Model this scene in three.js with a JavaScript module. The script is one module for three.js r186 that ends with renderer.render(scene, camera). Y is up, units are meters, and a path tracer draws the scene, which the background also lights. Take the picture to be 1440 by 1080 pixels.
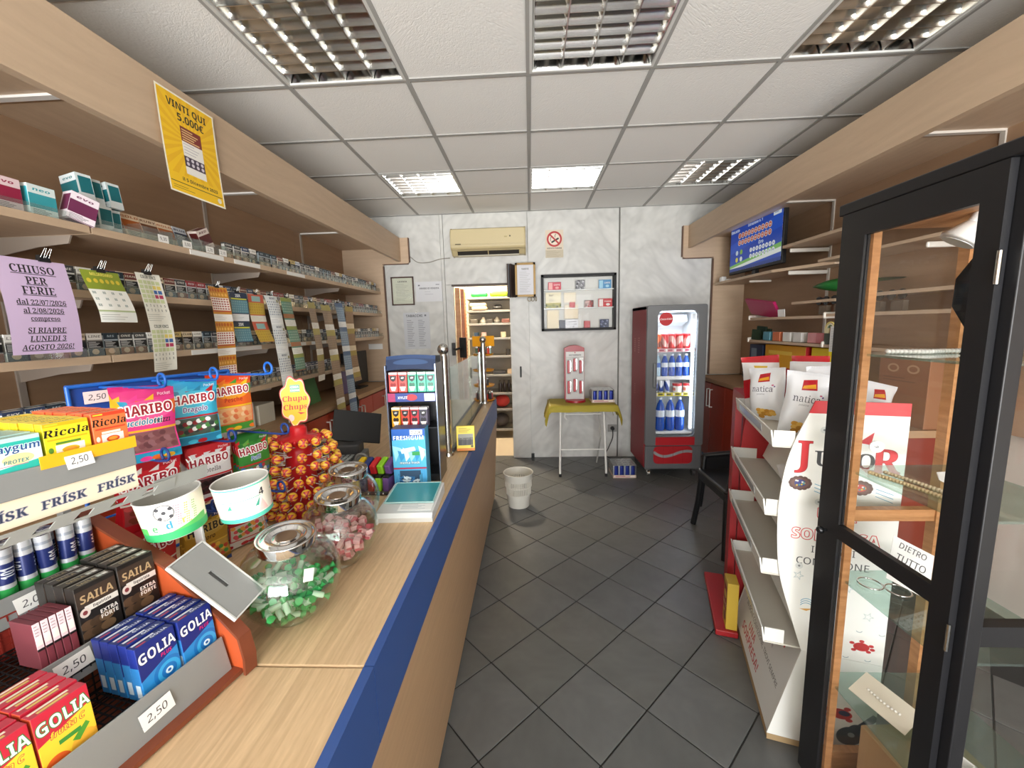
import * as THREE from 'three';
import { RoundedBoxGeometry } from 'three/addons/geometries/RoundedBoxGeometry.js';
import { mergeGeometries } from 'three/addons/utils/BufferGeometryUtils.js';
import { ImprovedNoise } from 'three/addons/math/ImprovedNoise.js';
import { RectAreaLightUniformsLib } from 'three/addons/lights/RectAreaLightUniformsLib.js';

// ---------- camera, sky, daylight, exposure ----------
const scene = new THREE.Scene();
const camera = new THREE.PerspectiveCamera(2 * Math.atan(540 / 574.466) * 180 / Math.PI, 1440 / 1080, 0.05, 60);
camera.rotation.order = 'YXZ';
camera.position.set(0, 1.5167, 0);
camera.rotation.set(-0.1405, 0.0473, -0.0264);
const renderer = new THREE.WebGLRenderer();
renderer.toneMapping = THREE.LinearToneMapping;
renderer.toneMappingExposure = 0.75;
renderer.shadowMap.enabled = true;
RectAreaLightUniformsLib.init();
scene.background = new THREE.Color(2.2, 2.35, 2.5);
const PI0 = Math.PI;
const daylight = new THREE.RectAreaLight(new THREE.Color(0.965, 0.985, 1), 15, 3.7, 2.35);   // the shop front: glazed door and windows behind the camera
daylight.position.set(0.1, 1.28, 4.32); daylight.rotation.set(0, 0, 0);
scene.add(daylight);
const addedCeilingFill = new THREE.RectAreaLight(new THREE.Color(1, 0.985, 0.965), 85, 4.2, 2.4);   // added upward light, standing for sunlit pavement, to brighten the ceiling
addedCeilingFill.position.set(0.1, 0.03, 5.85); addedCeilingFill.rotation.set(PI0 / 2, 0, 0);
scene.add(addedCeilingFill);

// ---------- helpers ----------
let seed = 7;
const rnd = () => { seed = (seed * 1664525 + 1013904223) >>> 0; return seed / 4294967296; };
const rr = (a, b) => a + (b - a) * rnd();
const V = (x, y, z) => new THREE.Vector3(x, y, z);
const PI = Math.PI, rad = (d) => d * PI / 180;
const noise = new ImprovedNoise();
const mcache = new Map();
function M(color, rough = 0.6, metal = 0, o = {}) {
  const k = JSON.stringify([color, rough, metal, Object.keys(o).length ? Object.entries(o).map(([a, b]) => [a, b && b.uuid ? b.uuid : b]) : 0]);
  if (!mcache.has(k)) mcache.set(k, new THREE.MeshPhysicalMaterial({ color, roughness: rough, metalness: metal, side: THREE.DoubleSide, ...o }));
  return mcache.get(k);
}
const tex = (w, h, draw, srgb = true) => {
  const c = document.createElement('canvas'); c.width = w; c.height = h;
  draw(c.getContext('2d'), w, h);
  const t = new THREE.CanvasTexture(c); if (srgb) t.colorSpace = THREE.SRGBColorSpace;
  t.magFilter = THREE.LinearFilter; t.wrapS = t.wrapT = THREE.RepeatWrapping; return t;
};
const atlases = [];   // small prints share large canvases
function atlasSlot(w, h) {
  for (const a of atlases) { for (const r of a.rows) if (r.h >= h && r.h < h * 1.35 + 8 && r.x + w + 4 <= 2048) { const q = [a, r.x + 2, r.y + 2]; r.x += w + 4; return q; } if (a.y + h + 4 <= 2048) { const r = { y: a.y, h, x: w + 4 }; a.rows.push(r); a.y += h + 4; return [a, 2, r.y + 2]; } }
  const c = document.createElement('canvas'); c.width = c.height = 2048; const t = new THREE.CanvasTexture(c); t.colorSpace = THREE.SRGBColorSpace; t.magFilter = THREE.LinearFilter; t.wrapS = t.wrapT = THREE.RepeatWrapping;
  atlases.push({ g: c.getContext('2d'), t, rows: [], y: 0 }); return atlasSlot(w, h);
}
const printed = (w, h, draw, rough = 0.5, o = {}) => {
  const [a, x, y] = atlasSlot(w, h), g = a.g; g.save(); g.beginPath(); g.rect(x - 1, y - 1, w + 2, h + 2); g.clip(); g.translate(x, y); draw(g, w, h); g.restore();
  const t = a.t.clone(); t.repeat.set((w - 1) / 2048, (h - 1) / 2048); t.offset.set((x + 0.5) / 2048, 1 - (y + h - 0.5) / 2048);
  return new THREE.MeshPhysicalMaterial({ map: t, roughness: rough, side: THREE.DoubleSide, ...o });
};
// text: size in px, o: f(ont) sk(ew) sx(stretch) al(ign) st(roke colour) lw rot
function tx(g, s, x, y, size, col, o = {}) {
  g.save(); g.translate(x, y); if (o.rot) g.rotate(o.rot); g.transform(o.sx || 1, 0, -(o.sk || 0), 1, 0, 0);
  g.font = (o.b === 0 ? '' : 'bold ') + size + 'px ' + (o.f || 'sans-serif'); g.textAlign = o.al || 'center'; g.textBaseline = 'middle';
  if (o.st) { g.lineWidth = o.lw || size / 5; g.strokeStyle = o.st; g.lineJoin = 'round'; g.strokeText(s, 0, 0); }
  g.fillStyle = col; g.fillText(s, 0, 0); g.restore();
}
const fr = (g, c, x, y, w, h) => { g.fillStyle = c; g.fillRect(x, y, w, h); };
const ci = (g, c, x, y, r, r2) => { g.fillStyle = c; g.beginPath(); g.ellipse(x, y, r, r2 || r, 0, 0, 7); g.fill(); };
const poly = (g, c, pts) => { g.fillStyle = c; g.beginPath(); pts.forEach(([x, y], i) => i ? g.lineTo(x, y) : g.moveTo(x, y)); g.closePath(); g.fill(); };
const scribble = (g, c, x, y, w, n, dy, lw = 1) => { g.strokeStyle = c; g.lineWidth = lw; for (let i = 0; i < n; i++) { g.beginPath(); g.moveTo(x, y + i * dy); g.lineTo(x + w * (0.6 + 0.4 * ((i * 37) % 10) / 10), y + i * dy); g.stroke(); } };
// geometry
const place = (g, x = 0, y = 0, z = 0, rx = 0, ry = 0, rz = 0) => { if (rx || ry || rz) g.applyMatrix4(new THREE.Matrix4().makeRotationFromEuler(new THREE.Euler(rx, ry, rz))); return g.translate(x, y, z); };
const bx = (w, h, d, x, y, z, rx, ry, rz) => place(new THREE.BoxGeometry(w, h, d), x, y, z, rx, ry, rz);
const rb = (w, h, d, r, x, y, z, rx, ry, rz) => place(new RoundedBoxGeometry(w, h, d, 2, Math.min(r, w / 2.01, h / 2.01, d / 2.01)), x, y, z, rx, ry, rz);
const span = (x0, x1, y0, y1, z0, z1) => bx(x1 - x0, y1 - y0, z1 - z0, (x0 + x1) / 2, (y0 + y1) / 2, (z0 + z1) / 2);
const cy = (r1, r2, h, x, y, z, s = 20, rx, ry, rz) => place(new THREE.CylinderGeometry(r1, r2, h, s), x, y, z, rx, ry, rz);
const sp = (r, x, y, z, s = 14, sy = 1) => { const g = new THREE.SphereGeometry(r, s, Math.max(6, s * 0.7 | 0)); g.scale(1, sy, 1); return place(g, x, y, z); };
const tube = (pts, r, seg = 24, rs = 8, closed = false) => new THREE.TubeGeometry(new THREE.CatmullRomCurve3(pts.map((p) => V(...p)), closed, 'centripetal'), seg, r, rs, closed);
const bars = (pts, r, rs = 8) => mg(pts.slice(1).map((p, i) => { const a = V(...pts[i]), b = V(...p), d = b.clone().sub(a); const g = new THREE.CylinderGeometry(r, r, d.length() + r * 0.6, rs); g.applyQuaternion(new THREE.Quaternion().setFromUnitVectors(V(0, 1, 0), d.clone().normalize())); const m = a.add(b).multiplyScalar(0.5); return g.translate(m.x, m.y, m.z); }));
const lathe = (pts, s = 32) => new THREE.LatheGeometry(pts.map(([x, y]) => new THREE.Vector2(x, y)), s);
const extr = (pts, depth, bevel = 0, o = {}) => { const s = !Array.isArray(pts) ? pts : new THREE.Shape(pts.map(([x, y]) => new THREE.Vector2(x, y))); return new THREE.ExtrudeGeometry(s, { depth, bevelEnabled: bevel > 0, bevelSize: bevel, bevelThickness: bevel, bevelSegments: 2, curveSegments: 20, ...o }); };
const mg = (list) => mergeGeometries(list.map((g) => { const n = g.index ? g.toNonIndexed() : g; for (const k of Object.keys(n.attributes)) if (!['position', 'normal', 'uv'].includes(k)) n.deleteAttribute(k); n.clearGroups?.(); return n; }));
function metric(g, s = 1, ox = 0) {   // uv in metres, u along the longest run of the wood
  const p = g.attributes.position, n = g.attributes.normal, uv = new Float32Array(p.count * 2);
  for (let i = 0; i < p.count; i++) {
    const ax = Math.abs(n.getX(i)), ay = Math.abs(n.getY(i)), az = Math.abs(n.getZ(i)), x = p.getX(i), y = p.getY(i), z = p.getZ(i);
    const [u, v] = ay > ax && ay > az ? [z, x] : ax > az ? [z, y] : [x, y];
    uv[2 * i] = u * s + ox; uv[2 * i + 1] = v * s + ox * 0.7;
  }
  g.setAttribute('uv', new THREE.BufferAttribute(uv, 2)); return g;
}
function grid(nu, nv, f, closedBack) {   // parametric sheet with uv
  const P = [], U = [], I = [];
  for (let j = 0; j <= nv; j++) for (let i = 0; i <= nu; i++) { P.push(...f(i / nu, j / nv)); U.push(i / nu, j / nv); }
  for (let j = 0; j < nv; j++) for (let i = 0; i < nu; i++) { const a = j * (nu + 1) + i, b = a + 1, c = a + nu + 1, d = c + 1; I.push(a, b, d, a, d, c); }
  const g = new THREE.BufferGeometry(); g.setAttribute('position', new THREE.Float32BufferAttribute(P, 3)); g.setAttribute('uv', new THREE.Float32BufferAttribute(U, 2)); g.setIndex(I); g.computeVertexNormals(); return g;
}
function bag(w, h, t, k = 1) {   // pillow bag with crimped ends, front towards +z, base at y = 0
  const f = (s) => (u, v) => {
    const e = Math.min(1, Math.min(v, 1 - v) / 0.07) , q = Math.max(0, Math.min(1, (Math.min(v, 1 - v) - 0.05) / 0.3));
    const bul = Math.pow(1 - Math.pow(Math.abs(2 * u - 1), 2.6), 0.6) * Math.sqrt(q) * (0.9 + 0.25 * (1 - v));
    const wr = 0.10 * noise.noise(u * 5 + k * 3.1, v * 6 + k, s * 2) * q + 0.03 * Math.sin(u * 26 + k) * (1 - q);
    const pinch = 1 - 0.07 * Math.sin(PI * v);
    return [(u - 0.5) * w * pinch + 0.012 * w * Math.sin(v * 9 + k), v * h, s * t / 2 * (bul + wr * 0.9) + 0.004 * e * noise.noise(u * 3, v * 3, k)];
  };
  return mg([grid(12, 14, f(1)), (() => { const g = grid(12, 14, f(-1)); g.index.array.reverse?.(); g.computeVertexNormals(); return g; })()]);
}
const names = new Map();
const numbered = (n) => { const k = names.get(n) || 0; names.set(n, k + 1); return k ? n + '_' + String(k).padStart(3, '0') : n; };
const sh = (o) => { o.traverse((m) => { m.castShadow = m.receiveShadow = true; }); return o; };
function thing(name, label, category, [x, y, z] = [0, 0, 0], ry = 0, group) {
  const o = new THREE.Group(); o.name = numbered(name); o.position.set(x, y, z); o.rotation.y = ry; o.userData = { label, category }; if (group) o.userData.group = group; scene.add(o); return o;
}
function part(parent, name, geo, mat, pos, rot, label) {
  const m = new THREE.Mesh(geo, mat); m.name = name; if (pos) m.position.set(...pos); if (rot) m.rotation.set(...rot); m.castShadow = m.receiveShadow = true; if (label) m.userData.label = label; parent.add(m); return m;
}
function solo(name, label, category, geo, mat, pos, rot, group) {
  const m = part(scene, numbered(name), geo, mat, pos, rot); m.userData = { label, category }; if (group) m.userData.group = group; return m;
}
function struct(name, geo, mat, label) {
  const m = geo ? part(scene, numbered(name), geo, mat) : new THREE.Group(); if (!geo) { m.name = numbered(name); scene.add(m); } m.userData = { kind: 'structure' }; if (label) m.userData.label = label; return m;
}
function copyOf(o, pos, ry, label, group) {
  const c = o.clone(); c.name = numbered(o.name.replace(/_\d{3}$/, '')); c.userData = { ...o.userData }; if (label) c.userData.label = label; if (group) c.userData.group = group;
  if (pos) c.position.set(...pos); if (ry !== undefined) c.rotation.y = ry; scene.add(c); return c;
}

// ---------- surface textures ----------
const noiseTex = (w, h, f, srgb = true) => { const d = new Uint8Array(w * h * 4); for (let y = 0; y < h; y++) for (let x = 0; x < w; x++) { const c = f(x / w, y / h); for (let k = 0; k < 3; k++) d[(y * w + x) * 4 + k] = Math.max(0, Math.min(255, c[k])); d[(y * w + x) * 4 + 3] = 255; } const t = new THREE.DataTexture(d, w, h); if (srgb) t.colorSpace = THREE.SRGBColorSpace; t.magFilter = THREE.LinearFilter; t.wrapS = t.wrapT = THREE.RepeatWrapping; t.needsUpdate = true; return t; };
const loop = (u, v, fu, fv, s) => { const a = u * 2 * PI, b = v * 2 * PI; return noise.noise(Math.cos(a) * fu + s, Math.sin(a) * fu + Math.cos(b) * fv, Math.sin(b) * fv + s * 2); };
const woodT = (base, amp, fv, sd) => noiseTex(512, 256, (u, v) => { const n = loop(u, v, 0.5, fv, sd) + 0.5 * loop(u, v, 1.4, fv * 2.3, sd + 4) + 0.35 * loop(u, v, 6, fv * 4, sd + 9), k = n * amp; return [base[0] + k, base[1] + k, base[2] + k * 0.9]; });
const laminateT = woodT([194, 169, 142], 6, 5, 1), oakT = woodT([202, 172, 134], 17, 16, 3), pineT = woodT([176, 124, 78], 18, 6, 5);
const laminate = M('#ffffff', 0.5, 0, { map: laminateT }), oak = M('#ffffff', 0.42, 0, { map: oakT }), pine = M('#ffffff', 0.45, 0, { map: pineT });
const marbleT = noiseTex(512, 512, (u, v) => { const a = loop(u, v, 1.1, 1.1, 2), b = loop(u, v, 2.6, 2.6, 7), c = loop(u, v, 6, 6, 11); const vein = Math.pow(1 - Math.min(1, Math.abs(a + 0.5 * b) * 2.2), 3); const k = 207 + b * 12 + c * 8 - vein * 8; return [k, k * 0.997, k * 0.975]; });
const marble = M('#ffffff', 0.42, 0, { map: marbleT });
const tileT = noiseTex(256, 256, (u, v) => { const k = 97 + 6 * loop(u, v, 1.5, 1.5, 3) + 3 * loop(u, v, 4, 4, 6); return [k, k * 1.01, k * 1.0]; });
const tileR = noiseTex(256, 256, (u, v) => { const k = 118 + 16 * loop(u, v, 1.5, 1.5, 8) + 6 * loop(u, v, 4, 4, 5); return [k, k, k]; }, false);
const ceilB = noiseTex(512, 512, (u, v) => { const a = loop(u, v, 14, 14, 3), b = loop(u, v, 30, 30, 8); const k = 150 + (a > 0.2 ? -70 * (a - 0.2) : 0) + b * 30; return [k, k, k]; }, false);
const ceilMat = M('#efeeea', 0.9, 0, { bumpMap: ceilB, bumpScale: 0.004 });
const black = M('#121213', 0.5), white = M('#e9e8e4', 0.5), steel = M('#c9c9c6', 0.22, 1), chrome = M('#e2e2e2', 0.08, 1), darkGrey = M('#3a3a3c', 0.5), grey = M('#8c8d8c', 0.5), red = M('#b3201f', 0.45);
const paneGlass = M('#ffffff', 0.02, 0, { transmission: 1, thickness: 0, ior: 1.45 });
const caseGlass = M('#ffffff', 0.02, 0, { transmission: 1, thickness: 0, ior: 1.12 });
const clear = M('#f2f6f4', 0.08, 0, { transmission: 0.96, thickness: 0, ior: 1.45 });
const cabRed = M('#a8381f', 0.35), plinthBlue = M('#2c437c', 0.45);

// ---------- the room ----------
const CE = 2.7344, ZB = -4.6;
{
  const fl = struct('floor', span(-2.2, 2.5, -0.12, -0.004, -6.3, 4.5), M('#2b2b2a', 0.9), 'dark grey tiled floor laid on the diagonal');
  const S = 0.3026, ph = 0.7981, u = V(Math.sin(ph), 0, -Math.cos(ph)), v = V(Math.cos(ph), 0, Math.sin(ph));
  const tg = metric(rb(S - 0.006, 0.012, S - 0.006, 0.002, 0, -0.006, 0), 1);
  const tm = [0, 1, 2, 3, 4].map((k) => { const t = tileT.clone(), r = tileR.clone(); t.repeat.set(1.3, 1.3); t.offset.set(k * 0.23, k * 0.37); r.repeat.set(1.1, 1.1); r.offset.set(k * 0.31, k * 0.17); return M(['#ffffff', '#f2f2f4', '#f7f6f2', '#ececec', '#fbf8f2'][k], 0.8, 0, { map: t, roughnessMap: r }); });
  let n = 0;
  for (let m = -9; m < 16; m++) for (let k = -16; k < 12; k++) {
    const x = 0.0039 + S * ((m + 0.5) * u.x + (k + 0.5) * v.x), z = -1.4448 + S * ((m + 0.5) * u.z + (k + 0.5) * v.z);
    if (x < -0.62 || x > 2.0 || z < -4.75 || z > -0.2) continue;
    part(fl, 'tile', tg, tm[(m * 7 + k * 3 + 100) % 5], [x, rr(-0.0006, 0.0006), z], [0, -(ph - PI / 2) , 0]); n++;
  }
}
{
  const ce = struct('ceiling', span(-2.2, 2.5, CE + 0.14, CE + 0.24, -6.3, 4.5), M('#b9b8b4', 0.9), 'suspended ceiling of white mineral tiles in a grid');
  const x0 = -1.1825, z0 = -2.1848;
  const tg = metric(rb(0.588, 0.018, 0.588, 0.004, 0, 0.011, 0), 1);
  for (let i = -2; i < 7; i++) for (let j = -11; j < 5; j++) {
    const x = x0 + (i + 0.5) * 0.6, z = z0 - (j + 0.5) * 0.6;
    if (([0, 2, 4].includes(i)) && (j === -1 || j === 2)) continue;
    if (j === 4) { part(ce, 'ceiling_tile', metric(span(x - 0.294, x + 0.294, CE + 0.002, CE + 0.02, ZB, z + 0.294)), ceilMat); continue; }
    part(ce, 'ceiling_tile', tg, ceilMat, [x, CE, z], [0, ((i * 3 + j) % 4) * PI / 2, 0]);
  }
  const bar = M('#a3a29e', 0.6);
  for (let i = -2; i < 8; i++) part(ce, 'grid_bar', span(-0.012, 0.012, -0.004, 0.004, ZB, 4.4), bar, [x0 + i * 0.6, CE, 0]);
  for (let j = -11; j < 5; j++) part(ce, 'grid_bar', span(-2.1, 2.4, -0.0035, 0.0045, -0.012, 0.012), bar, [0, CE, z0 - j * 0.6]);
}
struct('wall_left', span(-2.2, -2.1, -0.1, CE + 0.2, -6.2, 4.5), M('#c9c4b8', 0.85));
struct('wall_right', span(2.36, 2.46, -0.1, CE + 0.2, -6.2, 4.5), M('#c9c4b8', 0.85));
{
  const w = struct('wall_back', null, null, 'pale grey marbled panel wall with a doorway to the store room');
  const pn = (x0, x1, y0, y1, z = 0) => part(w, 'panel', metric(span(x0, x1, y0, y1, ZB - 0.05, ZB + z), 0.55, x0 * 1.7), marble);
  const cv = M('#a9a79f', 0.8);
  pn(-2.1, -0.965, 0, CE + 0.1); pn(-0.961, -0.93, 0, CE + 0.1, 0.006); pn(-0.926, -0.84, 0, 1.985); pn(-0.926, -0.012, 1.989, CE + 0.1);
  pn(-0.008, 0.968, 0, CE + 0.1); pn(0.982, 2.36, 0, CE + 0.1, 0.012);
  part(w, 'joint_strip', span(0.967, 0.983, 0, CE + 0.1, ZB - 0.06, ZB - 0.012), M('#6d6b66', 0.6));
  part(w, 'wall_core', mg([span(-2.1, -0.86, 0, CE + 0.1, ZB - 0.12, ZB - 0.052), span(-0.16, 2.36, 0, CE + 0.1, ZB - 0.12, ZB - 0.062), span(-0.86, -0.16, 2.03, CE + 0.1, ZB - 0.12, ZB - 0.062)]), cv);
  part(w, 'lintel', span(-0.86, -0.2, 1.968, 1.99, ZB - 0.06, ZB + 0.004), M('#4a3b30', 0.5));
  const d = struct('door_1', metric(rb(0.21, 1.965, 0.03, 0.003, -0.113, 0.985, ZB + 0.012), 0.55, 3), marble, 'marbled sliding door leaf beside the doorway');
  part(d, 'handle', rb(0.02, 0.125, 0.014, 0.006, -0.113, 1.005, ZB + 0.03), black);
  part(d, 'floor_guide', bx(0.035, 0.045, 0.03, 0.005, 0.03, ZB + 0.03), black);
}
{
  const f = struct('wall_front', mg([span(-2.2, -1.9, 0, CE + 0.1, 4.4, 4.55), span(2.05, 2.46, 0, CE + 0.1, 4.4, 4.55), span(-1.9, 2.05, 2.5, CE + 0.1, 4.4, 4.55)]), M('#c9c4b8', 0.85));
  const w = struct('window_1', mg([span(-1.9, 2.05, 0, 0.07, 4.42, 4.5), span(-1.9, 2.05, 2.42, 2.5, 4.42, 4.5), ...[-1.9, -0.55, 0.55, 1.98].map((x) => span(x, x + 0.07, 0.07, 2.42, 4.42, 4.5))]), M('#55575a', 0.4, 0.6), 'aluminium shop front');
  for (const [a, b] of [[-1.83, -0.55], [-0.48, 0.55], [0.62, 1.98]]) part(w, 'pane', span(a, b, 0.07, 2.42, 4.455, 4.461), paneGlass);
}
struct('pavement', span(-3, 3.2, -0.1, 0, 4.56, 8), M('#b5ada0', 0.85), 'pale pavement outside the shop front');
// store room behind the doorway
struct('wall_store', mg([span(-1.3, 0.4, 0, CE, -6.2, -6.1), span(-1.4, -1.3, 0, CE, -6.2, ZB - 0.06), span(0.4, 0.5, 0, CE, -6.2, ZB - 0.06)]), M('#d8d0c0', 0.85));
struct('floor_store', span(-1.3, 0.4, -0.004, 0.003, -6.1, ZB - 0.06), M('#b8ab96', 0.5));
struct('ceiling_store', span(-1.4, 0.5, CE - 0.05, CE, -6.2, ZB - 0.12), M('#dedad2', 0.9));
{
  const l = thing('store_lamp', 'round ceiling lamp of the store room', 'lamp', [-0.72, CE - 0.06, -5.2]);
  part(l, 'shade', lathe([[0, -0.07], [0.09, -0.06], [0.14, -0.03], [0.15, 0]], 24), M('#fff2dd', 0.6, 0, { emissive: '#ffe6bf', emissiveIntensity: 2 }));
  const p = new THREE.PointLight(new THREE.Color(1, 0.86, 0.66), 26, 0, 2); p.position.set(-0.72, CE - 0.2, -5.2); p.castShadow = true; p.shadow.radius = 5; scene.add(p);
}

// ---------- ceiling lights ----------
{
  const alu = M('#e6e6e4', 0.16, 1), frame = M('#d3d3cf', 0.4);
  const t = thing('ceiling_light', 'recessed louvre ceiling light near the yellow winner poster', 'ceiling light', [0, CE, 0], 0, 'recessed louvre lights in the suspended ceiling');
  part(t, 'housing', mg([span(-0.29, 0.29, 0.115, 0.12, -0.29, 0.29), span(-0.29, -0.284, 0, 0.12, -0.29, 0.29), span(0.284, 0.29, 0, 0.12, -0.29, 0.29), span(-0.284, 0.284, 0, 0.12, -0.29, -0.284), span(-0.284, 0.284, 0, 0.12, 0.284, 0.29)]), alu);
  part(t, 'frame', mg([span(-0.296, -0.283, -0.005, 0.004, -0.296, 0.296), span(0.283, 0.296, -0.005, 0.004, -0.296, 0.296), span(-0.283, 0.283, -0.005, 0.004, -0.296, -0.283), span(-0.283, 0.283, -0.005, 0.004, 0.283, 0.296)]), frame);
  for (let i = 0; i < 4; i++) part(t, 'tube_lamp', cy(0.013, 0.013, 0.54, 0, 0, 0, 12, PI / 2), M('#f3f3ee', 0.35), [-0.2085 + i * 0.139, 0.085, 0]);
  const long = (() => { const s = new THREE.Shape(); s.moveTo(-0.003, 0); s.quadraticCurveTo(-0.006, 0.03, -0.026, 0.052); s.lineTo(0.026, 0.052); s.quadraticCurveTo(0.006, 0.03, 0.003, 0); return place(extr(s, 0.556), 0, 0.002, -0.278); })();
  for (let i = 0; i < 5; i++) part(t, 'reflector_blade', long, alu, [-0.278 + i * 0.139, 0, 0]);
  const cross = (() => { const s = new THREE.Shape(); s.moveTo(-0.0015, 0); s.quadraticCurveTo(-0.005, 0.02, -0.018, 0.044); s.lineTo(0.018, 0.044); s.quadraticCurveTo(0.005, 0.02, 0.0015, 0); return place(extr(s, 0.13), 0, 0, -0.065, 0, PI / 2); })().translate(0.065, 0.003, 0);
  const xg = cross.clone(); xg.computeBoundingBox(); const bb = xg.boundingBox; xg.translate(-(bb.min.x + bb.max.x) / 2, 0, -(bb.min.z + bb.max.z) / 2);
  for (let i = 0; i < 4; i++) for (let j = 1; j < 8; j++) part(t, 'cross_blade', xg, alu, [-0.2085 + i * 0.139, 0, -0.278 + j * 0.0695]);
  const L = [[-0.8825, -1.8848], [0.3175, -1.8848, 'recessed louvre ceiling light over the counter front, near the middle of the shop'], [1.5175, -1.8848, 'recessed louvre ceiling light above the black glass cabinet'], [-0.8825, -3.6848, 'small-looking far louvre light ahead of the air conditioner'], [0.3175, -3.6848, 'louvre light in front of the no-smoking sign'], [1.5175, -3.6848, 'louvre light above the screen and the drinks fridge']];
  L.forEach(([x, z, lab], i) => i ? copyOf(t, [x, CE, z], 0, lab) : t.position.set(x, CE, z));
}

// ---------- wall shelving ----------
const shelfY = [1.93, 1.69, 1.445, 1.2];
{
  const s = thing('wall_shelving', 'long tan wood-effect tobacco shelving with deep fascia on the side behind the counter', 'shelving', [-2.04, 0, -1.9]);
  const P = (n, g, m, l) => part(s, n, g.translate(2.04, 0, 1.9), m, null, null, l);
  const w = (a) => metric(span(...a), 1.1, a[2]);
  for (const [a, b] of [[-4.56, -3.62], [-3.615, -2.62], [-2.615, -1.55], [-1.545, 0.9]]) P('back_panel', w([-2.06, -2.04, 0.94, 2.385, a, b]), M('#d2c4b8', 0.55, 0, { map: laminateT }));  // same laminate as the fascia, tinted darker to paint in the recess shade
  P('soffit', w([-2.04, -1.43, 2.385, 2.4, -4.56, 0.9]), laminate);
  P('fascia', w([-1.43, -1.394, 2.245, 2.495, -4.545, 0.9]), laminate);
  P('fascia_top', w([-2.04, -1.43, 2.4, 2.415, -4.56, 0.9]), laminate);
  const ep = new THREE.Shape(); ep.moveTo(-2.06, 0.94); ep.lineTo(-1.6, 0.94); ep.lineTo(-1.6, 2.19); ep.quadraticCurveTo(-1.6, 2.225, -1.565, 2.225); ep.lineTo(-1.335, 2.225); ep.quadraticCurveTo(-1.305, 2.225, -1.305, 2.255); ep.lineTo(-1.305, 2.495); ep.lineTo(-2.06, 2.495); ep.closePath();
  P('end_panel', metric(extr(ep, 0.035).translate(0, 0, -4.58), 1.1), laminate);
  P('edge_band', mg([[-1.598, 0.94, -1.592, 2.2], [-1.6, 2.219, -1.32, 2.225], [-1.307, 2.24, -1.3, 2.495]].map(([a, b, c, d]) => span(a, c, b, d, -4.584, -4.543))), M('#6b4a36', 0.5));
  const joints = [-4.545, -3.72, -2.62, -1.53, 0.9];
  shelfY.forEach((y, k) => { for (let i = 0; i < 4; i++) { if (k === 3 && i === 0) continue; const b = P('shelf', w([-2.04, -1.64, y - 0.028, y, joints[i] + 0.004, joints[i + 1] - 0.004]), laminate);
    part(b, 'clear_lip', span(-1.646, -1.642, y, y + 0.034, joints[i] + 0.02, joints[i + 1] - 0.02).translate(2.04, 0, 1.9), clear);
    if (k === 0 || k === 2) for (let j = 0; j < 3; j++) { const z = joints[i] + 0.12 + j * 0.3 + (k ? 0.07 : 0); if (z > -3.3 && z < -1.9) part(b, 'price_strip', span(-1.639, -1.637, y - 0.026, y - 0.003, z, z + 0.22).translate(2.04, 0, 1.9), white); } } });
  for (const z of [-3.72, -2.62, -1.53]) { P('upright_rail', span(-2.04, -2.032, 0.95, 2.38, z - 0.012, z + 0.012), M('#b5aca2', 0.4, 0.4)); P('soffit_rail', span(-2.03, -1.44, 2.376, 2.386, z - 0.014, z + 0.014), white);
    shelfY.forEach((y, k) => P('bracket', place(extr([[-2.032, y - 0.03], [-1.72, y - 0.03], [-1.735, y - 0.06], [-1.86, y - 0.07], [-2.032, y - 0.1]], 0.006), 0, 0, z - 0.003), M('#a3968a', 0.5, 0.2))); }
  s.userData.label = 'long tan wood-effect tobacco shelving with deep fascia behind the counter';
}
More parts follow.
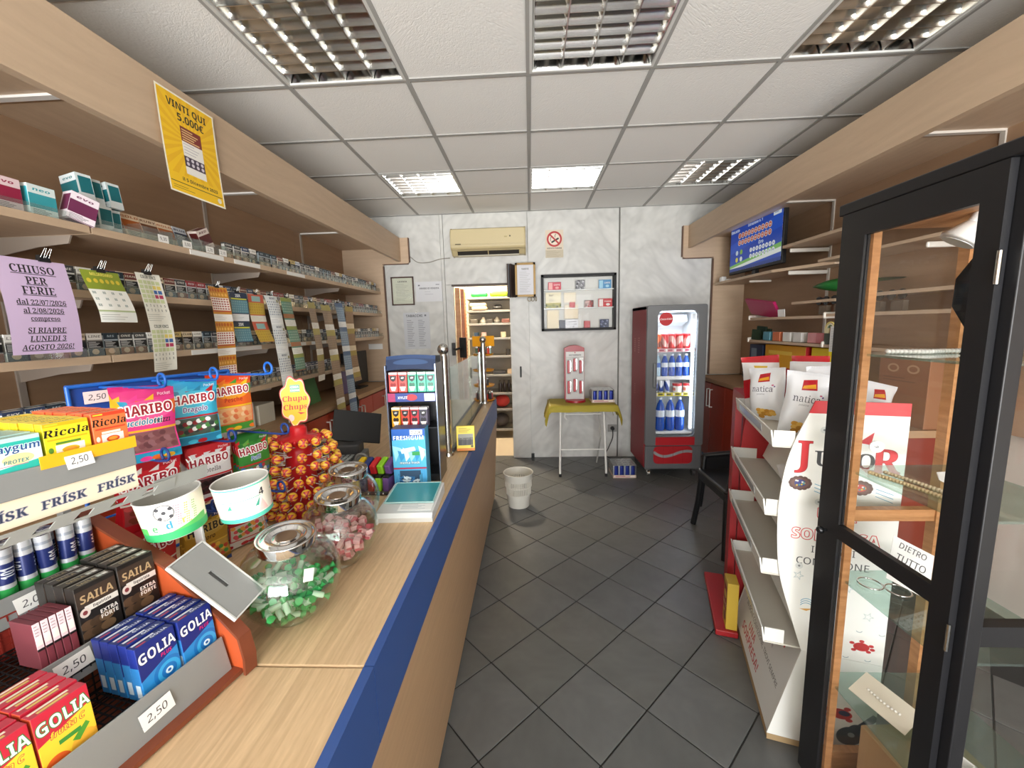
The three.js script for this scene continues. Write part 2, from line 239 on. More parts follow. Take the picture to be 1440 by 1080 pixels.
{
  const s = thing('wall_shelving', 'tan wood-effect shelving with deep fascia and a screen, behind the drinks fridge and snack stand', 'shelving', [2.28, 0, -2.2]);
  const P = (n, g, m) => part(s, n, g.translate(-2.28, 0, 2.2), m), w = (a) => metric(span(...a), 1.1, a[2]);
  for (const [a, b] of [[-4.56, -3.3], [-3.295, -2.2], [-2.195, -1.1], [-1.095, 0.9]]) P('back_panel', w([2.28, 2.3, 0.94, 2.385, a, b]), M('#d2c4b8', 0.55, 0, { map: laminateT }));  // shade behind the shelves is put into this darker laminate tint
  P('soffit', w([1.72, 2.28, 2.385, 2.4, -4.56, 0.9]), laminate); P('fascia', w([1.682, 1.72, 2.285, 2.513, -4.545, 0.9]), laminate); P('fascia_top', w([1.72, 2.28, 2.4, 2.415, -4.56, 0.9]), laminate);
  const ep = new THREE.Shape(); ep.moveTo(2.3, 0.94); ep.lineTo(1.955, 0.94); ep.lineTo(1.955, 2.15); ep.quadraticCurveTo(1.955, 2.185, 1.92, 2.185); ep.lineTo(1.66, 2.185); ep.quadraticCurveTo(1.63, 2.185, 1.63, 2.215); ep.lineTo(1.63, 2.513); ep.lineTo(2.3, 2.513); ep.closePath();
  P('end_panel', metric(extr(ep, 0.035).translate(0, 0, -4.58), 1.1), laminate);
  P('edge_band', mg([[1.946, 0.94, 1.954, 2.17], [1.64, 2.178, 1.95, 2.185], [1.624, 2.2, 1.63, 2.513]].map(([a, b, c, d]) => span(a, c, b, d, -4.584, -4.543))), M('#6b4a36', 0.5));
  const tvS = new THREE.Shape(); tvS.moveTo(1.955, 4.54); tvS.lineTo(1.955, 3.48); tvS.lineTo(2.14, 3.05); tvS.lineTo(2.28, 3.0); tvS.lineTo(2.28, 4.54); tvS.closePath();
  P('shelf', metric(place(extr(tvS, 0.022), 0, 1.89, 0, -PI / 2)), laminate);
  P('shelf', w([1.96, 2.28, 2.055, 2.075, -3.36, -1.3]), laminate); P('shelf', w([1.98, 2.28, 1.895, 1.912, -2.98, -1.3]), laminate);
  for (const [y, z0, z1, x] of [[1.648, -3.4, -2.93, 2.08], [1.66, -2.92, -1.4, 2.08], [1.535, -3.92, -2.95, 2.03], [1.545, -2.94, -1.4, 2.03], [1.335, -3.92, -2.95, 2.03], [1.335, -2.94, -1.4, 2.03]]) P('shelf', w([x, 2.28, y - 0.02, y, z0, z1]), laminate);
  for (const z of [-3.3, -2.2]) { P('upright_rail', span(2.272, 2.28, 0.95, 2.385, z - 0.012, z + 0.012), M('#d2ccc2', 0.4, 0.2)); P('soffit_rail', span(1.73, 2.27, 2.374, 2.385, z - 0.014, z + 0.014), M('#cfc8be', 0.5)); for (const y of [2.03, 1.865]) P('bracket', rb(0.29, 0.03, 0.016, 0.008, 2.125, y, z), M('#d8d2c8', 0.45, 0.2)); }
  for (const z of [-3.92, -2.945]) for (const y of [1.535, 1.335]) P('bracket', rb(0.26, 0.045, 0.02, 0.01, 2.15, y, z), M('#ddd6cb', 0.45, 0.2));
  P('bracket', rb(0.2, 0.02, 0.02, 0.008, 2.15, 1.872, -4.0), M('#ddd6cb', 0.45));
}
// base cabinets under the shelving
function baseCabs(side) {
  const L = side < 0, xf = L ? -1.6 : 1.87, xb = L ? -2.09 : 2.35, lab = L ? 'behind the counter' : 'beside the drinks fridge';
  const edges = L ? [-4.55, -3.95, -3.35, -2.75, -2.15, -1.55, -0.95] : [-4.55, -3.95, -3.35, -2.75, -2.15];
  for (let i = 0; i + 1 < edges.length; i++) {
    const a = edges[i], b = edges[i + 1], c = thing('base_cabinet', `orange-red base cabinet with white bar handles ${lab}`, 'cabinet', [xf, 0, (a + b) / 2], 0, `red base cabinets ${lab}`);
    const d = (b - a) / 2, sg = L ? -1 : 1;
    part(c, 'body', span(Math.min(0, xb - xf) + (L ? 0 : 0.004), Math.max(0, xb - xf) - (L ? 0.004 : 0), 0.1, 0.89, -d + 0.002, d - 0.002), M('#7d2b18', 0.5));
    part(c, 'plinth', bx(0.02, 0.1, 2 * d - 0.004, sg * 0.05, 0.05, 0), plinthBlue);
    for (const k of [-1, 1]) { const dr = part(c, 'door', rb(0.018, 0.775, d - 0.006, 0.003, -sg * 0.008, 0.49, k * d / 2), cabRed); part(dr, 'handle', bars([[-sg * 0.018, 0.64, k * 0.035], [-sg * 0.045, 0.64, k * 0.035], [-sg * 0.045, 0.82, k * 0.035], [-sg * 0.018, 0.82, k * 0.035]], 0.006, 6), M('#d9d6cf', 0.35, 0.5)); }
  }
  solo('worktop', L ? 'wood-effect worktop above the red cabinets behind the counter' : 'wood-effect worktop above the red cabinets by the drinks fridge', 'worktop', metric(span(L ? xb : xf - 0.03, L ? xf + 0.03 : xb, 0.892, 0.93, -4.56, L ? -0.95 : -2.13), 1.1), M('#dccab4', 0.5, 0, { map: laminateT }));
}
baseCabs(-1); baseCabs(1);

// ---------- counter ----------
{
  const c = thing('shop_counter', 'long sales counter with oak-effect top and blue front band', 'counter', [-0.75, 0, -1.5]);
  const P = (n, g, m) => part(c, n, g.translate(0.75, 0, 1.5), m), W = (g, s) => metric(g, s || 1.6);
  P('countertop', W(rb(0.905, 0.035, 2.797, 0.004, -0.7575, 0.8825, -2.0615)), oak);
  P('countertop_end', W(rb(0.905, 0.035, 0.86, 0.004, -0.7575, 0.8825, -0.231), 1.6), oak);
  P('blue_band', mg([span(-0.32, -0.301, 0.735, 0.9005, -3.462, -0.664), span(-0.32, -0.301, 0.735, 0.9005, -0.662, 0.2)]), M('#31508f', 0.42));
  P('front_panel', W(mg([extr([[-0.34, 0.735], [-0.303, 0.735], [-0.345, 0.02], [-0.38, 0.02]], 3.66).translate(0, 0, -3.46)])), M('#f0e2cf', 0.5, 0, { map: laminateT }));
  P('end_panel', W(span(-1.2, -0.34, 0.02, 0.865, -3.458, -3.44)), laminate);
  P('kick_board', span(-0.4, -0.39, 0, 0.06, -3.44, 0.2), M('#2a2622', 0.7));
  P('inner_shelf', W(span(-1.2, -0.39, 0.4, 0.42, -3.43, 0.2)), laminate);
  P('back_panel', W(span(-1.2, -1.18, 0.02, 0.865, -3.44, 0.2)), laminate);
}

// ---------- packs on the tobacco shelves ----------
const packCols = [['#1f6f78', '#dfe8ea'], ['#9b1f45', '#f0d9dd'], ['#3ba6b3', '#e8f6f6'], ['#6a2b4e', '#e9dfe6'], ['#7b4a2c', '#e6d2b8'], ['#b8642a', '#f2dcc0'], ['#5a2020', '#ddd0c8'], ['#2c3c5c', '#d9dee6'], ['#d9d7d2', '#3a3a3c'], ['#c4c6c8', '#8a1f28'], ['#e3dfd6', '#31405e'], ['#8f8c86', '#f0eee8'], ['#33302e', '#c9b070'], ['#d5cdbb', '#6b2a22'], ['#a9b6bd', '#26343f'], ['#40322c', '#d8c6a6']];
const packAtlas = tex(1024, 512, (g) => packCols.forEach(([a, b], i) => {   // 8 x 2 cells: front, with a side strip
  const x = (i % 8) * 128, y = (i / 8 | 0) * 256; fr(g, a, x, y, 128, 256); fr(g, b, x + 4, y + 6, 92, 70);
  tx(g, ['evo', 'evo', 'neo', 'evo', 'RUBY', 'GOLD', 'RED', 'BLUE', 'ONE', 'RED', 'SKY', 'LINE', 'JPS', 'DIANA', 'MS', 'CLUB'][i], x + 50, y + 40, 34, a, { sk: 0.1 });
  if (i > 6) { fr(g, '#17181a', x + 4, y + 92, 92, 76); scribble(g, '#e8e8e6', x + 10, y + 102, 76, 5, 13, 5); fr(g, ['#8c5a44', '#6f7d84', '#a08a72', '#50606a'][i % 4], x + 4, y + 172, 92, 78); ci(g, '#d8c0a8', x + 46, y + 205, 22, 30); }
  else { fr(g, b, x + 4, y + 190, 92, 56); scribble(g, '#333333', x + 12, y + 202, 70, 4, 12, 4); }
  fr(g, b, x + 100, y, 28, 256); fr(g, a, x + 104, y + 30, 20, 150);
}));
const packMat = M('#ffffff', 0.4, 0, { map: packAtlas });
function packGeo(i, w, h, d) {   // box, front +z
  const g = new THREE.BoxGeometry(w, h, d).translate(0, h / 2, 0), uv = g.attributes.uv, cx = (i % 8) / 8, cyy = i < 8 ? 0.5 : 0;
  for (let f = 0; f < 6; f++) for (let k = 0; k < 4; k++) { const j = f * 4 + k, u = uv.getX(j), v = uv.getY(j); const front = f > 3; uv.setXY(j, cx + (front ? 0.004 + u * 0.09 : 0.098 + u * 0.024) , cyy + (f === 2 ? 0.36 + v * 0.1 : 0.01 + v * 0.48)); }
  return g;
}
const packs = packCols.map((_, i) => packGeo(i, 0.055, 0.087, 0.023)), bigPacks = packCols.map((_, i) => packGeo(i, 0.082, 0.1, 0.05));
const FX = PI / 2;   // front turned to +x
function pack(i, x, y, z, ry = FX, lab, group, big, rz = 0, rx = 0) { const m = solo('cigarette_pack', lab, 'pack', (big ? bigPacks : packs)[i], packMat, [x, y, z], null, group); m.rotation.set(rx, ry + rr(-0.05, 0.05), rz, 'YXZ'); return m; }
{
  const y = shelfY[0], G = 'boxes on the top tobacco shelf';
  [[2, -1.2, 'turquoise'], [1, -1.3, 'raspberry red'], [2, -1.4, 'shiny turquoise']].forEach(([i, z, c]) => pack(i, -1.68, y, z, FX, `${c} tobacco stick carton on the top shelf`, null, true));
  pack(3, -1.66, y + 0.006, -1.5, FX - 0.25, 'purple tobacco stick carton leaning on the top shelf', null, true, -0.3);
  for (let k = 0; k < 6; k++) pack(0, -1.74 + 0.02 * (k % 2), y + (k > 2 ? 0.1 : 0), -1.585 - 0.054 * (k % 3), FX + 1.45, 'teal tobacco stick carton stacked two high on the top shelf', 'teal cartons', true, k > 2 ? -0.12 : 0);
  for (let k = 0; k < 3; k++) { const t = thing('acrylic_tray', ['clear acrylic pack tray next to the teal cartons', 'clear acrylic tray of orange and brown packs', 'clear acrylic tray with a dark red pack'][k], 'tray', [-1.76, y, -1.835 - k * 0.172]);
    part(t, 'base', bx(0.2, 0.004, 0.16, 0, 0.002, 0), clear); part(t, 'front', bx(0.003, 0.055, 0.16, 0.1, 0.03, 0, 0, 0, -0.15), clear); part(t, 'side', bx(0.2, 0.06, 0.003, 0, 0.034, 0.078), clear); part(t, 'side', bx(0.2, 0.06, 0.003, 0, 0.034, -0.078), clear); }
  [[5, -1.79], [4, -1.877], [5, -1.963], [7, -2.049]].forEach(([i, z], k) => pack(i, -1.735, y + 0.012, z, FX, i === 5 ? 'orange-brown cigarette pack leaning in an acrylic tray' : i === 7 ? 'navy cigarette pack leaning in an acrylic tray' : 'brown cigarette pack leaning in an acrylic tray', 'packs leaning in the acrylic trays', true, 0, -0.3));
  for (let k = 0; k < 12; k++) pack([12, 15, 11][k % 3], -1.86, y + 0.004, -1.66 - k * 0.04, FX + 0.2, 'dark cigarette pack in the back row of the top shelf', 'dark packs in the back row of the top shelf', false);
  pack(6, -1.7, y + 0.03, -2.16, FX, 'dark red carton tilted at the end of the acrylic trays', null, true, 0.45);
  for (let k = 0; k < 33; k++) pack([8, 11, 14, 10, 7, 13, 14, 8, 12, 14, 11][(k * 7) % 11], -1.68, y, -2.29 - k * 0.068 - (k % 5 === 4 ? 0.012 : 0), FX, 'small pale cigarette pack in the row along the top shelf', 'pale packs along the top shelf');
  const yy = shelfY[1];
  for (let k = 0; k < 54; k++) pack(k < 3 ? 12 : [8, 9, 13, 10, 14, 11, 9, 8, 15, 13, 10][(k * 5 + 2) % 11], -1.682, yy, -1.2 - k * 0.0615, FX, 'cigarette pack in the row along the second shelf down', 'packs along the second shelf');
  for (let k = 0; k < 4; k++) pack([9, 5, 6, 9][k], -1.76, yy, [-1.66, -1.73, -2.0, -2.08][k], FX, 'red cigarette carton standing behind the row on the second shelf', 'red cartons on the second shelf', true);
  for (let k = 0; k < 54; k++) pack([11, 8, 12, 14, 11, 15, 8, 10][(k * 3 + 1) % 8], -1.684, shelfY[2], -1.2 - k * 0.0615, FX, 'cigarette pack in the row along the third shelf down', 'packs along the third shelf');
  for (let k = 0; k < 28; k++) pack([8, 14, 11, 10][(k * 3) % 4], -1.72, shelfY[2], -1.25 - k * 0.0615 * 2, FX, 'pale cigarette pack in the second row of the third shelf', 'packs in the second row of the third shelf');
  for (let k = 0; k < 36; k++) pack([10, 14, 8, 10, 7][(k * 3) % 5], -1.684, shelfY[3], -1.22 - k * 0.0615, FX, 'white and blue cigarette pack on the lowest tobacco shelf', 'packs on the lowest tobacco shelf');
  for (let k = 0; k < 18; k++) pack([10, 14, 8][k % 3], -1.72, shelfY[3], -1.25 - k * 0.0615, FX, 'cigarette pack in the second row of the lowest shelf', 'packs in the second row of the lowest shelf');
}
// ---------- poster, notice, scratch tickets ----------
const sheet = (w, h, f = () => 0, n = 10) => grid(4, n, (u, v) => [(u - 0.5) * w, (v - 1) * h, f(1 - v, u)]);   // hangs down from y = 0, bows to +z
const clipGeo = [extr([[-0.014, -0.006], [0.014, -0.006], [0.011, 0.012], [-0.011, 0.012]], 0.012).translate(0, 0, -0.006), mg([-0.006, 0.006].map((x) => bars([[x - 0.004, 0.006, 0.006], [x + 0.002, 0.03, 0.016], [x + 0.006, 0.03, 0.016], [x + 0.004, 0.006, 0.006]], 0.0009, 5)))];
function clip(x, y, z, lab, s = 1) { const c = thing('binder_clip', lab, 'clip', [x, y, z], FX, 'binder clips holding papers on the tobacco shelves'); c.scale.setScalar(s); part(c, 'jaw', clipGeo[0], black); part(c, 'wire_handle', clipGeo[1], steel); }
{
  const po = printed(300, 440, (g, w, h) => {
    fr(g, '#f4efda', 0, 0, w, h); fr(g, '#f2c318', 8, 8, w - 16, h - 16);
    g.fillStyle = '#eab410'; for (let i = 0; i < 24; i++) { g.beginPath(); g.moveTo(150, 190); g.arc(150, 190, 300, i * 0.2618, i * 0.2618 + 0.13); g.fill(); } fr(g, '#f4efda', 0, 0, 8, h); fr(g, '#f4efda', w - 8, 0, 8, h); fr(g, '#f4efda', 0, 0, w, 8); fr(g, '#f4efda', 0, h - 8, w, 8); fr(g, '#f2c318', 8, 352, w - 16, 80);
    tx(g, 'VINTI QUI', 150, 48, 42, '#191713'); tx(g, '5.000€', 162, 94, 46, '#191713');
    fr(g, '#ece9e2', 100, 130, 108, 208); fr(g, '#7c2b22', 100, 130, 108, 64); scribble(g, '#e8c98a', 106, 142, 96, 5, 11, 5); scribble(g, '#9a94a8', 106, 204, 92, 4, 13, 2); fr(g, '#433548', 100, 258, 108, 46); for (let i = 0; i < 8; i++) ci(g, '#d9d2da', 116 + (i % 4) * 26, 270 + (i / 4 | 0) * 20, 8);
    tx(g, 'il 5 Dicembre 2023', 168, 370, 22, '#2a2415'); fr(g, '#2a2415', 12, 390, w - 24, 3); scribble(g, '#6b5a1e', 20, 408, 120, 2, 9, 2); ci(g, '#e9e4cf', 268, 410, 12);
  }, 0.35);
  const m = solo('poster', 'yellow lottery winner poster hanging on the fascia', 'poster', sheet(0.28, 0.385, (t) => 0.012 * t * t), po, [-1.382, 2.46, -1.748], [0, FX - 0.02, 0]);
  const no = printed(300, 410, (g, w, h) => {
    fr(g, '#d6bfe2', 0, 0, w, h); const L = [['CHIUSO', 45, 46], ['PER', 92, 44], ['FERIE', 136, 46], ['dal 22/07/2026', 186, 30], ['al 2/08/2026', 222, 30], ['compreso', 256, 25], ['SI RIAPRE', 306, 32], ['LUNEDI 3', 342, 32], ['AGOSTO 2026!', 380, 31]];
    L.forEach(([s, y, z], i) => { tx(g, s, 150, y, z, '#17131a', { f: 'serif', sk: i > 5 ? 0.2 : 0 }); g.font = 'bold ' + z + 'px serif'; const tw = g.measureText(s).width; fr(g, '#17131a', 150 - tw / 2, y + z * 0.42, tw, 2.5); });
  }, 0.6);
  solo('notice_sheet', 'lilac paper notice announcing the holiday closure', 'paper', sheet(0.2, 0.3, (t, u) => 0.02 * Math.sin(t * 2.4)), no, [-1.588, 1.768, -1.275], [0.0, FX + 0.02, 0]);
  clip(-1.59, 1.772, -1.315, 'black binder clip at the top of the lilac notice', 1.2);
  const row = (g, c, x, y, w, n, r, dx) => { for (let i = 0; i < n; i++) ci(g, c, x + i * dx, y, r); };
  const strips = {
    green: ['#8a9a2c', (g, w, h) => { tx(g, 'MILIARDARIO', w / 2, 22, 24, '#f1e06a'); row(g, '#d9c23a', 30, 60, 0, 6, 13, 39); fr(g, '#f1f1ea', 0, 110, w, 120); for (let i = 0; i < 4; i++) for (let j = 0; j < 3; j++) { tx(g, '88', 24 + i * 60, 128 + j * 36, 20, '#7d8f8a'); } fr(g, '#b9c7a0', 0, 232, w, 8); fr(g, '#eef0ea', 0, 240, w, 60); scribble(g, '#8a8f88', 10, 256, 200, 3, 13, 2); }],
    color: ['#e9e8dc', (g, w, h) => { tx(g, 'COLOR VINCI', w / 2, 22, 26, '#2a3327'); for (let j = 0; j < 5; j++) for (let i = 0; i < 5; i++) fr(g, j === 2 && i > 2 ? '#3a68a8' : j === 3 && i > 2 ? '#b3355a' : j === 1 && i > 2 ? '#e2cf6a' : '#c9d3a0', 12 + i * 46, 44 + j * 28, 38, 22); for (let i = 0; i < 6; i++) tx(g, String((i * 7) % 10), 24 + i * 40, 196, 22, '#5d6058'); for (let i = 0; i < 6; i++) tx(g, String((i * 3 + 4) % 10), 24 + i * 40, 224, 22, '#5d6058'); scribble(g, '#9a9c92', 10, 250, 220, 4, 12, 2); }],
    orange: ['#c98a2a', (g, w) => { row(g, '#b4581e', 26, 28, 0, 6, 15, 40); row(g, '#e9b45c', 26, 66, 0, 6, 13, 40); fr(g, '#efe6de', 6, 92, w - 12, 110); for (let j = 0; j < 5; j++) for (let i = 0; i < 7; i++) fr(g, '#a6564c', 14 + i * 34, 98 + j * 21, 24, 12); fr(g, '#b0473e', 6, 206, w - 12, 10); fr(g, '#ece9e2', 0, 236, w, 64); scribble(g, '#aaa49a', 12, 254, 200, 3, 14, 2); }],
    navy: ['#22304a', (g, w) => { tx(g, '20X', w / 2, 34, 44, '#eef0ee'); fr(g, '#cfd24a', 10, 62, w - 20, 14); fr(g, '#5b8794', 0, 82, w, 134); for (let j = 0; j < 5; j++) row(g, '#7fa7ae', 22, 98 + j * 25, 0, 8, 8, 30); fr(g, '#e9eaea', 0, 226, w, 74); scribble(g, '#9aa4ac', 12, 246, 190, 3, 16, 2); }],
    yellow: ['#c95a44', (g, w) => { fr(g, '#8fb7b3', 60, 20, 130, 60); fr(g, '#c9a83a', 0, 92, w, 130); for (let j = 0; j < 4; j++) row(g, '#b89428', 22, 110 + j * 30, 0, 7, 9, 34); fr(g, '#ece7da', 0, 232, w, 68); scribble(g, '#aaa08a', 12, 250, 190, 3, 16, 2); }],
    white: ['#dfe3e4', (g, w) => { tx(g, 'MONEY', w / 2, 28, 30, '#3c4b63'); for (let j = 0; j < 6; j++) for (let i = 0; i < 7; i++) ci(g, (i + j) % 3 ? '#8a9cb0' : '#56687f', 26 + i * 34, 66 + j * 26, 8); fr(g, '#8f8a3a', w - 52, 40, 34, 26); fr(g, '#eef0f0', 0, 232, w, 68); scribble(g, '#9aa4ac', 12, 250, 190, 3, 16, 2); }],
    teal: ['#5f8a78', (g, w) => { fr(g, '#8f9a4c', 0, 0, w, 40); for (let j = 0; j < 4; j++) row(g, '#9fb8a6', 24, 62 + j * 28, 0, 7, 9, 33); fr(g, '#a46a44', 0, 170, w, 46); fr(g, '#e6e6de', 0, 232, w, 68); scribble(g, '#9aa094', 12, 250, 190, 3, 16, 2); }],
    brown: ['#8a7460', (g, w) => { fr(g, '#a59a55', 0, 0, w, 70); for (let j = 0; j < 5; j++) row(g, '#a08c78', 24, 88 + j * 27, 0, 7, 9, 33); fr(g, '#dedcd6', 0, 232, w, 68); scribble(g, '#9a968c', 12, 250, 190, 3, 16, 2); }],
    blue: ['#6f87a0', (g, w) => { fr(g, '#4a6488', 0, 0, w, 50); for (let j = 0; j < 6; j++) row(g, '#9db0c2', 24, 68 + j * 27, 0, 7, 9, 33); fr(g, '#dfe2e4', 0, 232, w, 68); scribble(g, '#98a2ac', 12, 250, 190, 3, 16, 2); }],
  };
  const mats = {}; for (const [k, [c, d]] of Object.entries(strips)) mats[k] = tex(256, 300, (g, w, h) => { fr(g, c, 0, 0, w, h); d(g, w, h); });
  [['green', 1.76, 1.57, -1.4262, -1.575, 'green scratch card sheet with white panels', 1], ['color', 1.775, 1.365, -1.63, -1.755, 'white scratch card strip with coloured squares', 2], ['orange', 1.755, 1.3, -2.01, -2.14, 'orange and white checked scratch card strip', 2.6], ['navy', 1.74, 1.467, -2.155, -2.285, 'navy and teal scratch card strip', 1.75], ['yellow', 1.74, 1.463, -2.3, -2.44, 'mustard and coral scratch card strip', 1.75], ['white', 1.742, 0.95, -2.45, -2.575, 'long white and blue dotted scratch card strip', 4.5], ['teal', 1.74, 1.26, -2.61, -2.735, 'green and brown scratch card strip', 2.6], ['brown', 1.73, 1.15, -2.92, -3.035, 'brown scratch card strip with olive band', 3], ['brown', 1.72, 0.74, -3.1, -3.25, 'longest brown scratch card strip reaching below the worktop', 5], ['blue', 1.748, 0.635, -3.335, -3.47, 'long pale blue scratch card strip', 5.5], ['brown', 1.728, 1.065, -3.53, -3.69, 'tan scratch card strip nearest the wooden end panel', 3.4]].forEach(([k, y1, y0, za, zb, lab, rep], i) => {
    const t = mats[k].clone(); t.repeat.set(1, rep); t.offset.set(0, 1 - rep % 1); const w = za - zb, h = y1 - y0;
    solo('scratch_ticket_strip', lab, 'lottery tickets', sheet(w * 0.96, h, (s, u) => (h > 0.7 ? 0.075 * Math.pow(s, 0.6) : 0.03 * Math.sin(s * 2.6 + i) * s + 0.035 * s) + 0.004 * Math.sin(u * 5 + i), 16), M(k === 'brown' && i > 8 ? '#fff0d8' : '#ffffff', 0.5, 0, { map: t }), [-1.6, y1, (za + zb) / 2], [0, FX + 0.03 * Math.sin(i * 2), 0], 'scratch ticket strips clipped to the tobacco shelf');
    clip(-1.602, y1 + 0.002, (za + zb) / 2, 'black binder clip holding a scratch card strip', i < 2 ? 1.2 : 0.9);
  });
  // handwritten shelf prices
  const pr = (s) => printed(96, 56, (g, w, h) => { fr(g, '#f1efea', 0, 0, w, h); tx(g, s, w / 2, h / 2, 34, '#2c2c2e', { b: 0 }); });
  [['9,30', -1.84, 'white price card under the first acrylic tray'], ['3,00', -1.97, 'white price card under the orange and brown packs'], ['2,70', -2.11, 'white price card under the third acrylic tray'], ['2,10', -2.2, 'white price card below the tilted dark red carton']].forEach(([s, z, lab]) => solo('price_card', lab, 'price tag', bx(0.052, 0.032, 0.001, 0, 0.016, 0), pr(s), [-1.638, 1.93, z], [0, FX, 0]));
}

// ---------- sweets rack at the near end of the counter ----------
const RO = V(-0.543, 0.9035, -0.658), RT = rad(13), RY = PI / 2 - RT;
const rk = (x, y, z) => [RO.x + x * Math.sin(RT) + z * Math.cos(RT), RO.y + y, RO.z - x * Math.cos(RT) + z * Math.sin(RT)];   // x along the rows, z to the front
const rackGrey = M('#8f9190', 0.42, 0.15), rackOrange = M('#c2552b', 0.45), rackBrown = M('#7c3f27', 0.5);
{
  const r = thing('sweets_rack', 'grey tiered sweets rack with orange side panel on the counter', 'display rack', [RO.x, RO.y, RO.z], RY);
  const prof = new THREE.Shape(); prof.moveTo(0.012, 0.001); prof.lineTo(0.018, 0.03); prof.quadraticCurveTo(0.016, 0.075, -0.03, 0.105); prof.lineTo(-0.15, 0.185); prof.lineTo(-0.37, 0.265); prof.lineTo(-0.39, 0.265); prof.lineTo(-0.39, 0.001); prof.closePath();
  for (const x of [0, -0.56]) {
    const p = part(r, 'side_panel', place(extr(prof, 0.013), 0, 0, 0, 0, -PI / 2), rackOrange, [x, 0, 0]);
    part(p, 'edge_band', mg([[[0.018, 0.0], [0.02, 0.03], [0.012, 0.07], [-0.03, 0.106], [-0.15, 0.187], [-0.37, 0.267]]].map((q) => mg(q.slice(1).map(([z, y], i) => { const [z0, y0] = q[i], d = Math.hypot(z - z0, y - y0); return bx(0.024, 0.005, d + 0.003, -0.005, (y + y0) / 2, (z + z0) / 2, -Math.atan2(y - y0, z - z0)); })))), rackBrown);
  }
  part(r, 'base_board', span(-0.56, -0.013, 0, 0.008, -0.39, 0.01), rackBrown);
  const rail = (y0, y1, z, tilt) => part(r, 'tray_rail', rb(0.535, y1 - y0, 0.004, 0.0015, -0.285, (y0 + y1) / 2, z, tilt), rackGrey);
  rail(0.006, 0.07, -0.018, -0.22); rail(0.078, 0.125, -0.152, -0.22); rail(0.15, 0.198, -0.286, -0.22);
  const wire = M('#2c2c2e', 0.45, 0.5), wireRed = M('#8a2a20', 0.5);
  const meshF = (x0, x1, y, z0, z1, s) => { const L = []; for (let x = x0; x <= x1; x += s) L.push(bx(0.0018, 0.0018, z1 - z0, x, y, (z0 + z1) / 2)); for (let z = z0; z <= z1; z += s) L.push(bx(x1 - x0, 0.0018, 0.0018, (x0 + x1) / 2, y, z)); return mg(L); };
  const meshV = (x0, x1, z, y0, y1, s) => { const L = []; for (let x = x0; x <= x1; x += s) L.push(bx(0.0018, y1 - y0, 0.0018, x, (y0 + y1) / 2, z)); for (let y = y0; y <= y1; y += s) L.push(bx(x1 - x0, 0.0018, 0.0018, (x0 + x1) / 2, y, z)); return mg(L); };
  part(r, 'wire_floor', meshF(-0.545, -0.018, 0.041, -0.148, -0.024, 0.012), wire); part(r, 'wire_back', meshV(-0.545, -0.018, -0.148, 0.02, 0.1, 0.012), wire);
  part(r, 'wire_floor', meshF(-0.545, -0.018, 0.113, -0.28, -0.158, 0.012), wire); part(r, 'wire_back', meshV(-0.545, -0.018, -0.282, 0.1, 0.17, 0.012), wireRed);
  part(r, 'red_liner', bx(0.53, 0.075, 0.002, -0.285, 0.135, -0.284), wireRed);
  part(r, 'wire_floor', meshF(-0.545, -0.018, 0.178, -0.385, -0.292, 0.012), wire);
  part(r, 'back_board', bx(0.54, 0.26, 0.006, -0.285, 0.13, -0.388), rackBrown);
  // upper tier
  part(r, 'upper_shelf', bx(0.55, 0.006, 0.17, -0.295, 0.414, -0.255), rackGrey);
  part(r, 'upper_lip', rb(0.55, 0.04, 0.005, 0.002, -0.295, 0.405, -0.168), rackGrey);
  const fk = printed(768, 56, (g, w, h) => { fr(g, '#ecdcc2', 0, 0, w, h); for (let i = 0; i < 8; i++) tx(g, 'FRÍSK', 52 + i * 96, h / 2 + 2, 25, '#2c3550', { f: 'serif', sk: 0.1, st: '#a9a7b0', lw: 2 }); });
  part(r, 'brand_strip', bx(0.55, 0.04, 0.003, -0.295, 0.364, -0.172), fk);
  part(r, 'perforated_strip', (() => { const s = new THREE.Shape(); s.moveTo(-0.57, 0); s.lineTo(0.035, 0); s.lineTo(0.035, 0.022); s.lineTo(-0.57, 0.022); for (let i = 0; i < 12; i++) { const h = new THREE.Path(), x = -0.55 + i * 0.048; h.moveTo(x, 0.005); h.lineTo(x + 0.02, 0.005); h.lineTo(x + 0.027, 0.016); h.lineTo(x + 0.009, 0.016); h.closePath(); s.holes.push(h); } return place(extr(s, 0.002), 0, 0.322, -0.168, 0.35); })(), M('#a5a7a2', 0.4, 0.2));
  part(r, 'bracket_tab', (() => { const s = new THREE.Shape(); s.absarc(0, 0, 0.022, 0, 7); const h = new THREE.Path(); h.absarc(0, 0.002, 0.013, 0, 7); s.holes.push(h); return place(extr(s, 0.003), 0.052, 0.357, -0.166); })(), M('#b9bbb6', 0.35));
  part(r, 'bracket_plate', bx(0.1, 0.028, 0.003, 0.05, 0.332, -0.166, 0.2), M('#a5a7a2', 0.4, 0.2));
  for (const x of [-0.54, -0.03]) part(r, 'upright', bx(0.012, 0.4, 0.02, x, 0.21, -0.372), rackGrey);
}
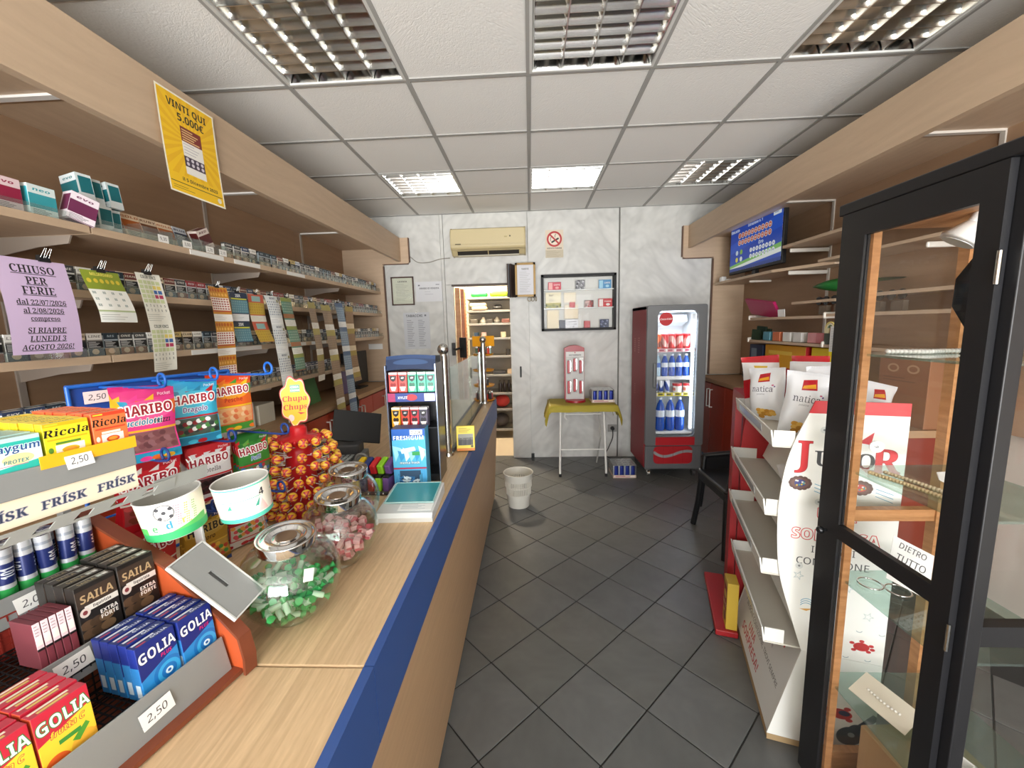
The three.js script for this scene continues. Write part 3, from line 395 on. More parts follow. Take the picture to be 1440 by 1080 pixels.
// printed boxes: [x0, x1, y0, y1, z front, rows, pitch, material set, name, label, group]
function boxRow(x0, x1, y0, y1, z, rows, pitch, mats, label, group, lean = 0) {
  const g = new RoundedBoxGeometry(x1 - x0 - 0.001, y1 - y0, pitch - 0.0015, 1, 0.001).translate(0, (y1 - y0) / 2, 0);
  for (let i = 0; i < rows; i++) { const m = solo('sweets_box', i ? label : 'frontmost ' + label, 'box', g, mats, rk((x0 + x1) / 2 + rr(-0.0008, 0.0008), y0 + (i ? rr(0, 0.0015) : 0), z - pitch * (i + 0.5) - (i ? rr(0, 0.001) : 0)), null, group); m.rotation.set(lean, RY + rr(-0.012, 0.012), 0, 'YXZ'); }
}
const six = (front, side, top = side) => [side, side, top, side, front, side];
{
  const ric = (c, c2, fl) => printed(220, 300, (g, w, h) => { fr(g, c, 0, 0, w, h); fr(g, c2, 0, 0, w, 26); fr(g, '#c8d23a', 12, 8, 60, 10); tx(g, 'Ricola', w / 2, 72, 70, '#1d1d1b', { f: 'serif', sk: 0.18, sx: 1.02 }); fr(g, c2, 14, 112, w - 28, 12); fr(g, fl, 50, 140, 120, 16); fr(g, '#f6f1e6', 46, 160, 140, 80); ci(g, c2, 116, 200, 42, 22); ci(g, '#e9a13a', 116, 198, 30, 13); ci(g, fl, 24, 190, 12, 20); fr(g, '#3c4a20', 12, h - 30, 40, 8); }, 0.38);
  const y = ric('#f3dc2c', '#e3b51e', '#5a8c34'), o = ric('#f07a44', '#d9462a', '#f3e6d8');
  const ySide = M('#f0d72a', 0.4), oSide = M('#ee7446', 0.4);
  const ricTop = (c) => printed(128, 32, (g, w, h) => { fr(g, c, 0, 0, w, h); tx(g, 'Ricola', 64, 17, 22, '#5d5a30', { f: 'serif', sk: 0.2 }); });
  boxRow(-0.071, -0.021, 0.417, 0.487, -0.172, 8, 0.019, six(o, oSide, ricTop('#ef8460')), 'orange herbal sweets box in the row on the upper tier', 'orange herbal sweets boxes');
  boxRow(-0.131, -0.074, 0.417, 0.484, -0.171, 8, 0.019, six(y, ySide, ricTop('#ecd760')), 'yellow herbal sweets box in the row on the upper tier', 'yellow herbal sweets boxes');
  const day = printed(240, 230, (g, w, h) => { fr(g, '#2fb5a8', 0, 0, w, h); poly(g, '#dff2ee', [[0, 90], [w, 60], [w, 150], [0, 180]]); fr(g, '#bfe6e4', 0, 0, w, 26); tx(g, 'Daygum', w / 2, 62, 60, '#1f4f8c', { sk: 0.1, st: '#f4fbfb', lw: 6 }); ci(g, '#e8d9a0', 130, 130, 70, 32); tx(g, 'PROTEX', 120, 142, 30, '#3d7f86', { sk: 0.15 }); fr(g, '#c46a8a', 40, 162, 130, 4); }, 0.38);
  boxRow(-0.193, -0.135, 0.417, 0.474, -0.169, 8, 0.019, six(day, M('#45b7ab', 0.4), M('#9cb8b2', 0.4)), 'teal chewing gum box in the row on the upper tier', 'teal gum boxes');
  boxRow(-0.255, -0.196, 0.417, 0.474, -0.169, 7, 0.019, six(day, M('#45b7ab', 0.4), M('#9cb8b2', 0.4)), 'teal chewing gum box in the row on the upper tier', 'teal gum boxes');
  part(scene.getObjectByName('sweets_rack'), 'tray_card', bx(0.125, 0.02, 0.001, -0.08, 0.428, -0.1645), M('#f0b41e', 0.5));
  const gol = printed(240, 330, (g, w, h) => { fr(g, '#1b2a7a', 0, 0, w, h); poly(g, '#2c8ad0', [[0, 200], [w, 120], [w, h], [0, h]]); for (let i = 4; i > 0; i--) ci(g, i % 2 ? '#3aa6e2' : '#1f74c0', 165, 235, i * 24, i * 20); ci(g, '#dff1fa', 165, 235, 24, 18); ci(g, '#1f5fae', 165, 235, 11, 8); tx(g, 'GOLIA', w / 2, 74, 84, '#ffffff', { sx: 0.9, rot: -0.05, st: '#101c50', lw: 8 }); tx(g, 'PLUS', 168, 124, 30, '#e2246c', { sk: 0.2 }); fr(g, '#d8f0fb', 24, 292, 110, 9); fr(g, '#c83a6a', 24, 308, 120, 6); }, 0.35);
  const golTop = printed(128, 40, (g, w, h) => { fr(g, '#26366f', 0, 0, w, h); fr(g, '#d8dce8', 10, 6, 70, 10); tx(g, 'GOLIA', 86, 26, 18, '#dfe4f2'); fr(g, '#b33a5c', 12, 26, 30, 8); }), golSide = printed(64, 256, (g, w, h) => { fr(g, '#1c2f86', 0, 0, w, 90); fr(g, '#2f7fc2', 0, 90, w, 166); fr(g, '#cfe2ee', 14, 170, 36, 60); });
  boxRow(-0.075, -0.018, 0.044, 0.137, -0.032, 5, 0.02, six(gol, golSide, golTop), 'blue liquorice mint box at the end of the bottom tray', 'blue mint boxes in the bottom tray', -0.08);
  boxRow(-0.136, -0.078, 0.044, 0.137, -0.034, 5, 0.02, six(gol, golSide, golTop), 'blue liquorice mint box at the end of the bottom tray', 'blue mint boxes in the bottom tray', -0.08);
  const gof = printed(240, 330, (g, w, h) => { fr(g, '#f0992c', 0, 0, w, h); fr(g, '#c2243c', 0, 0, w, 150); poly(g, '#f5cf3a', [[0, 150], [w, 90], [w, 230], [0, 300]]); ci(g, '#e8642a', 60, 290, 60); ci(g, '#f2b33a', 180, 270, 62); ci(g, '#d13a3a', 110, 320, 40); poly(g, '#4f9a34', [[130, 220], [200, 170], [215, 190], [160, 240]]); tx(g, 'GOLIA', w / 2, 72, 84, '#f7f5ea', { sx: 0.9, rot: -0.05, st: '#2f7a3a', lw: 9 }); tx(g, 'frutta C', w / 2 + 8, 134, 40, '#f6d23a', { sk: 0.2, st: '#b02440', lw: 5 }); fr(g, '#3d8f3a', 80, 176, 96, 22); }, 0.35);
  const gofTop = printed(128, 40, (g, w, h) => { fr(g, '#b8404e', 0, 0, w, h); fr(g, '#e9e4d2', 8, 6, 90, 10); fr(g, '#d8c46a', 20, 22, 70, 10); });
  boxRow(-0.252, -0.194, 0.044, 0.137, -0.032, 5, 0.02, six(gof, M('#d9583a', 0.4), gofTop), 'orange and red fruit sweets box in the bottom tray', 'fruit sweets boxes', -0.08);
  boxRow(-0.312, -0.254, 0.044, 0.137, -0.031, 5, 0.02, six(gof, M('#d9583a', 0.4), gofTop), 'orange and red fruit sweets box in the bottom tray', 'fruit sweets boxes', -0.08);
  const sai = printed(240, 380, (g, w, h) => { fr(g, '#1e1b19', 0, 0, w, h); fr(g, '#3c2f26', 0, 30, w, 110); tx(g, 'SAILA', w / 2, 90, 72, '#b59a72', { sk: 0.05 }); fr(g, '#d8d4cc', 40, 138, 200, 38); tx(g, 'liquirizia', 140, 157, 26, '#2b2522'); ci(g, '#d6c9c0', 38, 178, 30); ci(g, '#7c3438', 38, 178, 14); for (let i = 0; i < 6; i++) ci(g, ['#5c4633', '#493727', '#6b543d'][i % 3], 40 + (i % 3) * 55, 262 + (i / 3 | 0) * 60, 46, 30); tx(g, 'EXTRA', 170, 222, 36, '#f2efe9'); tx(g, 'FORTE', 170, 256, 36, '#f2efe9'); fr(g, '#2a2522', 0, 350, w, 30); }, 0.4);
  const saiTop = printed(128, 40, (g, w, h) => { fr(g, '#4a463e', 0, 0, w, h); fr(g, '#a9a79a', 6, 6, 116, 5); tx(g, 'SAILA', 50, 24, 20, '#b0a27a'); fr(g, '#cfd8cf', 84, 14, 16, 16); fr(g, '#e8e8e4', 102, 14, 16, 16); });
  boxRow(-0.074, -0.017, 0.116, 0.218, -0.162, 4, 0.024, six(sai, M('#2a2623', 0.45), saiTop), 'black extra strong liquorice box in the middle tray', 'black liquorice boxes', -0.05);
  boxRow(-0.133, -0.077, 0.116, 0.214, -0.163, 4, 0.024, six(sai, M('#2a2623', 0.45), saiTop), 'black extra strong liquorice box in the middle tray', 'black liquorice boxes', -0.05);
  const pk = printed(40, 200, (g, w, h) => { fr(g, '#e9d3d8', 0, 0, w, 110); fr(g, '#7c3540', 0, 120, w, 80); scribble(g, '#9a7f88', 6, 14, 28, 7, 13, 3); fr(g, '#f2eee8', 4, 56, 32, 40); });
  for (let i = 0; i < 5; i++) { const m = solo('slim_mint_pack', 'slim pink and brown mint pack beside the black liquorice boxes', 'pack', rb(0.0085, 0.074, 0.055, 0.001, 0, 0.037, 0), six(pk, M('#7a3c44', 0.5)), rk(-0.141 - i * 0.0093, 0.116, -0.192), [0, RY, 0], 'slim pink mint packs'); m.rotation.set(-0.06, RY, 0, 'YXZ'); }
  const tm = printed(128, 256, (g, w, h) => { fr(g, '#c9ccd2', 0, 0, w, h); fr(g, '#23306c', 0, 90, w, 130); tx(g, '101', 40, 150, 44, '#e9eef4', { rot: -PI / 2 }); tx(g, '101', 104, 150, 44, '#e9eef4', { rot: -PI / 2 }); fr(g, '#9fa6b4', 0, 40, w, 20); }, 0.3, { metalness: 0.2 });
  for (let i = 0; i < 17; i++) { const row = i > 9 ? 1 : 0, k = row ? i - 10 : i, t = thing('mint_tube', 'silver and blue mint tube with green cap in the back tray', 'tube', rk(-0.034 - k * 0.027 - row * 0.012, 0.181, -0.318 - row * 0.028), RY + rr(-2, 2), 'mint tubes in the back tray'); const tl = rr(0.02, 0.1);
    part(t, 'tube', cy(0.0115, 0.0115, 0.07, 0, 0.055, 0, 14), tm); part(t, 'cap', cy(0.0125, 0.0125, 0.022, 0, 0.011, 0, 14), M('#2f9a4c', 0.3)); t.rotation.set(-tl * 0.5, t.rotation.y, 0, 'YXZ'); }
  const tag = (s, x, y, z, rot, lab, w = 0.045, h = 0.026) => { const m = solo('price_tag', lab, 'price tag', bx(w, h, 0.0008, 0, 0, 0), printed(128, 74, (g, a, b) => { fr(g, '#f0efeb', 0, 0, a, b); tx(g, s, a / 2, b / 2, 44, '#26262a', { b: 0, sk: 0.15 }); }), rk(x, y, z)); m.rotation.set(-0.22, RY, rot, 'YXZ'); };
  tag('2,50', -0.136, 0.04, -0.0125, 0.06, 'handwritten 2,50 tag on the bottom rail of the sweets rack'); tag('2,50', -0.155, 0.108, -0.148, 0.05, 'handwritten 2,50 tag on the middle rail of the sweets rack'); tag('2,00', -0.128, 0.178, -0.282, 0.05, 'handwritten 2,00 tag under the mint tubes');
  tag('2,50', -0.098, 0.421, -0.1625, 0.02, 'handwritten tag in front of the yellow herbal sweets', 0.034, 0.024);
}
// slotted metal box and printed tubs beside the rack
{
  const e1 = V(0.103, -0.1, -0.006).normalize(), e2 = V(0.012, 0, -0.071).normalize(), n = new THREE.Vector3().crossVectors(e2, e1).normalize(); if (n.y < 0) n.negate(); const e2b = new THREE.Vector3().crossVectors(n, e1);
  const b = thing('slot_box', 'grey metal coin box with a slot in its sloping lid', 'box', [-0.58, 1.072, -0.668]); b.scale.setScalar(0.94);
  b.quaternion.setFromRotationMatrix(new THREE.Matrix4().makeBasis(e1, n, e2b.clone().negate()));
  const s = new THREE.Shape(); s.moveTo(-0.076, -0.037); s.lineTo(0.076, -0.037); s.lineTo(0.076, 0.037); s.lineTo(-0.076, 0.037); s.closePath(); const h = new THREE.Path(); h.moveTo(-0.022, -0.004); h.lineTo(0.022, -0.004); h.lineTo(0.022, 0.004); h.lineTo(-0.022, 0.004); h.closePath(); s.holes.push(h);
  part(b, 'lid', place(extr(s, 0.003), 0, 0, 0, PI / 2), rackGrey); part(b, 'rim', mg([bx(0.158, 0.008, 0.003, 0, -0.003, 0.039), bx(0.158, 0.008, 0.003, 0, -0.003, -0.039), bx(0.003, 0.008, 0.08, 0.078, -0.003, 0), bx(0.003, 0.008, 0.08, -0.078, -0.003, 0)]), M('#cfd0cd', 0.4, 0.2));
  part(b, 'body', bx(0.14, 0.012, 0.066, -0.004, -0.011, 0), M('#5c5d5e', 0.5));
  const tubs = [[[-0.722, 1.127, -0.75], printed(1024, 400, (g, w, h) => { g.scale(1.18, 2); fr(g, '#f0ead6', 0, 0, w, h); for (let i = 0; i < 3; i++) { const x = i * 289; fr(g, '#38b06a', x, 158, 290, 50); ci(g, '#4c4c4e', x + 96, 52, 42); ci(g, '#efeee8', x + 96, 52, 38); for (const [a, b] of [[96, 52], [72, 30], [124, 36], [76, 78], [122, 76]]) ci(g, '#3c3c40', x + a, b, 9); for (let k = 0; k < 60; k++) ci(g, ['#e08a9a', '#e6c060', '#9fc87a'][k % 3], x + 140 + (k * 37) % 110, 30 + (k * 53) % 110, 3.5); poly(g, '#5cbf62', [[x + 100, 160], [x + 256, 124], [x + 289, 124], [x + 289, 160]]); tx(g, 'e', x + 40, 128, 50, '#3c9a5a'); tx(g, 'd', x + 104, 122, 54, '#2f8aa8'); tx(g, 'r', x + 166, 116, 50, '#c9b45a'); } }), 'round white printed tub with a football, green base'],
    [[-0.634, 1.122, -0.832], printed(1024, 400, (g, w, h) => { g.scale(1.18, 2); fr(g, '#f2ebdc', 0, 0, w, h); fr(g, '#57c4ac', 0, 0, w, 12); fr(g, '#57c4ac', 0, 176, w, 24); for (let i = 0; i < 3; i++) { const x = i * 289; for (let k = 0; k < 4; k++) poly(g, '#efc3bd', [[x + k * 64, 170], [x + k * 64 + 32, 100], [x + k * 64 + 64, 170]]); poly(g, '#3aa088', [[x + 40, 120], [x + 60, 90], [x + 66, 120]]); poly(g, '#3aa088', [[x + 180, 130], [x + 214, 84], [x + 200, 132]]); fr(g, '#4fae94', x + 10, 76, 210, 4); tx(g, 'sorpresa', x + 110, 48, 40, '#e7c3b4', { b: 0 }); tx(g, '4', x + 226, 60, 56, '#2c2c30'); } }), 'round white printed tub with pink pattern and mint rims']];
  tubs.forEach(([p, m, lab], i) => { const t = thing('printed_tub', lab, 'tub', p, 0); t.rotation.set(0.1, [-0.15, -0.3][i], 0.06);
    part(t, 'wall', new THREE.CylinderGeometry(0.054, 0.05, 0.078, 40, 1, true).translate(0, 0.041, 0), m); part(t, 'inner_wall', new THREE.CylinderGeometry(0.0525, 0.0485, 0.078, 40, 1, true).translate(0, 0.042, 0), M('#b9b8b0', 0.6)); part(t, 'base', cy(0.05, 0.046, 0.005, 0, 0.002, 0, 32), white); part(t, 'rim', new THREE.TorusGeometry(0.0535, 0.0016, 6, 40).rotateX(PI / 2).translate(0, 0.08, 0), white);
    part(t, 'stalk', i ? bars([[0, 0, -0.03], [0, -0.19, -0.04]], 0.004) : rb(0.022, 0.2, 0.006, 0.002, 0.0, -0.1, -0.03, -0.1), i ? clear : M('#d8d8d4', 0.4)); });
}

// ---------- hanging fruit-gum display ----------
const HT = rad(21), HY = PI / 2 - HT, H0 = V(-1.1, 0.9, -0.91);
const hb = (x, y, z) => [H0.x + x * Math.sin(HT) + z * Math.cos(HT), H0.y + y, H0.z - x * Math.cos(HT) + z * Math.sin(HT)];
{
  const d = thing('hook_display', 'blue wire hook display for sweet bags on the counter', 'display stand', [H0.x, H0.y, H0.z], HY);
  const blue = M('#1f5fb8', 0.35), navy = M('#1d3f86', 0.4);
  const hd = printed(512, 128, (g, w, h) => { fr(g, '#1c4390', 0, 0, w, h); tx(g, 'HARIBO', 330, 68, 76, '#7c2a44', { st: '#26498f', lw: 8 }); });
  part(d, 'header', rb(0.375, 0.1, 0.006, 0.003, 0.185, 0.455, -0.006), [navy, navy, navy, navy, hd, navy]);
  part(d, 'frame', mg([bars([[0, 0.01, 0], [0, 0.5, 0], [0.372, 0.5, 0], [0.372, 0.01, 0], [0, 0.01, 0]], 0.005), bars([[0, 0.31, 0], [0.372, 0.31, 0]], 0.003), bars([[0, 0.16, 0], [0.372, 0.16, 0]], 0.003)]), blue);
  part(d, 'foot', mg([bars([[0, 0.008, -0.06], [0, 0.008, 0.1]], 0.005), bars([[0.372, 0.008, -0.06], [0.372, 0.008, 0.1]], 0.005)]), blue);
  const hook = (x, y, l, m) => part(d, 'hook', mg([bars([[x, y - 0.008, 0], [x, y, l], [x + 0.002, y + 0.003, l + 0.02]], 0.0032), tube(Array.from({ length: 9 }, (_, i) => [x + 0.002, y + 0.017 - 0.015 * Math.cos(i * 0.7), l + 0.02 + 0.015 * Math.sin(i * 0.7)]), 0.0032, 24, 6)]), m || blue);
  hook(0.06, 0.5, 0.25); hook(0.17, 0.502, 0.25); hook(0.285, 0.505, 0.29); hook(0.06, 0.325, 0.22, navy); hook(0.225, 0.325, 0.2, navy); hook(0.33, 0.325, 0.27, navy); hook(0.06, 0.16, 0.2, navy); hook(0.15, 0.16, 0.22, navy); hook(0.3, 0.162, 0.27, navy);
  const tagM = printed(128, 74, (g, a, b) => { fr(g, '#e9d3cf', 0, 0, a, b); tx(g, '2,50', a / 2, b / 2, 46, '#26262a', { b: 0, sk: 0.15 }); });
  solo('price_tag', 'pale pink handwritten price tag on the blue hook display', 'price tag', bx(0.05, 0.03, 0.001), tagM, hb(0.05, 0.47, 0.004), [0, HY, 0]);
  const B = (bg, top, name, nc, band, win, bits, o = {}) => printed(256, 340, (g, w, h) => {
    fr(g, bg, 0, 0, w, h); fr(g, top, 0, 0, w, 40); for (let i = 0; i < 9; i++) poly(g, band[i % band.length], [[i * 34 - 20, 40 + (i * 53) % 50], [i * 34 + 30, 20 + (i * 31) % 60], [i * 34 + 10, 130]]);
    ci(g, o.halo || bg, w / 2, 96, 118, 46); tx(g, 'HARIBO', w / 2, 92, 62, o.txt || '#a3152a', { sx: 0.98, rot: -0.03, st: o.st || '#ffffff', lw: 12 }); tx(g, name, w / 2 + (o.nx || 0), 148, 36, nc, { sk: 0.15, f: o.f, st: o.ns, lw: 6, b: o.nb }); if (o.n2) tx(g, o.n2, 190, 152, 26, '#2a2a2c');
    fr(g, band[0], 0, 182, w, 10); fr(g, win, 8, 194, w - 16, 96); for (let i = 0; i < 26; i++) ci(g, bits[i % bits.length], 24 + (i * 47) % 214, 206 + (i * 29) % 76, 15, 12); fr(g, band[1] || band[0], 0, 296, w, 44); for (let i = 0; i < 6; i++) ci(g, band[i % band.length], i * 50, 326, 26, 12); tx(g, 'Pocket', 210, 26, 20, '#fbeef2', { b: 0 });
  }, 0.28);
  const kinds = {
    cub: B('#e83f8f', '#d9367e', 'Cucciolotti', '#2a7fae', ['#f3b92c', '#2a9cc4', '#e83f8f', '#e26a2a'], '#8a5a5c', ['#7c4c50', '#94666a', '#6a4044'], { halo: '#ec5a9c', ns: '#f4efe0', nx: -30, n2: 'FRIZZI' }),
    dra: B('#3fb3d8', '#2f9fd0', 'Dragolo', '#6b3a8a', ['#b3202c', '#2a86b0', '#49bfe0'], '#4c5a50', ['#e9ecec', '#4a8a44', '#2f3a38', '#8a2a30'], { halo: '#4cc0e0', ns: '#dff3f6' }),
    pes: B('#ec6a2a', '#e2481f', 'Pesche', '#b8321f', ['#f4c22c', '#4c9a3a', '#ec7a2a'], '#e8b07a', ['#eaa06a', '#e2784a', '#f0c89a'], { halo: '#f0a02c' }),
    red: B('#c8202c', '#b01824', 'Frutta', '#ffffff', ['#e8e4e0', '#c8202c'], '#a84a4c', ['#d85a5c', '#e8a05a', '#8a3a2c'], {}),
    rot: B('#e9e9ec', '#c8202c', 'Rotella', '#2c2c30', ['#c8202c', '#e4e4e8'], '#5a3034', ['#241c1e', '#3a2a2c'], { halo: '#f0f0f2', f: 'serif', nb: 0 }),
    grn: B('#3c8f3a', '#2f7a34', 'Puffi', '#3a5fb8', ['#c8202c', '#2f7a34', '#6fb04a'], '#5a7a4c', ['#3a6fc0', '#e0e0e4', '#c03a4a'], { ns: '#cfe4ee' }),
    gol: B('#b0892e', '#2c3a6c', "D'oro", '#4a3418', ['#d8b44a', '#8a6a20', '#2c4a8c'], '#c09a4a', ['#e8c04a', '#c84a34', '#4c9a4a', '#e8843a'], { halo: '#bd9a48', txt: '#1c1c24', st: '#c9ac62' }),
    can: B('#c01c2c', '#c01c2c', 'Candy', '#f2e6e2', ['#a8182a', '#d8d4d2', '#c01c2c'], '#d8cfc6', ['#e8a04a', '#5a9a4c', '#d8505c'], { halo: '#c01c2c', txt: '#f4ecea', st: '#c01c2c' }),
  };
  const put = (k, x, yTop, z, n, w, h, lab, group, ry = 0) => { const g = bag(w, h, 0.015, x * 40 + yTop * 10); for (let i = 0; i < n; i++) { const m = solo('sweets_bag', lab, 'bag', g, kinds[k], hb(x + i * 0.004, yTop - h - 0.004, z - i * 0.024), null, group); m.rotation.set(0.05, HY + ry + i * 0.05, -0.02 * i, 'YXZ'); } };
  put('cub', 0.055, 0.5, 0.2, 5, 0.112, 0.17, 'pink and yellow sweet bag on the top hook of the blue display', 'pink sweet bags', -0.18);
  put('dra', 0.172, 0.502, 0.17, 4, 0.108, 0.165, 'light blue sweet bag on the top row of hooks', 'light blue sweet bags', -0.2);
  put('pes', 0.292, 0.503, 0.13, 3, 0.112, 0.165, 'orange peach sweet bag on the top row of hooks', 'orange sweet bags', -0.1);
  put('red', 0.055, 0.325, 0.17, 4, 0.13, 0.165, 'red fruit sweet bag on the second row of hooks', 'red sweet bags', -0.05);
  put('rot', 0.205, 0.322, 0.14, 4, 0.112, 0.16, 'white and red liquorice sweet bag on the second row of hooks', 'white and red sweet bags', -0.1);
  put('grn', 0.322, 0.32, 0.15, 3, 0.106, 0.16, 'green sweet bag on the second row of hooks', 'green sweet bags', 0.05);
  put('red', 0.03, 0.165, 0.19, 2, 0.1, 0.15, 'red sweet bag at the bottom of the hook display', 'lowest red sweet bags', 0);
  put('gol', 0.142, 0.163, 0.2, 3, 0.106, 0.155, 'gold sweet bag on the lowest hooks', 'gold sweet bags', -0.1);
  put('can', 0.262, 0.166, 0.18, 3, 0.106, 0.155, 'red candy bag on the lowest hooks beside the glass jars', 'red candy bags', -0.12);
}
// ---------- lollipop tree ----------
{
  const C = [-0.795, 0.9, -1.32], s = thing('lollipop_stand', 'red plastic lollipop tree with a flower-shaped yellow sign', 'display stand', C, 0.5);
  const rd = M('#c4151f', 0.3);
  part(s, 'column', lathe([[0, 0], [0.075, 0], [0.078, 0.006], [0.05, 0.014], [0.046, 0.06], [0.05, 0.1], [0.044, 0.14], [0.048, 0.18], [0.038, 0.22], [0.036, 0.245], [0.062, 0.252], [0.066, 0.262], [0.028, 0.27], [0.027, 0.295], [0.02, 0.303], [0, 0.304]], 28), rd);
  part(s, 'frill', mg(Array.from({ length: 18 }, (_, i) => sp(0.008, 0.063 * Math.cos(i * PI / 9), 0.257, 0.063 * Math.sin(i * PI / 9), 8))), rd);
  const flower = (k) => { const sh2 = new THREE.Shape(); for (let i = 0; i <= 64; i++) { const a = i / 64 * 2 * PI, r = 1 + 0.09 * Math.cos(a * 7 - 0.3); const x = 0.043 * k * r * Math.cos(a), y = 0.083 * k * r * Math.sin(a); i ? sh2.lineTo(x, y) : sh2.moveTo(x, y); } return sh2; };
  const sg = part(s, 'sign', extr(flower(1), 0.003).translate(0, 0.385, 0), M('#c4202a', 0.4));
  const fm = tex(200, 380, (g, w, h) => { fr(g, '#f5c21e', 0, 0, w, h); tx(g, 'Chupa', w / 2, 165, 54, '#c81e2a', { sk: 0.1, sx: 0.95, f: 'serif' }); tx(g, 'Chups', w / 2, 230, 54, '#c81e2a', { sk: 0.1, sx: 0.95, f: 'serif' }); poly(g, '#c81e2a', [[110, 270], [165, 280], [130, 290]]); fr(g, '#6fa88f', 74, 62, 66, 56); tx(g, 'CREA', 106, 80, 22, '#eef4ee'); tx(g, 'CREMA', 106, 104, 18, '#eef4ee'); ci(g, '#e9d6cf', 66, 312, 20, 26); });
  const fg = extr(flower(0.9), 0.001); { const p = fg.attributes.position, uv = fg.attributes.uv; for (let i = 0; i < p.count; i++) uv.setXY(i, p.getX(i) / 0.09 + 0.5, p.getY(i) / 0.17 + 0.5); }
  part(sg, 'sign_face', fg.translate(0, 0.385, 0.003), M('#ffffff', 0.4, 0, { map: fm }));
  part(sg, 'sign_rim', extr(flower(0.95), 0.0006).translate(0, 0.385, 0.0027), M('#f3d9a8', 0.4));
  const wrap = printed(64, 64, (g, w, h) => { fr(g, '#b8344a', 0, 0, w, h); for (let i = 0; i < 6; i++) fr(g, ['#f0a030', '#e8642c', '#f4c24a'][i % 3], i * 11, 6, 7, 40); ci(g, '#f6d24a', 16, 30, 9); ci(g, '#f6d24a', 48, 30, 9); }, 0.25);
  const candy = sp(0.0155, 0, 0, 0, 14).rotateX(PI / 2), neck = cy(0.002, 0.008, 0.014, 0, 0, -0.017, 8, PI / 2), stick = cy(0.0017, 0.0017, 0.05, 0, 0, -0.042, 6, PI / 2);
  const tiers = [[0.235, 13, 0.098, 0.35], [0.205, 16, 0.108, 0.22], [0.172, 18, 0.116, 0.12], [0.138, 19, 0.122, 0.04], [0.104, 19, 0.124, -0.03], [0.07, 19, 0.122, -0.1], [0.036, 18, 0.116, -0.12]];
  tiers.forEach(([y, n, r, up], ti) => { for (let i = 0; i < n; i++) { if (ti < 4 && (i * 5 + ti * 3) % 9 === 0) continue; const a = (i + (ti % 2) * 0.5) / n * 2 * PI + rr(-0.06, 0.06), e = up + rr(-0.06, 0.06), d = V(Math.cos(a) * Math.cos(e), Math.sin(e), Math.sin(a) * Math.cos(e));
    const l = thing('lollipop', 'round wrapped lollipop stuck in the red lollipop tree', 'lollipop', [C[0] + d.x * r, Math.max(C[1] + 0.02, C[1] + y + d.y * r * 0.6), C[2] + d.z * r], 0, 'lollipops on the red tree'); l.quaternion.setFromUnitVectors(V(0, 0, 1), d); part(l, 'candy', candy, wrap); part(l, 'wrapper_neck', neck, wrap); part(l, 'stick', stick, M('#f1efe9', 0.5)); } });
}
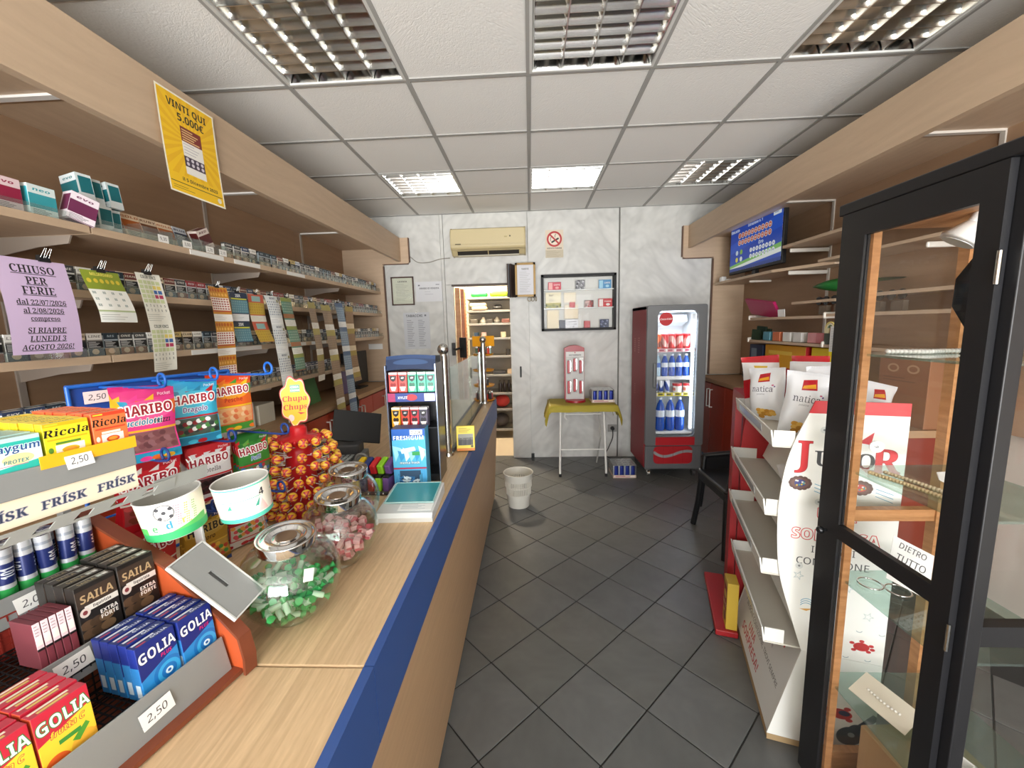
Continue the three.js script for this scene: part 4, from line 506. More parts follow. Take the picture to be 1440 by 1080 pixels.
// ---------- glass sweet jars ----------
{
  const glass = M('#f3f8f5', 0.02, 0, { transmission: 1, thickness: 0, ior: 1.6 });
  const wm = { green: [M('#d7ecd4', 0.2, 0, { transmission: 0.25, thickness: 0 }), M('#2f9a52', 0.25)], pink: [M('#e8a9ae', 0.35), M('#cf5a68', 0.3)], dark: [M('#c98a8c', 0.35), M('#8f3a44', 0.3)] };
  const roll = mg([cy(0.0062, 0.0062, 0.023, 0, 0, 0, 10, 0, 0, PI / 2)]), twist = [-1, 1].map((k) => cy(0.002, 0.008, 0.012, k * 0.0175, 0, 0, 7, 0, 0, k * PI / 2)), cube = rb(0.018, 0.012, 0.014, 0.002, 0, 0, 0), fold = [-1, 1].map((k) => bx(0.001, 0.01, 0.012, k * 0.0095, 0, 0, 0, 0, k * 0.4));
  const jars = [[[-0.532, 0.907, -0.8], 0.102, 'green', 0.62, 'nearest round glass jar holding green wrapped mints', 'green and white twist-wrapped mint in the glass jar', 'green mints in a glass jar', 95], [[-0.52, 0.907, -1.005], 0.098, 'pink', 0.66, 'round glass jar of pink cube sweets between the other two jars', 'pink cube sweet in the middle glass jar', 'pink cube sweets', 130], [[-0.578, 0.907, -1.195], 0.09, 'dark', 0.58, 'round glass jar of dull pink sweets next to the coin tray', 'dull pink wrapped sweet in the glass jar by the coin tray', 'dull pink sweets', 80]];
  jars.forEach(([p, R, kind, fill, lab, cl, cg, nmax], ji) => {
    const j = thing('glass_jar', ji ? lab : 'round glass jar holding green wrapped mints beside the sweets rack', 'jar', p, 0.3 * ji);
    const prof = [[0.001, 0.004], [0.045, 0.004]]; for (let i = 1; i < 15; i++) { const a = -1.15 + i / 15 * 2.1; prof.push([R * Math.cos(a), 0.092 + 0.092 * Math.sin(a) / 0.98]); } prof.push([0.053, 0.168], [0.052, 0.176]);
    part(j, 'body', lathe([...prof, ...prof.slice(1).reverse().map(([a, b]) => [a - 0.003, b + 0.0005])], 40), glass); part(j, 'foot', new THREE.TorusGeometry(0.045, 0.004, 8, 32).rotateX(PI / 2).translate(0, 0.004, 0), glass);
    const lid = part(j, 'lid', lathe([[0.0, 0.186], [0.022, 0.186], [0.024, 0.183], [0.032, 0.184], [0.036, 0.189], [0.043, 0.19], [0.047, 0.186], [0.052, 0.188], [0.0565, 0.191], [0.0575, 0.188], [0.0575, 0.168], [0.055, 0.1665]], 44), chrome);
    part(lid, 'lid_centre', cy(0.021, 0.021, 0.0012, 0, 0.1868, 0, 28), M('#c9bdb2', 0.12, 1));
    if (!ji) part(j, 'sticker', bx(0.02, 0.024, 0.0006, 0.072, 0.138, 0.052, -0.62, 0.95, 0.15), white);
    j.rotation.set(0.09, 0.3 * ji, -0.06);
    let n = 0; const step = 0.0205;
    for (let y = 0.016; y < 0.17 * fill + 0.03 && n < nmax; y += 0.0155) for (let x = -R; x < R && n < nmax; x += step) for (let z = -R; z < R && n < nmax; z += step) {
      const X = x + rr(-0.006, 0.006) + (y * 97 % 1) * 0.01, Z = z + rr(-0.006, 0.006), r2 = Math.hypot(X, Z), yy = (y - 0.092) / 0.092, lim = R * Math.sqrt(Math.max(0, 1 - yy * yy)) - (y < 0.06 ? 0.026 : 0.018); if (r2 > lim || y > 0.02 + 0.17 * fill - 0.25 * Z * 0.5 + X * 0.25) continue;
      if (r2 < lim - 0.042 && y < 0.09) continue; n++;
      const q = j.localToWorld(V(0, 0, 0)) && V(X, y, Z).applyEuler(j.rotation).add(j.position), c = thing('wrapped_sweet', cl, 'sweet', [q.x, q.y, q.z], 0, cg); c.rotation.set(rr(-0.7, 0.7), rr(0, 6), rr(-0.5, 0.5));
      part(c, 'sweet', kind === 'green' ? roll : cube, wm[kind][kind === 'green' ? n % 4 === 0 ? 1 : 0 : n % 4 === 0 ? 1 : 0]); for (const w of kind === 'green' ? twist : fold) part(c, 'wrapper_end', w, wm[kind][1]);
    }
  });
}
// ---------- coin tray, pouches, gum stand, till ----------
{
  const t = thing('coin_tray', 'white plastic coin tray with teal glass dish on the counter', 'tray', [-0.422, 0.9, -1.335], 0.04);
  part(t, 'base', extr([[-0.115, 0.0], [0.11, 0.0], [0.118, 0.016], [0.11, 0.026], [0.05, 0.027], [-0.1, 0.036], [-0.115, 0.036]], 0.18, 0.003).translate(0, 0.003, -0.09).rotateY(-PI / 2), M('#d5d8d6', 0.3));
  part(t, 'dish', grid(12, 12, (u, v) => [(u - 0.5) * 0.16, 0.047 - 0.0015 * (1 - (2 * u - 1) ** 2) * (1 - (2 * v - 1) ** 2) - 0.009 * v, -0.108 + 0.15 * v]), M('#3f8f96', 0.22));
  part(t, 'dish_rim', bars([[-0.082, 0.046, -0.109], [0.082, 0.046, -0.109], [0.082, 0.037, 0.043], [-0.082, 0.037, 0.043], [-0.082, 0.046, -0.109]], 0.003), M('#9fc4c2', 0.1));
  part(t, 'sticker', bx(0.11, 0.001, 0.045, 0.03, 0.034, 0.072, 0.06), printed(128, 64, (g, w, h) => { fr(g, '#eef0ee', 0, 0, w, h); scribble(g, '#8aa0a4', 10, 12, 100, 5, 9, 2); }));
  [['#e0b81e', 'yellow'], ['#27356e', 'navy blue'], ['#c4262c', 'red'], ['#8cc62a', 'lime green'], ['#6a4a86', 'purple']].forEach(([c, n], i) => { const p = thing('pouch', `${n} folded cigarette case in the row beside the gum box`, 'case', [-0.676 + i * 0.029, 0.9, -1.5], -0.12), m = M(c, 0.45);
    part(p, 'lower_case', rb(0.024, 0.055, 0.07, 0.006, 0, 0.029, 0), m); part(p, 'upper_case', rb(0.024, 0.05, 0.066, 0.006, 0, 0.085, -0.022, 0.3), m); part(p, 'strap', rb(0.025, 0.012, 0.074, 0.004, 0, 0.058, -0.006), black); });
  const pt = thing('pouch_tray', 'low dark tray under the coloured cigarette cases', 'tray', [-0.619, 0.9, -1.447], 0); part(pt, 'rail', rb(0.15, 0.012, 0.012, 0.004, 0, 0.007, 0.006), M('#3a3432', 0.5)); part(pt, 'stud', mg([0, 1, 2, 3, 4].map((i) => sp(0.004, -0.055 + i * 0.028, 0.008, 0.012, 8))), chrome);
  // dark gum stand
  const s = thing('gum_stand', 'dark blue two-tier chewing gum stand behind the gum box', 'display stand', [-0.475, 0.9, -1.64], 0.02), nv = M('#1a2238', 0.3), bk = M('#15161a', 0.35);
  part(s, 'back', bx(0.195, 0.5, 0.006, 0, 0.255, -0.06), bk); part(s, 'side', bx(0.005, 0.47, 0.13, -0.098, 0.24, 0), nv); part(s, 'side', bx(0.005, 0.48, 0.13, 0.098, 0.24, 0), M('#3c3234', 0.2, 0.4)); part(s, 'edge_trim', mg([bx(0.004, 0.48, 0.004, 0.099, 0.24, 0.065), bx(0.004, 0.47, 0.004, -0.099, 0.24, 0.065)]), M('#8a97ac', 0.25, 0.6));
  part(s, 'header', grid(12, 4, (u, v) => [(u - 0.5) * 0.197, 0.455 + v * 0.055 + 0.006 * Math.sin(u * PI), 0.062 - 0.02 * v]), printed(256, 80, (g, w, h) => { fr(g, '#1a2c4c', 0, 0, w, h); fr(g, '#263c62', 0, 0, w, 20); ci(g, '#2f486e', 128, 40, 90, 16); }, 0.25));
  part(s, 'shelf', bx(0.19, 0.004, 0.12, 0, 0.364, 0), bk); part(s, 'shelf', bx(0.19, 0.004, 0.12, 0, 0.222, 0), bk); part(s, 'base', bx(0.2, 0.03, 0.13, 0, 0.016, 0), bk);
  part(s, 'price_rail', bx(0.19, 0.034, 0.003, 0, 0.348, 0.064), printed(256, 48, (g, w, h) => { fr(g, '#2a3f86', 0, 0, w, h); fr(g, '#a03060', 0, 0, 40, h); ci(g, '#b8303c', 128, 24, 30, 18); fr(g, '#ecebe6', 196, 4, 56, 40); tx(g, 'XYLIT', 80, 24, 20, '#e4e8f2'); }));
  const gp = (c, c2) => printed(96, 180, (g, w, h) => { fr(g, c, 0, 0, w, h); fr(g, '#e9e9e6', 0, 0, w, 20); poly(g, '#1c1c20', [[10, 30], [86, 30], [76, 70], [48, 86], [20, 70]]); tx(g, 'air', 48, 50, 26, '#f4f4f2'); ci(g, c2, 34, 112, 17); ci(g, c2, 62, 112, 17); poly(g, '#f3efe8', [[14, 130], [82, 130], [66, 168], [30, 168]]); }, 0.3);
  [[['#df4a44', '#8a1c20'], -0.074, 1], [['#df4a44', '#8a1c20'], -0.036, 1], [['#3fae8c', '#14614c'], 0.002, 1], [['#3fae8c', '#14614c'], 0.04, 1], [['#2f9a86', '#14614c'], 0.076, 1], [['#e3a21e', '#2a2018'], -0.072, 0], [['#c4402c', '#241a18'], -0.034, 0], [['#b81e2c', '#2a1416'], 0.004, 0], [['#4c4458', '#1c1a22'], 0.04, 0]].forEach(([[c, c2], x, up], i) => { const front = gp(c, c2); for (let k = 0; k < 2; k++) solo('gum_pack', `${['coral', 'coral', 'mint green', 'mint green', 'teal', 'amber', 'orange-red', 'crimson', 'dark grey'][i]} gum pack on the ${up ? 'upper' : 'lower'} tier of the dark gum stand`, 'gum pack', rb(0.035, 0.08, 0.016, 0.002, 0, 0.04, 0), six(front, M(c, 0.35)), [-0.475 + x, 0.9 + (up ? 0.367 : 0.225), -1.64 + 0.045 - k * 0.02], [-0.04, 0.02, 0], `gum packs on the ${up ? 'upper' : 'lower'} tier`); });
  const fgm = printed(256, 480, (g, w, h) => { fr(g, '#2a62b8', 0, 0, w, h); poly(g, '#58b8e0', [[0, 90], [w, 60], [w, 300], [0, 300]]); for (let i = 0; i < 7; i++) poly(g, ['#9fe0f0', '#3f9ad0', '#d8f2f8'][i % 3], [[i * 40, 130 + (i * 37) % 60], [i * 40 + 70, 150 + (i * 53) % 60], [i * 40 + 20, 260]]); fr(g, '#2a2f60', 0, 96, 120, 0); tx(g, 'FRESHGUM', w / 2, 70, 44, '#f4f8fb', { sx: 1.02 }); poly(g, '#e2f3f0', [[60, 160], [170, 140], [180, 170], [70, 196]]); fr(g, '#3fa05a', 150, 180, 60, 30); tx(g, 'menta fresh', w / 2, 268, 26, '#eaf6f2', { st: '#2a6a9a' }); fr(g, '#eeeeea', 140, 8, 96, 40); tx(g, '0,20€', 188, 28, 32, '#2a2a30', { b: 0 }); fr(g, '#4fa6d8', 0, 300, w, 180); fr(g, '#b82c4c', 0, 306, w, 12); }, 0.35);
  const fb = thing('gum_box', 'blue chewing gum dispenser box with an open hatch', 'box', [-0.475, 0.9, -1.532], 0.06), lb = M('#5bb0dc', 0.4);
  part(fb, 'carton', rb(0.128, 0.24, 0.07, 0.002, 0, 0.12, 0), six(fgm, lb, M('#3c5078', 0.4)));
  part(fb, 'hatch', mg([bx(0.085, 0.002, 0.018, 0, 0.022, 0.043), bx(0.002, 0.042, 0.02, -0.043, 0.042, 0.044, 0, 0.3), bx(0.002, 0.042, 0.02, 0.043, 0.042, 0.044, 0, -0.3)]), lb); part(fb, 'hatch_inside', bx(0.08, 0.05, 0.002, 0, 0.05, 0.0355), M('#2c4a66', 0.6));
  for (let i = 0; i < 16; i++) { const q = V(-0.034 + (i % 6) * 0.0135, 0.026 + (i / 6 | 0) * 0.011, 0.043 - (i / 6 | 0) * 0.002).applyAxisAngle(V(0, 1, 0), 0.06).add(V(-0.475, 0.9, -1.532)); solo('gum_stick', 'small white and blue gum stick in the dispenser hatch', 'gum', rb(0.022, 0.007, 0.006, 0.0015, 0, 0, 0), M(i % 3 ? '#d4e4ec' : '#3a7ab0', 0.35), [q.x, q.y, q.z], [rr(-0.3, 0.3), rr(-0.6, 0.6), rr(-0.7, 0.7)], 'gum sticks in the hatch'); }
  // till behind the gum stand
  const k = thing('cash_register', 'grey cash register with dark flat screen beside the gum stand', 'cash register', [-0.935, 0.9, -1.7], 0.12), gr = M('#6f7170', 0.5);
  part(k, 'body', rb(0.34, 0.055, 0.3, 0.006, 0, 0.028, 0), gr); part(k, 'paper_cover', rb(0.3, 0.05, 0.09, 0.01, 0, 0.075, -0.1), darkGrey); part(k, 'key_bed', rb(0.3, 0.006, 0.16, 0.002, 0, 0.06, 0.05, 0.06), M('#2c2d2e', 0.5));
  for (let i = 0; i < 14; i++) for (let j2 = 0; j2 < 5; j2++) part(k, 'key', rb(0.016, 0.008, 0.02, 0.002, 0, 0, 0), i > 10 ? M('#9aa0a0', 0.5) : M('#c9c9c4', 0.5), [-0.137 + i * 0.021, 0.066 + (2 - j2) * -0.0015, -0.012 + j2 * 0.03]);
  part(k, 'screen', rb(0.22, 0.15, 0.012, 0.004, 0.12, 0.16, -0.16, -0.5, 0.5), black); part(k, 'screen_arm', bars([[0.1, 0.09, -0.15], [0.12, 0.14, -0.17]], 0.01), darkGrey);
  solo('patterned_box', 'grey patterned box with rounded handle behind the coloured cases', 'box', mg([rb(0.12, 0.085, 0.05, 0.004, 0, 0.0425, 0), place(new THREE.TorusGeometry(0.026, 0.006, 8, 16, PI), -0.05, 0.085, 0)]), printed(128, 64, (g, w, h) => { fr(g, '#9c9a96', 0, 0, w, h); for (let i = 0; i < 32; i++) for (let j = 0; j < 16; j++) if ((i + j) % 2) fr(g, '#55534f', i * 4, j * 4, 4, 4); fr(g, '#d6d4ce', 90, 8, 30, 8); }), [-0.655, 0.9, -1.6], [0, 0.05, 0]);
  // counter screen
  const sc = thing('counter_screen', 'clear glass screen between two steel posts on the counter', 'screen', [-0.4, 0.9, -2.6]);
  for (const [x, z, r] of [[-0.013, 0.68, 0.019], [0.02, -0.67, 0.019]]) { const p = part(sc, 'post', cy(r, r, 0.48, x, 0.246, z, 20), steel); part(p, 'ball', sp(0.027, x, 0.517, z, 18), steel); part(p, 'collar', cy(r * 0.75, r, 0.016, x, 0.492, z, 18), steel); part(p, 'foot', cy(0.027, 0.03, 0.012, x, 0.006, z, 20), steel); }
  for (const [a, b] of [[0.62, -0.02], [-0.03, -0.64]]) part(sc, 'pane', bx(0.005, 0.4, Math.abs(a - b), 0.003, 0.225, (a + b) / 2), M('#e6f0ec', 0.03, 0, { transmission: 1, thickness: 0 }));
  part(sc, 'bottom_channel', bx(0.016, 0.02, 1.28, 0.003, 0.012, 0), M('#3a3a3a', 0.4));
  const yb = thing('slip_box', 'yellow cardboard slip holder standing against the near steel post', 'box', [-0.334, 0.9, -1.985], 0.1); part(yb, 'card', rb(0.09, 0.125, 0.03, 0.002, 0, 0.066, 0, -0.12), six(printed(160, 220, (g, w, h) => { fr(g, '#e6cf4a', 0, 0, w, h); fr(g, '#4a4a48', 14, 70, 132, 100); fr(g, '#8f8f88', 14, 70, 132, 34); for (let i = 0; i < 9; i++) { ci(g, ['#6a6a66', '#5c5a54', '#7c7a74'][i % 3], 24 + i * 14, 108 + (i * 7) % 12, 7, 9); poly(g, ['#3a3a3c', '#2f2f32', '#4a4846'][i % 3], [[14 + i * 14, 170], [18 + i * 14, 122], [32 + i * 14, 122], [36 + i * 14, 170]]); } fr(g, '#e6cf4a', 146, 60, 14, 112); fr(g, '#cf7a2a', 0, 196, w, 24); fr(g, '#3c3a20', 126, 172, 20, 18); scribble(g, '#6a5a1e', 20, 20, 120, 4, 11, 3); }), M('#d8bd3c', 0.5)));
  // orange tier stand
  const os = thing('tier_stand', 'orange four-tier round display stand at the end of the counter', 'display stand', [-0.39, 0.9, -3.385], 0), om = M('#e29a1c', 0.4);
  part(os, 'pole', cy(0.012, 0.012, 0.5, 0, 0.25, 0, 12), om); [0.008, 0.128, 0.255, 0.385].forEach((y) => part(os, 'tray', lathe([[0, y], [0.072, y], [0.084, y + 0.012], [0.085, y + 0.012], [0.076, y - 0.004], [0, y - 0.004]], 28), om));
  for (const a of [-0.5, 0.6]) part(os, 'header_flag', rb(0.1, 0.085, 0.004, 0.01, 0.03 * Math.sign(a) * 1.6, 0.5, 0.01, 0, a), om);
  const lc = ['#8a1f1c', '#2c2c30', '#b8281e', '#3a5a3c', '#c9402c', '#1f1f24'];
  [0.01, 0.13, 0.257, 0.387].forEach((y, ti) => { for (let i = 0; i < [11, 7, 6, 9][ti]; i++) { const a = i / 11 * 2 * PI + ti, l = thing('lighter', 'small coloured lighter on the orange tier stand', 'lighter', [-0.39 + 0.056 * Math.cos(a), 0.9 + y, -3.385 + 0.056 * Math.sin(a)], a, 'lighters on the orange stand'); part(l, 'body', rb(0.022, 0.056, 0.011, 0.004, 0, 0.028, 0), M(lc[(i + ti) % 6], 0.3)); part(l, 'cap', rb(0.02, 0.016, 0.01, 0.003, 0, 0.064, 0), steel); } });
}

// ---------- back wall ----------
{
  const zf = ZB + 0.002;
  const a = thing('air_conditioner', 'cream split air conditioner high on the marbled wall', 'air conditioner', [-0.425, 2.415, ZB], 0), cr = M('#cbbb90', 0.4), cr2 = M('#bfae84', 0.4);
  const pr = new THREE.Shape(); pr.moveTo(0, 0.138); pr.lineTo(0.14, 0.13); pr.quadraticCurveTo(0.19, 0.12, 0.195, 0.06); pr.lineTo(0.19, -0.05); pr.quadraticCurveTo(0.185, -0.085, 0.15, -0.09); pr.lineTo(0.09, -0.137); pr.lineTo(0, -0.137); pr.closePath();
  part(a, 'casing', place(extr(pr, 0.765), 0.3825, 0, 0, 0, -PI / 2), cr);
  part(a, 'side_cap', place(extr(pr, 0.006, 0.004), -0.3825, 0, 0, 0, -PI / 2), cr2); part(a, 'side_cap', place(extr(pr, 0.006, 0.004), 0.3915, 0, 0, 0, -PI / 2), cr2);
  part(a, 'front_panel', mg([bx(0.76, 0.15, 0.006, 0, 0.035, 0.196), bx(0.76, 0.008, 0.008, 0, -0.05, 0.193)]), cr);
  part(a, 'outlet', bx(0.66, 0.04, 0.05, 0.0, -0.106, 0.115, 0.68), M('#2a2620', 0.7)); for (const x of [0, -0.33, 0.33]) part(a, 'outlet_rib', bx(0.008, 0.045, 0.056, x, -0.104, 0.12, 0.68), cr2); part(a, 'flap', bx(0.65, 0.022, 0.006, 0, -0.135, 0.105, 0.3), M('#bdb6a0', 0.4));
  part(a, 'badge', bx(0.06, 0.01, 0.002, -0.31, -0.038, 0.2), M('#5a4f30', 0.5)); part(a, 'receiver', bx(0.012, 0.014, 0.002, 0.235, 0.03, 0.2), black); part(a, 'display_dot', bx(0.03, 0.012, 0.002, 0.19, 0.025, 0.2), M('#b0a070', 0.4));
  solo('cable', 'thin grey cable sagging along the wall between shelving end and air conditioner', 'cable', tube([[-1.3, 2.3, ZB + 0.01], [-1.22, 2.24, ZB + 0.01], [-1.1, 2.235, ZB + 0.01], [-0.97, 2.265, ZB + 0.014], [-0.86, 2.272, ZB + 0.014]], 0.005, 30, 6), M('#9a968c', 0.6));
  const flat = (name, label, cat, x0, x1, y0, y1, m, d = 0.004, z = zf) => solo(name, label, cat, bx(x1 - x0, y1 - y0, d), Array.isArray(m) ? m : six(m, white), [(x0 + x1) / 2, (y0 + y1) / 2, z + d / 2]);
  flat('no_smoking_sign', 'no-smoking sign with red ring on the marbled wall', 'sign', 0.184, 0.376, 2.24, 2.529, printed(200, 300, (g, w, h) => { fr(g, '#d8c9b4', 0, 0, w, h); g.lineWidth = 20; g.strokeStyle = '#b3252a'; g.beginPath(); g.arc(100, 98, 74, 0, 7); g.stroke(); ci(g, '#e6d6c4', 100, 98, 64); g.save(); g.translate(108, 112); g.rotate(-0.5); fr(g, '#242220', -46, -9, 92, 18); g.restore(); g.strokeStyle = '#4a4642'; g.lineWidth = 6; g.beginPath(); g.moveTo(60, 120); g.quadraticCurveTo(50, 90, 70, 70); g.moveTo(110, 80); g.quadraticCurveTo(100, 60, 118, 44); g.stroke(); g.strokeStyle = '#b3252a'; g.lineWidth = 17; g.beginPath(); g.moveTo(48, 46); g.lineTo(152, 150); g.stroke(); tx(g, 'VIETATO FUMARE', 100, 196, 20, '#2c2824'); fr(g, '#c2b69e', 0, 214, w, 86); scribble(g, '#8a8070', 14, 226, 170, 6, 12, 2); }));
  const doc = (t, n, c) => printed(160, 220, (g, w, h) => { fr(g, c, 0, 0, w, h); tx(g, t, w / 2, 30, 18, '#4a4a46'); scribble(g, '#8a8a84', 26, 54, 110, n, 13, 2); });
  { const f = thing('framed_certificate', 'brown framed licence on the wall beside the tobacco shelving', 'picture frame', [-1.407, 1.935, zf]); part(f, 'frame', mg([bx(0.25, 0.014, 0.016, 0, 0.148, 0.008), bx(0.25, 0.014, 0.016, 0, -0.148, 0.008), bx(0.014, 0.31, 0.016, 0.12, 0, 0.008), bx(0.014, 0.31, 0.016, -0.12, 0, 0.008)]), M('#4a2f24', 0.45)); part(f, 'document', bx(0.226, 0.284, 0.004, 0, 0, 0.004), doc('LICENZA', 11, '#cdd0bd')); part(f, 'glazing', bx(0.226, 0.284, 0.001, 0, 0, 0.011), paneGlass); }
  flat('paper_sheet', 'landscape white paper pinned beside the framed licence', 'paper', -1.262, -0.966, 1.813, 2.03, printed(220, 160, (g, w, h) => { fr(g, '#d9dadd', 0, 0, w, h); tx(g, 'ORARIO DI VENDITA', 112, 54, 17, '#4a4c52'); scribble(g, '#9a9ca4', 74, 80, 80, 2, 20, 2); fr(g, '#6a6c74', 22, 24, 14, 10); fr(g, '#8a8c94', 168, 22, 30, 6); }), 0.002);
  flat('paper_sheet', 'pale price list with columns hanging below the licence', 'paper', -1.421, -1.125, 1.29, 1.697, printed(200, 280, (g, w, h) => { fr(g, '#c9cbcf', 0, 0, w, h); tx(g, 'TABACCHI', 84, 26, 26, '#55585e'); fr(g, '#6a6d74', 162, 18, 14, 12); for (const x of [26, 112]) scribble(g, '#85888f', x, 60, 56, 15, 14, 4); }), 0.002);
  solo('pin', 'white pin above the pale price list', 'pin', sp(0.01, 0, 0, 0, 10), white, [-1.27, 1.7, zf + 0.006]);
  const fl = thing('flip_frames', 'wall rack of swinging document frames above the doorway edge', 'frame rack', [-0.1, 2.0, ZB]);
  const fm = [['#3a2a22', -0.118, 1.4], ['#5a5c60', -0.1, 1.3], ['#3a2a26', -0.075, 1.2]]; fm.forEach(([c, x, r]) => part(fl, 'folded_frame', bx(0.13, 0.345, 0.012, x, 0, 0.085, 0, r), M(c, 0.45)));
  const gf = part(fl, 'gold_frame', mg([bx(0.215, 0.022, 0.018, 0.06, 0.165, 0.15), bx(0.215, 0.022, 0.018, 0.06, -0.165, 0.15), bx(0.022, 0.352, 0.018, -0.037, 0, 0.15), bx(0.022, 0.352, 0.018, 0.157, 0, 0.15)]), M('#8a6a2c', 0.4, 0.2)); part(gf, 'document', bx(0.18, 0.31, 0.004, 0.06, 0, 0.15), doc('TARIFFE', 12, '#cfcfd4')); part(fl, 'spine', bx(0.02, 0.36, 0.1, 0.15, 0, 0.09), M('#4a3524', 0.5)); part(fl, 'back_plate', bx(0.05, 0.3, 0.03, 0.02, 0, 0.015), darkGrey);
  part(fl, 'ring', mg([0, 1, 2].map((i) => place(new THREE.TorusGeometry(0.022, 0.003, 6, 14), 0.1 + i * 0.035, -0.2, 0.12, 0, i * 0.6, 0))), M('#8a7444', 0.4, 0.5));
  // wall display case
  const w = thing('wall_display_case', 'black framed glass wall case with playing cards and small boxes', 'display case', [0.529, 1.752, ZB]), X = 0.4, Y = 0.3;
  part(w, 'frame', mg([bx(2 * X, 0.026, 0.1, 0, Y - 0.013, 0.05), bx(2 * X, 0.026, 0.1, 0, -Y + 0.013, 0.05), bx(0.026, 2 * Y, 0.1, X - 0.013, 0, 0.05), bx(0.026, 2 * Y, 0.1, -X + 0.013, 0, 0.05)]), M('#0e0e10', 0.6)); part(w, 'back', bx(0.76, 0.56, 0.006, 0, 0, 0.004), M('#d9d9d4', 0.6)); for (const y of [0.135, -0.058]) part(w, 'shelf', bx(0.75, 0.008, 0.08, 0, y, 0.046), M('#e4e8e6', 0.1)); for (const x of [-0.18, 0.19]) part(w, 'sliding_pane', bx(0.38, 0.545, 0.003, x, 0, 0.092 + (x > 0 ? 0.004 : 0)), caseGlass);
  const it = (n, lab, cat, x, y, wd, h, m, d = 0.03) => solo(n, lab, cat, rb(wd, h, d, 0.002, 0, h / 2, 0), Array.isArray(m) ? m : six(m, m.map ? white : m), [0.529 + x, 1.752 + y, ZB + 0.045]);
  const cards = (c, c2, t) => printed(140, 96, (g, a, b) => { fr(g, c, 0, 0, a, b); fr(g, c2, 8, 8, 40, 80); tx(g, t, 94, 34, 22, '#f0e8e4'); ci(g, c2, 96, 68, 20, 14); });
  it('card_box', 'pink and red card box in the top row of the wall case', 'box', -0.255, 0.139, 0.14, 0.085, cards('#c83c50', '#e6a8a4', 'CARTE')); it('toy_figure', 'grey and silver trinket in the top row of the wall case', 'trinket', 0.02, 0.139, 0.1, 0.1, printed(80, 80, (g, a, b) => { fr(g, '#7a7c80', 0, 0, a, b); for (let i = 0; i < 20; i++) ci(g, ['#c8cacc', '#3a3a40', '#9a9ca4'][i % 3], (i * 31) % 80, (i * 17) % 80, 9); })); it('card_box', 'light blue card box in the top row of the wall case', 'box', 0.285, 0.139, 0.135, 0.095, cards('#4a8fc0', '#9fd0e4', 'CARTE'));
  it('cream_panel', 'cream panel with black lettering and green picture in the wall case', 'card', -0.27, -0.054, 0.17, 0.17, printed(160, 160, (g, a, b) => { fr(g, '#ece4c6', 0, 0, a, b); tx(g, 'lori', 60, 30, 34, '#4a4a44', { b: 0 }); tx(g, 'lleli', 60, 78, 34, '#4a4a44', { b: 0 }); fr(g, '#b8b06a', 0, 104, a, 56); for (let i = 0; i < 14; i++) ci(g, ['#4a5a34', '#6a7a44', '#2f3a28'][i % 3], 10 + (i * 37) % 150, 130 + (i * 13) % 26, 12); }), 0.006); it('cream_panel', 'plain cream panel on the middle shelf of the wall case', 'card', -0.09, -0.0, 0.13, 0.11, M('#efe6cf', 0.6), 0.004); it('red_dice_box', 'small red box on the middle shelf of the wall case', 'box', -0.065, -0.054, 0.06, 0.06, M('#b82a30', 0.4)); it('trinket', 'red and white trinket beside the red card box in the wall case', 'trinket', 0.115, -0.054, 0.1, 0.075, printed(80, 60, (g, a, b) => { fr(g, '#8a5c58', 0, 0, a, b); for (let i = 0; i < 18; i++) ci(g, ['#d8c8c0', '#b0302c', '#4a3434'][i % 3], (i * 29) % 80, (i * 13) % 60, 8); })); it('card_box', 'bright red card box on the middle shelf of the wall case', 'box', 0.29, -0.054, 0.15, 0.09, cards('#c01c28', '#e8e0dc', 'POKER'));  // flat cream rectangles standing in the case, one of them lettered
  it('cream_panel', 'tall cream panel standing in the bottom row of the wall case', 'card', -0.275, -0.274, 0.13, 0.2, M('#efe3c4', 0.6), 0.004); it('trinket', 'navy trinket between the cream panel and the written note', 'trinket', -0.175, -0.274, 0.07, 0.09, M('#23283c', 0.4)); it('cream_panel', 'tall beige panel behind the handwritten note', 'card', -0.075, -0.17, 0.15, 0.15, M('#eee2c8', 0.6), 0.004); it('written_note', 'white handwritten note at the bottom of the wall case', 'note', -0.075, -0.274, 0.15, 0.095, printed(160, 100, (g, a, b) => { fr(g, '#f0f2f6', 0, 0, a, b); tx(g, 'si vendono', 80, 24, 24, '#2c2e38', { b: 0, sk: 0.2 }); tx(g, 'carte nuove', 80, 52, 24, '#2c2e38', { b: 0, sk: 0.2 }); tx(g, 'a 3€', 90, 80, 24, '#2c2e38', { b: 0, sk: 0.2 }); }), 0.004); it('red_dice_box', 'small red box in the bottom row of the wall case', 'box', 0.095, -0.274, 0.065, 0.075, M('#b82a30', 0.4)); it('trinket', 'dark blue trinket at the bottom corner of the wall case', 'trinket', 0.28, -0.274, 0.1, 0.09, printed(80, 80, (g, a, b) => { fr(g, '#3a4460', 0, 0, a, b); for (let i = 0; i < 16; i++) ci(g, ['#8a94b0', '#20263a', '#5a648a'][i % 3], (i * 31) % 80, (i * 17) % 80, 9); }));
  const so = thing('wall_socket', 'grey wall socket beside the folding table', 'socket', [0.915, 0.335, ZB]); part(so, 'plate', rb(0.1, 0.085, 0.012, 0.004, 0, 0, 0.006), M('#8f8d88', 0.5)); part(so, 'plug', cy(0.02, 0.024, 0.03, 0, 0, 0.025, 14, PI / 2), black);
  part(so, 'cord', tube([[0.915, 0.325, ZB + 0.04], [0.91, 0.24, ZB + 0.06], [0.86, 0.14, ZB + 0.1], [0.82, 0.06, ZB + 0.14], [0.95, 0.012, ZB + 0.2], [1.1, 0.01, ZB + 0.2]], 0.005, 40, 6).translate(-0.915, -0.335, -ZB), black);
}
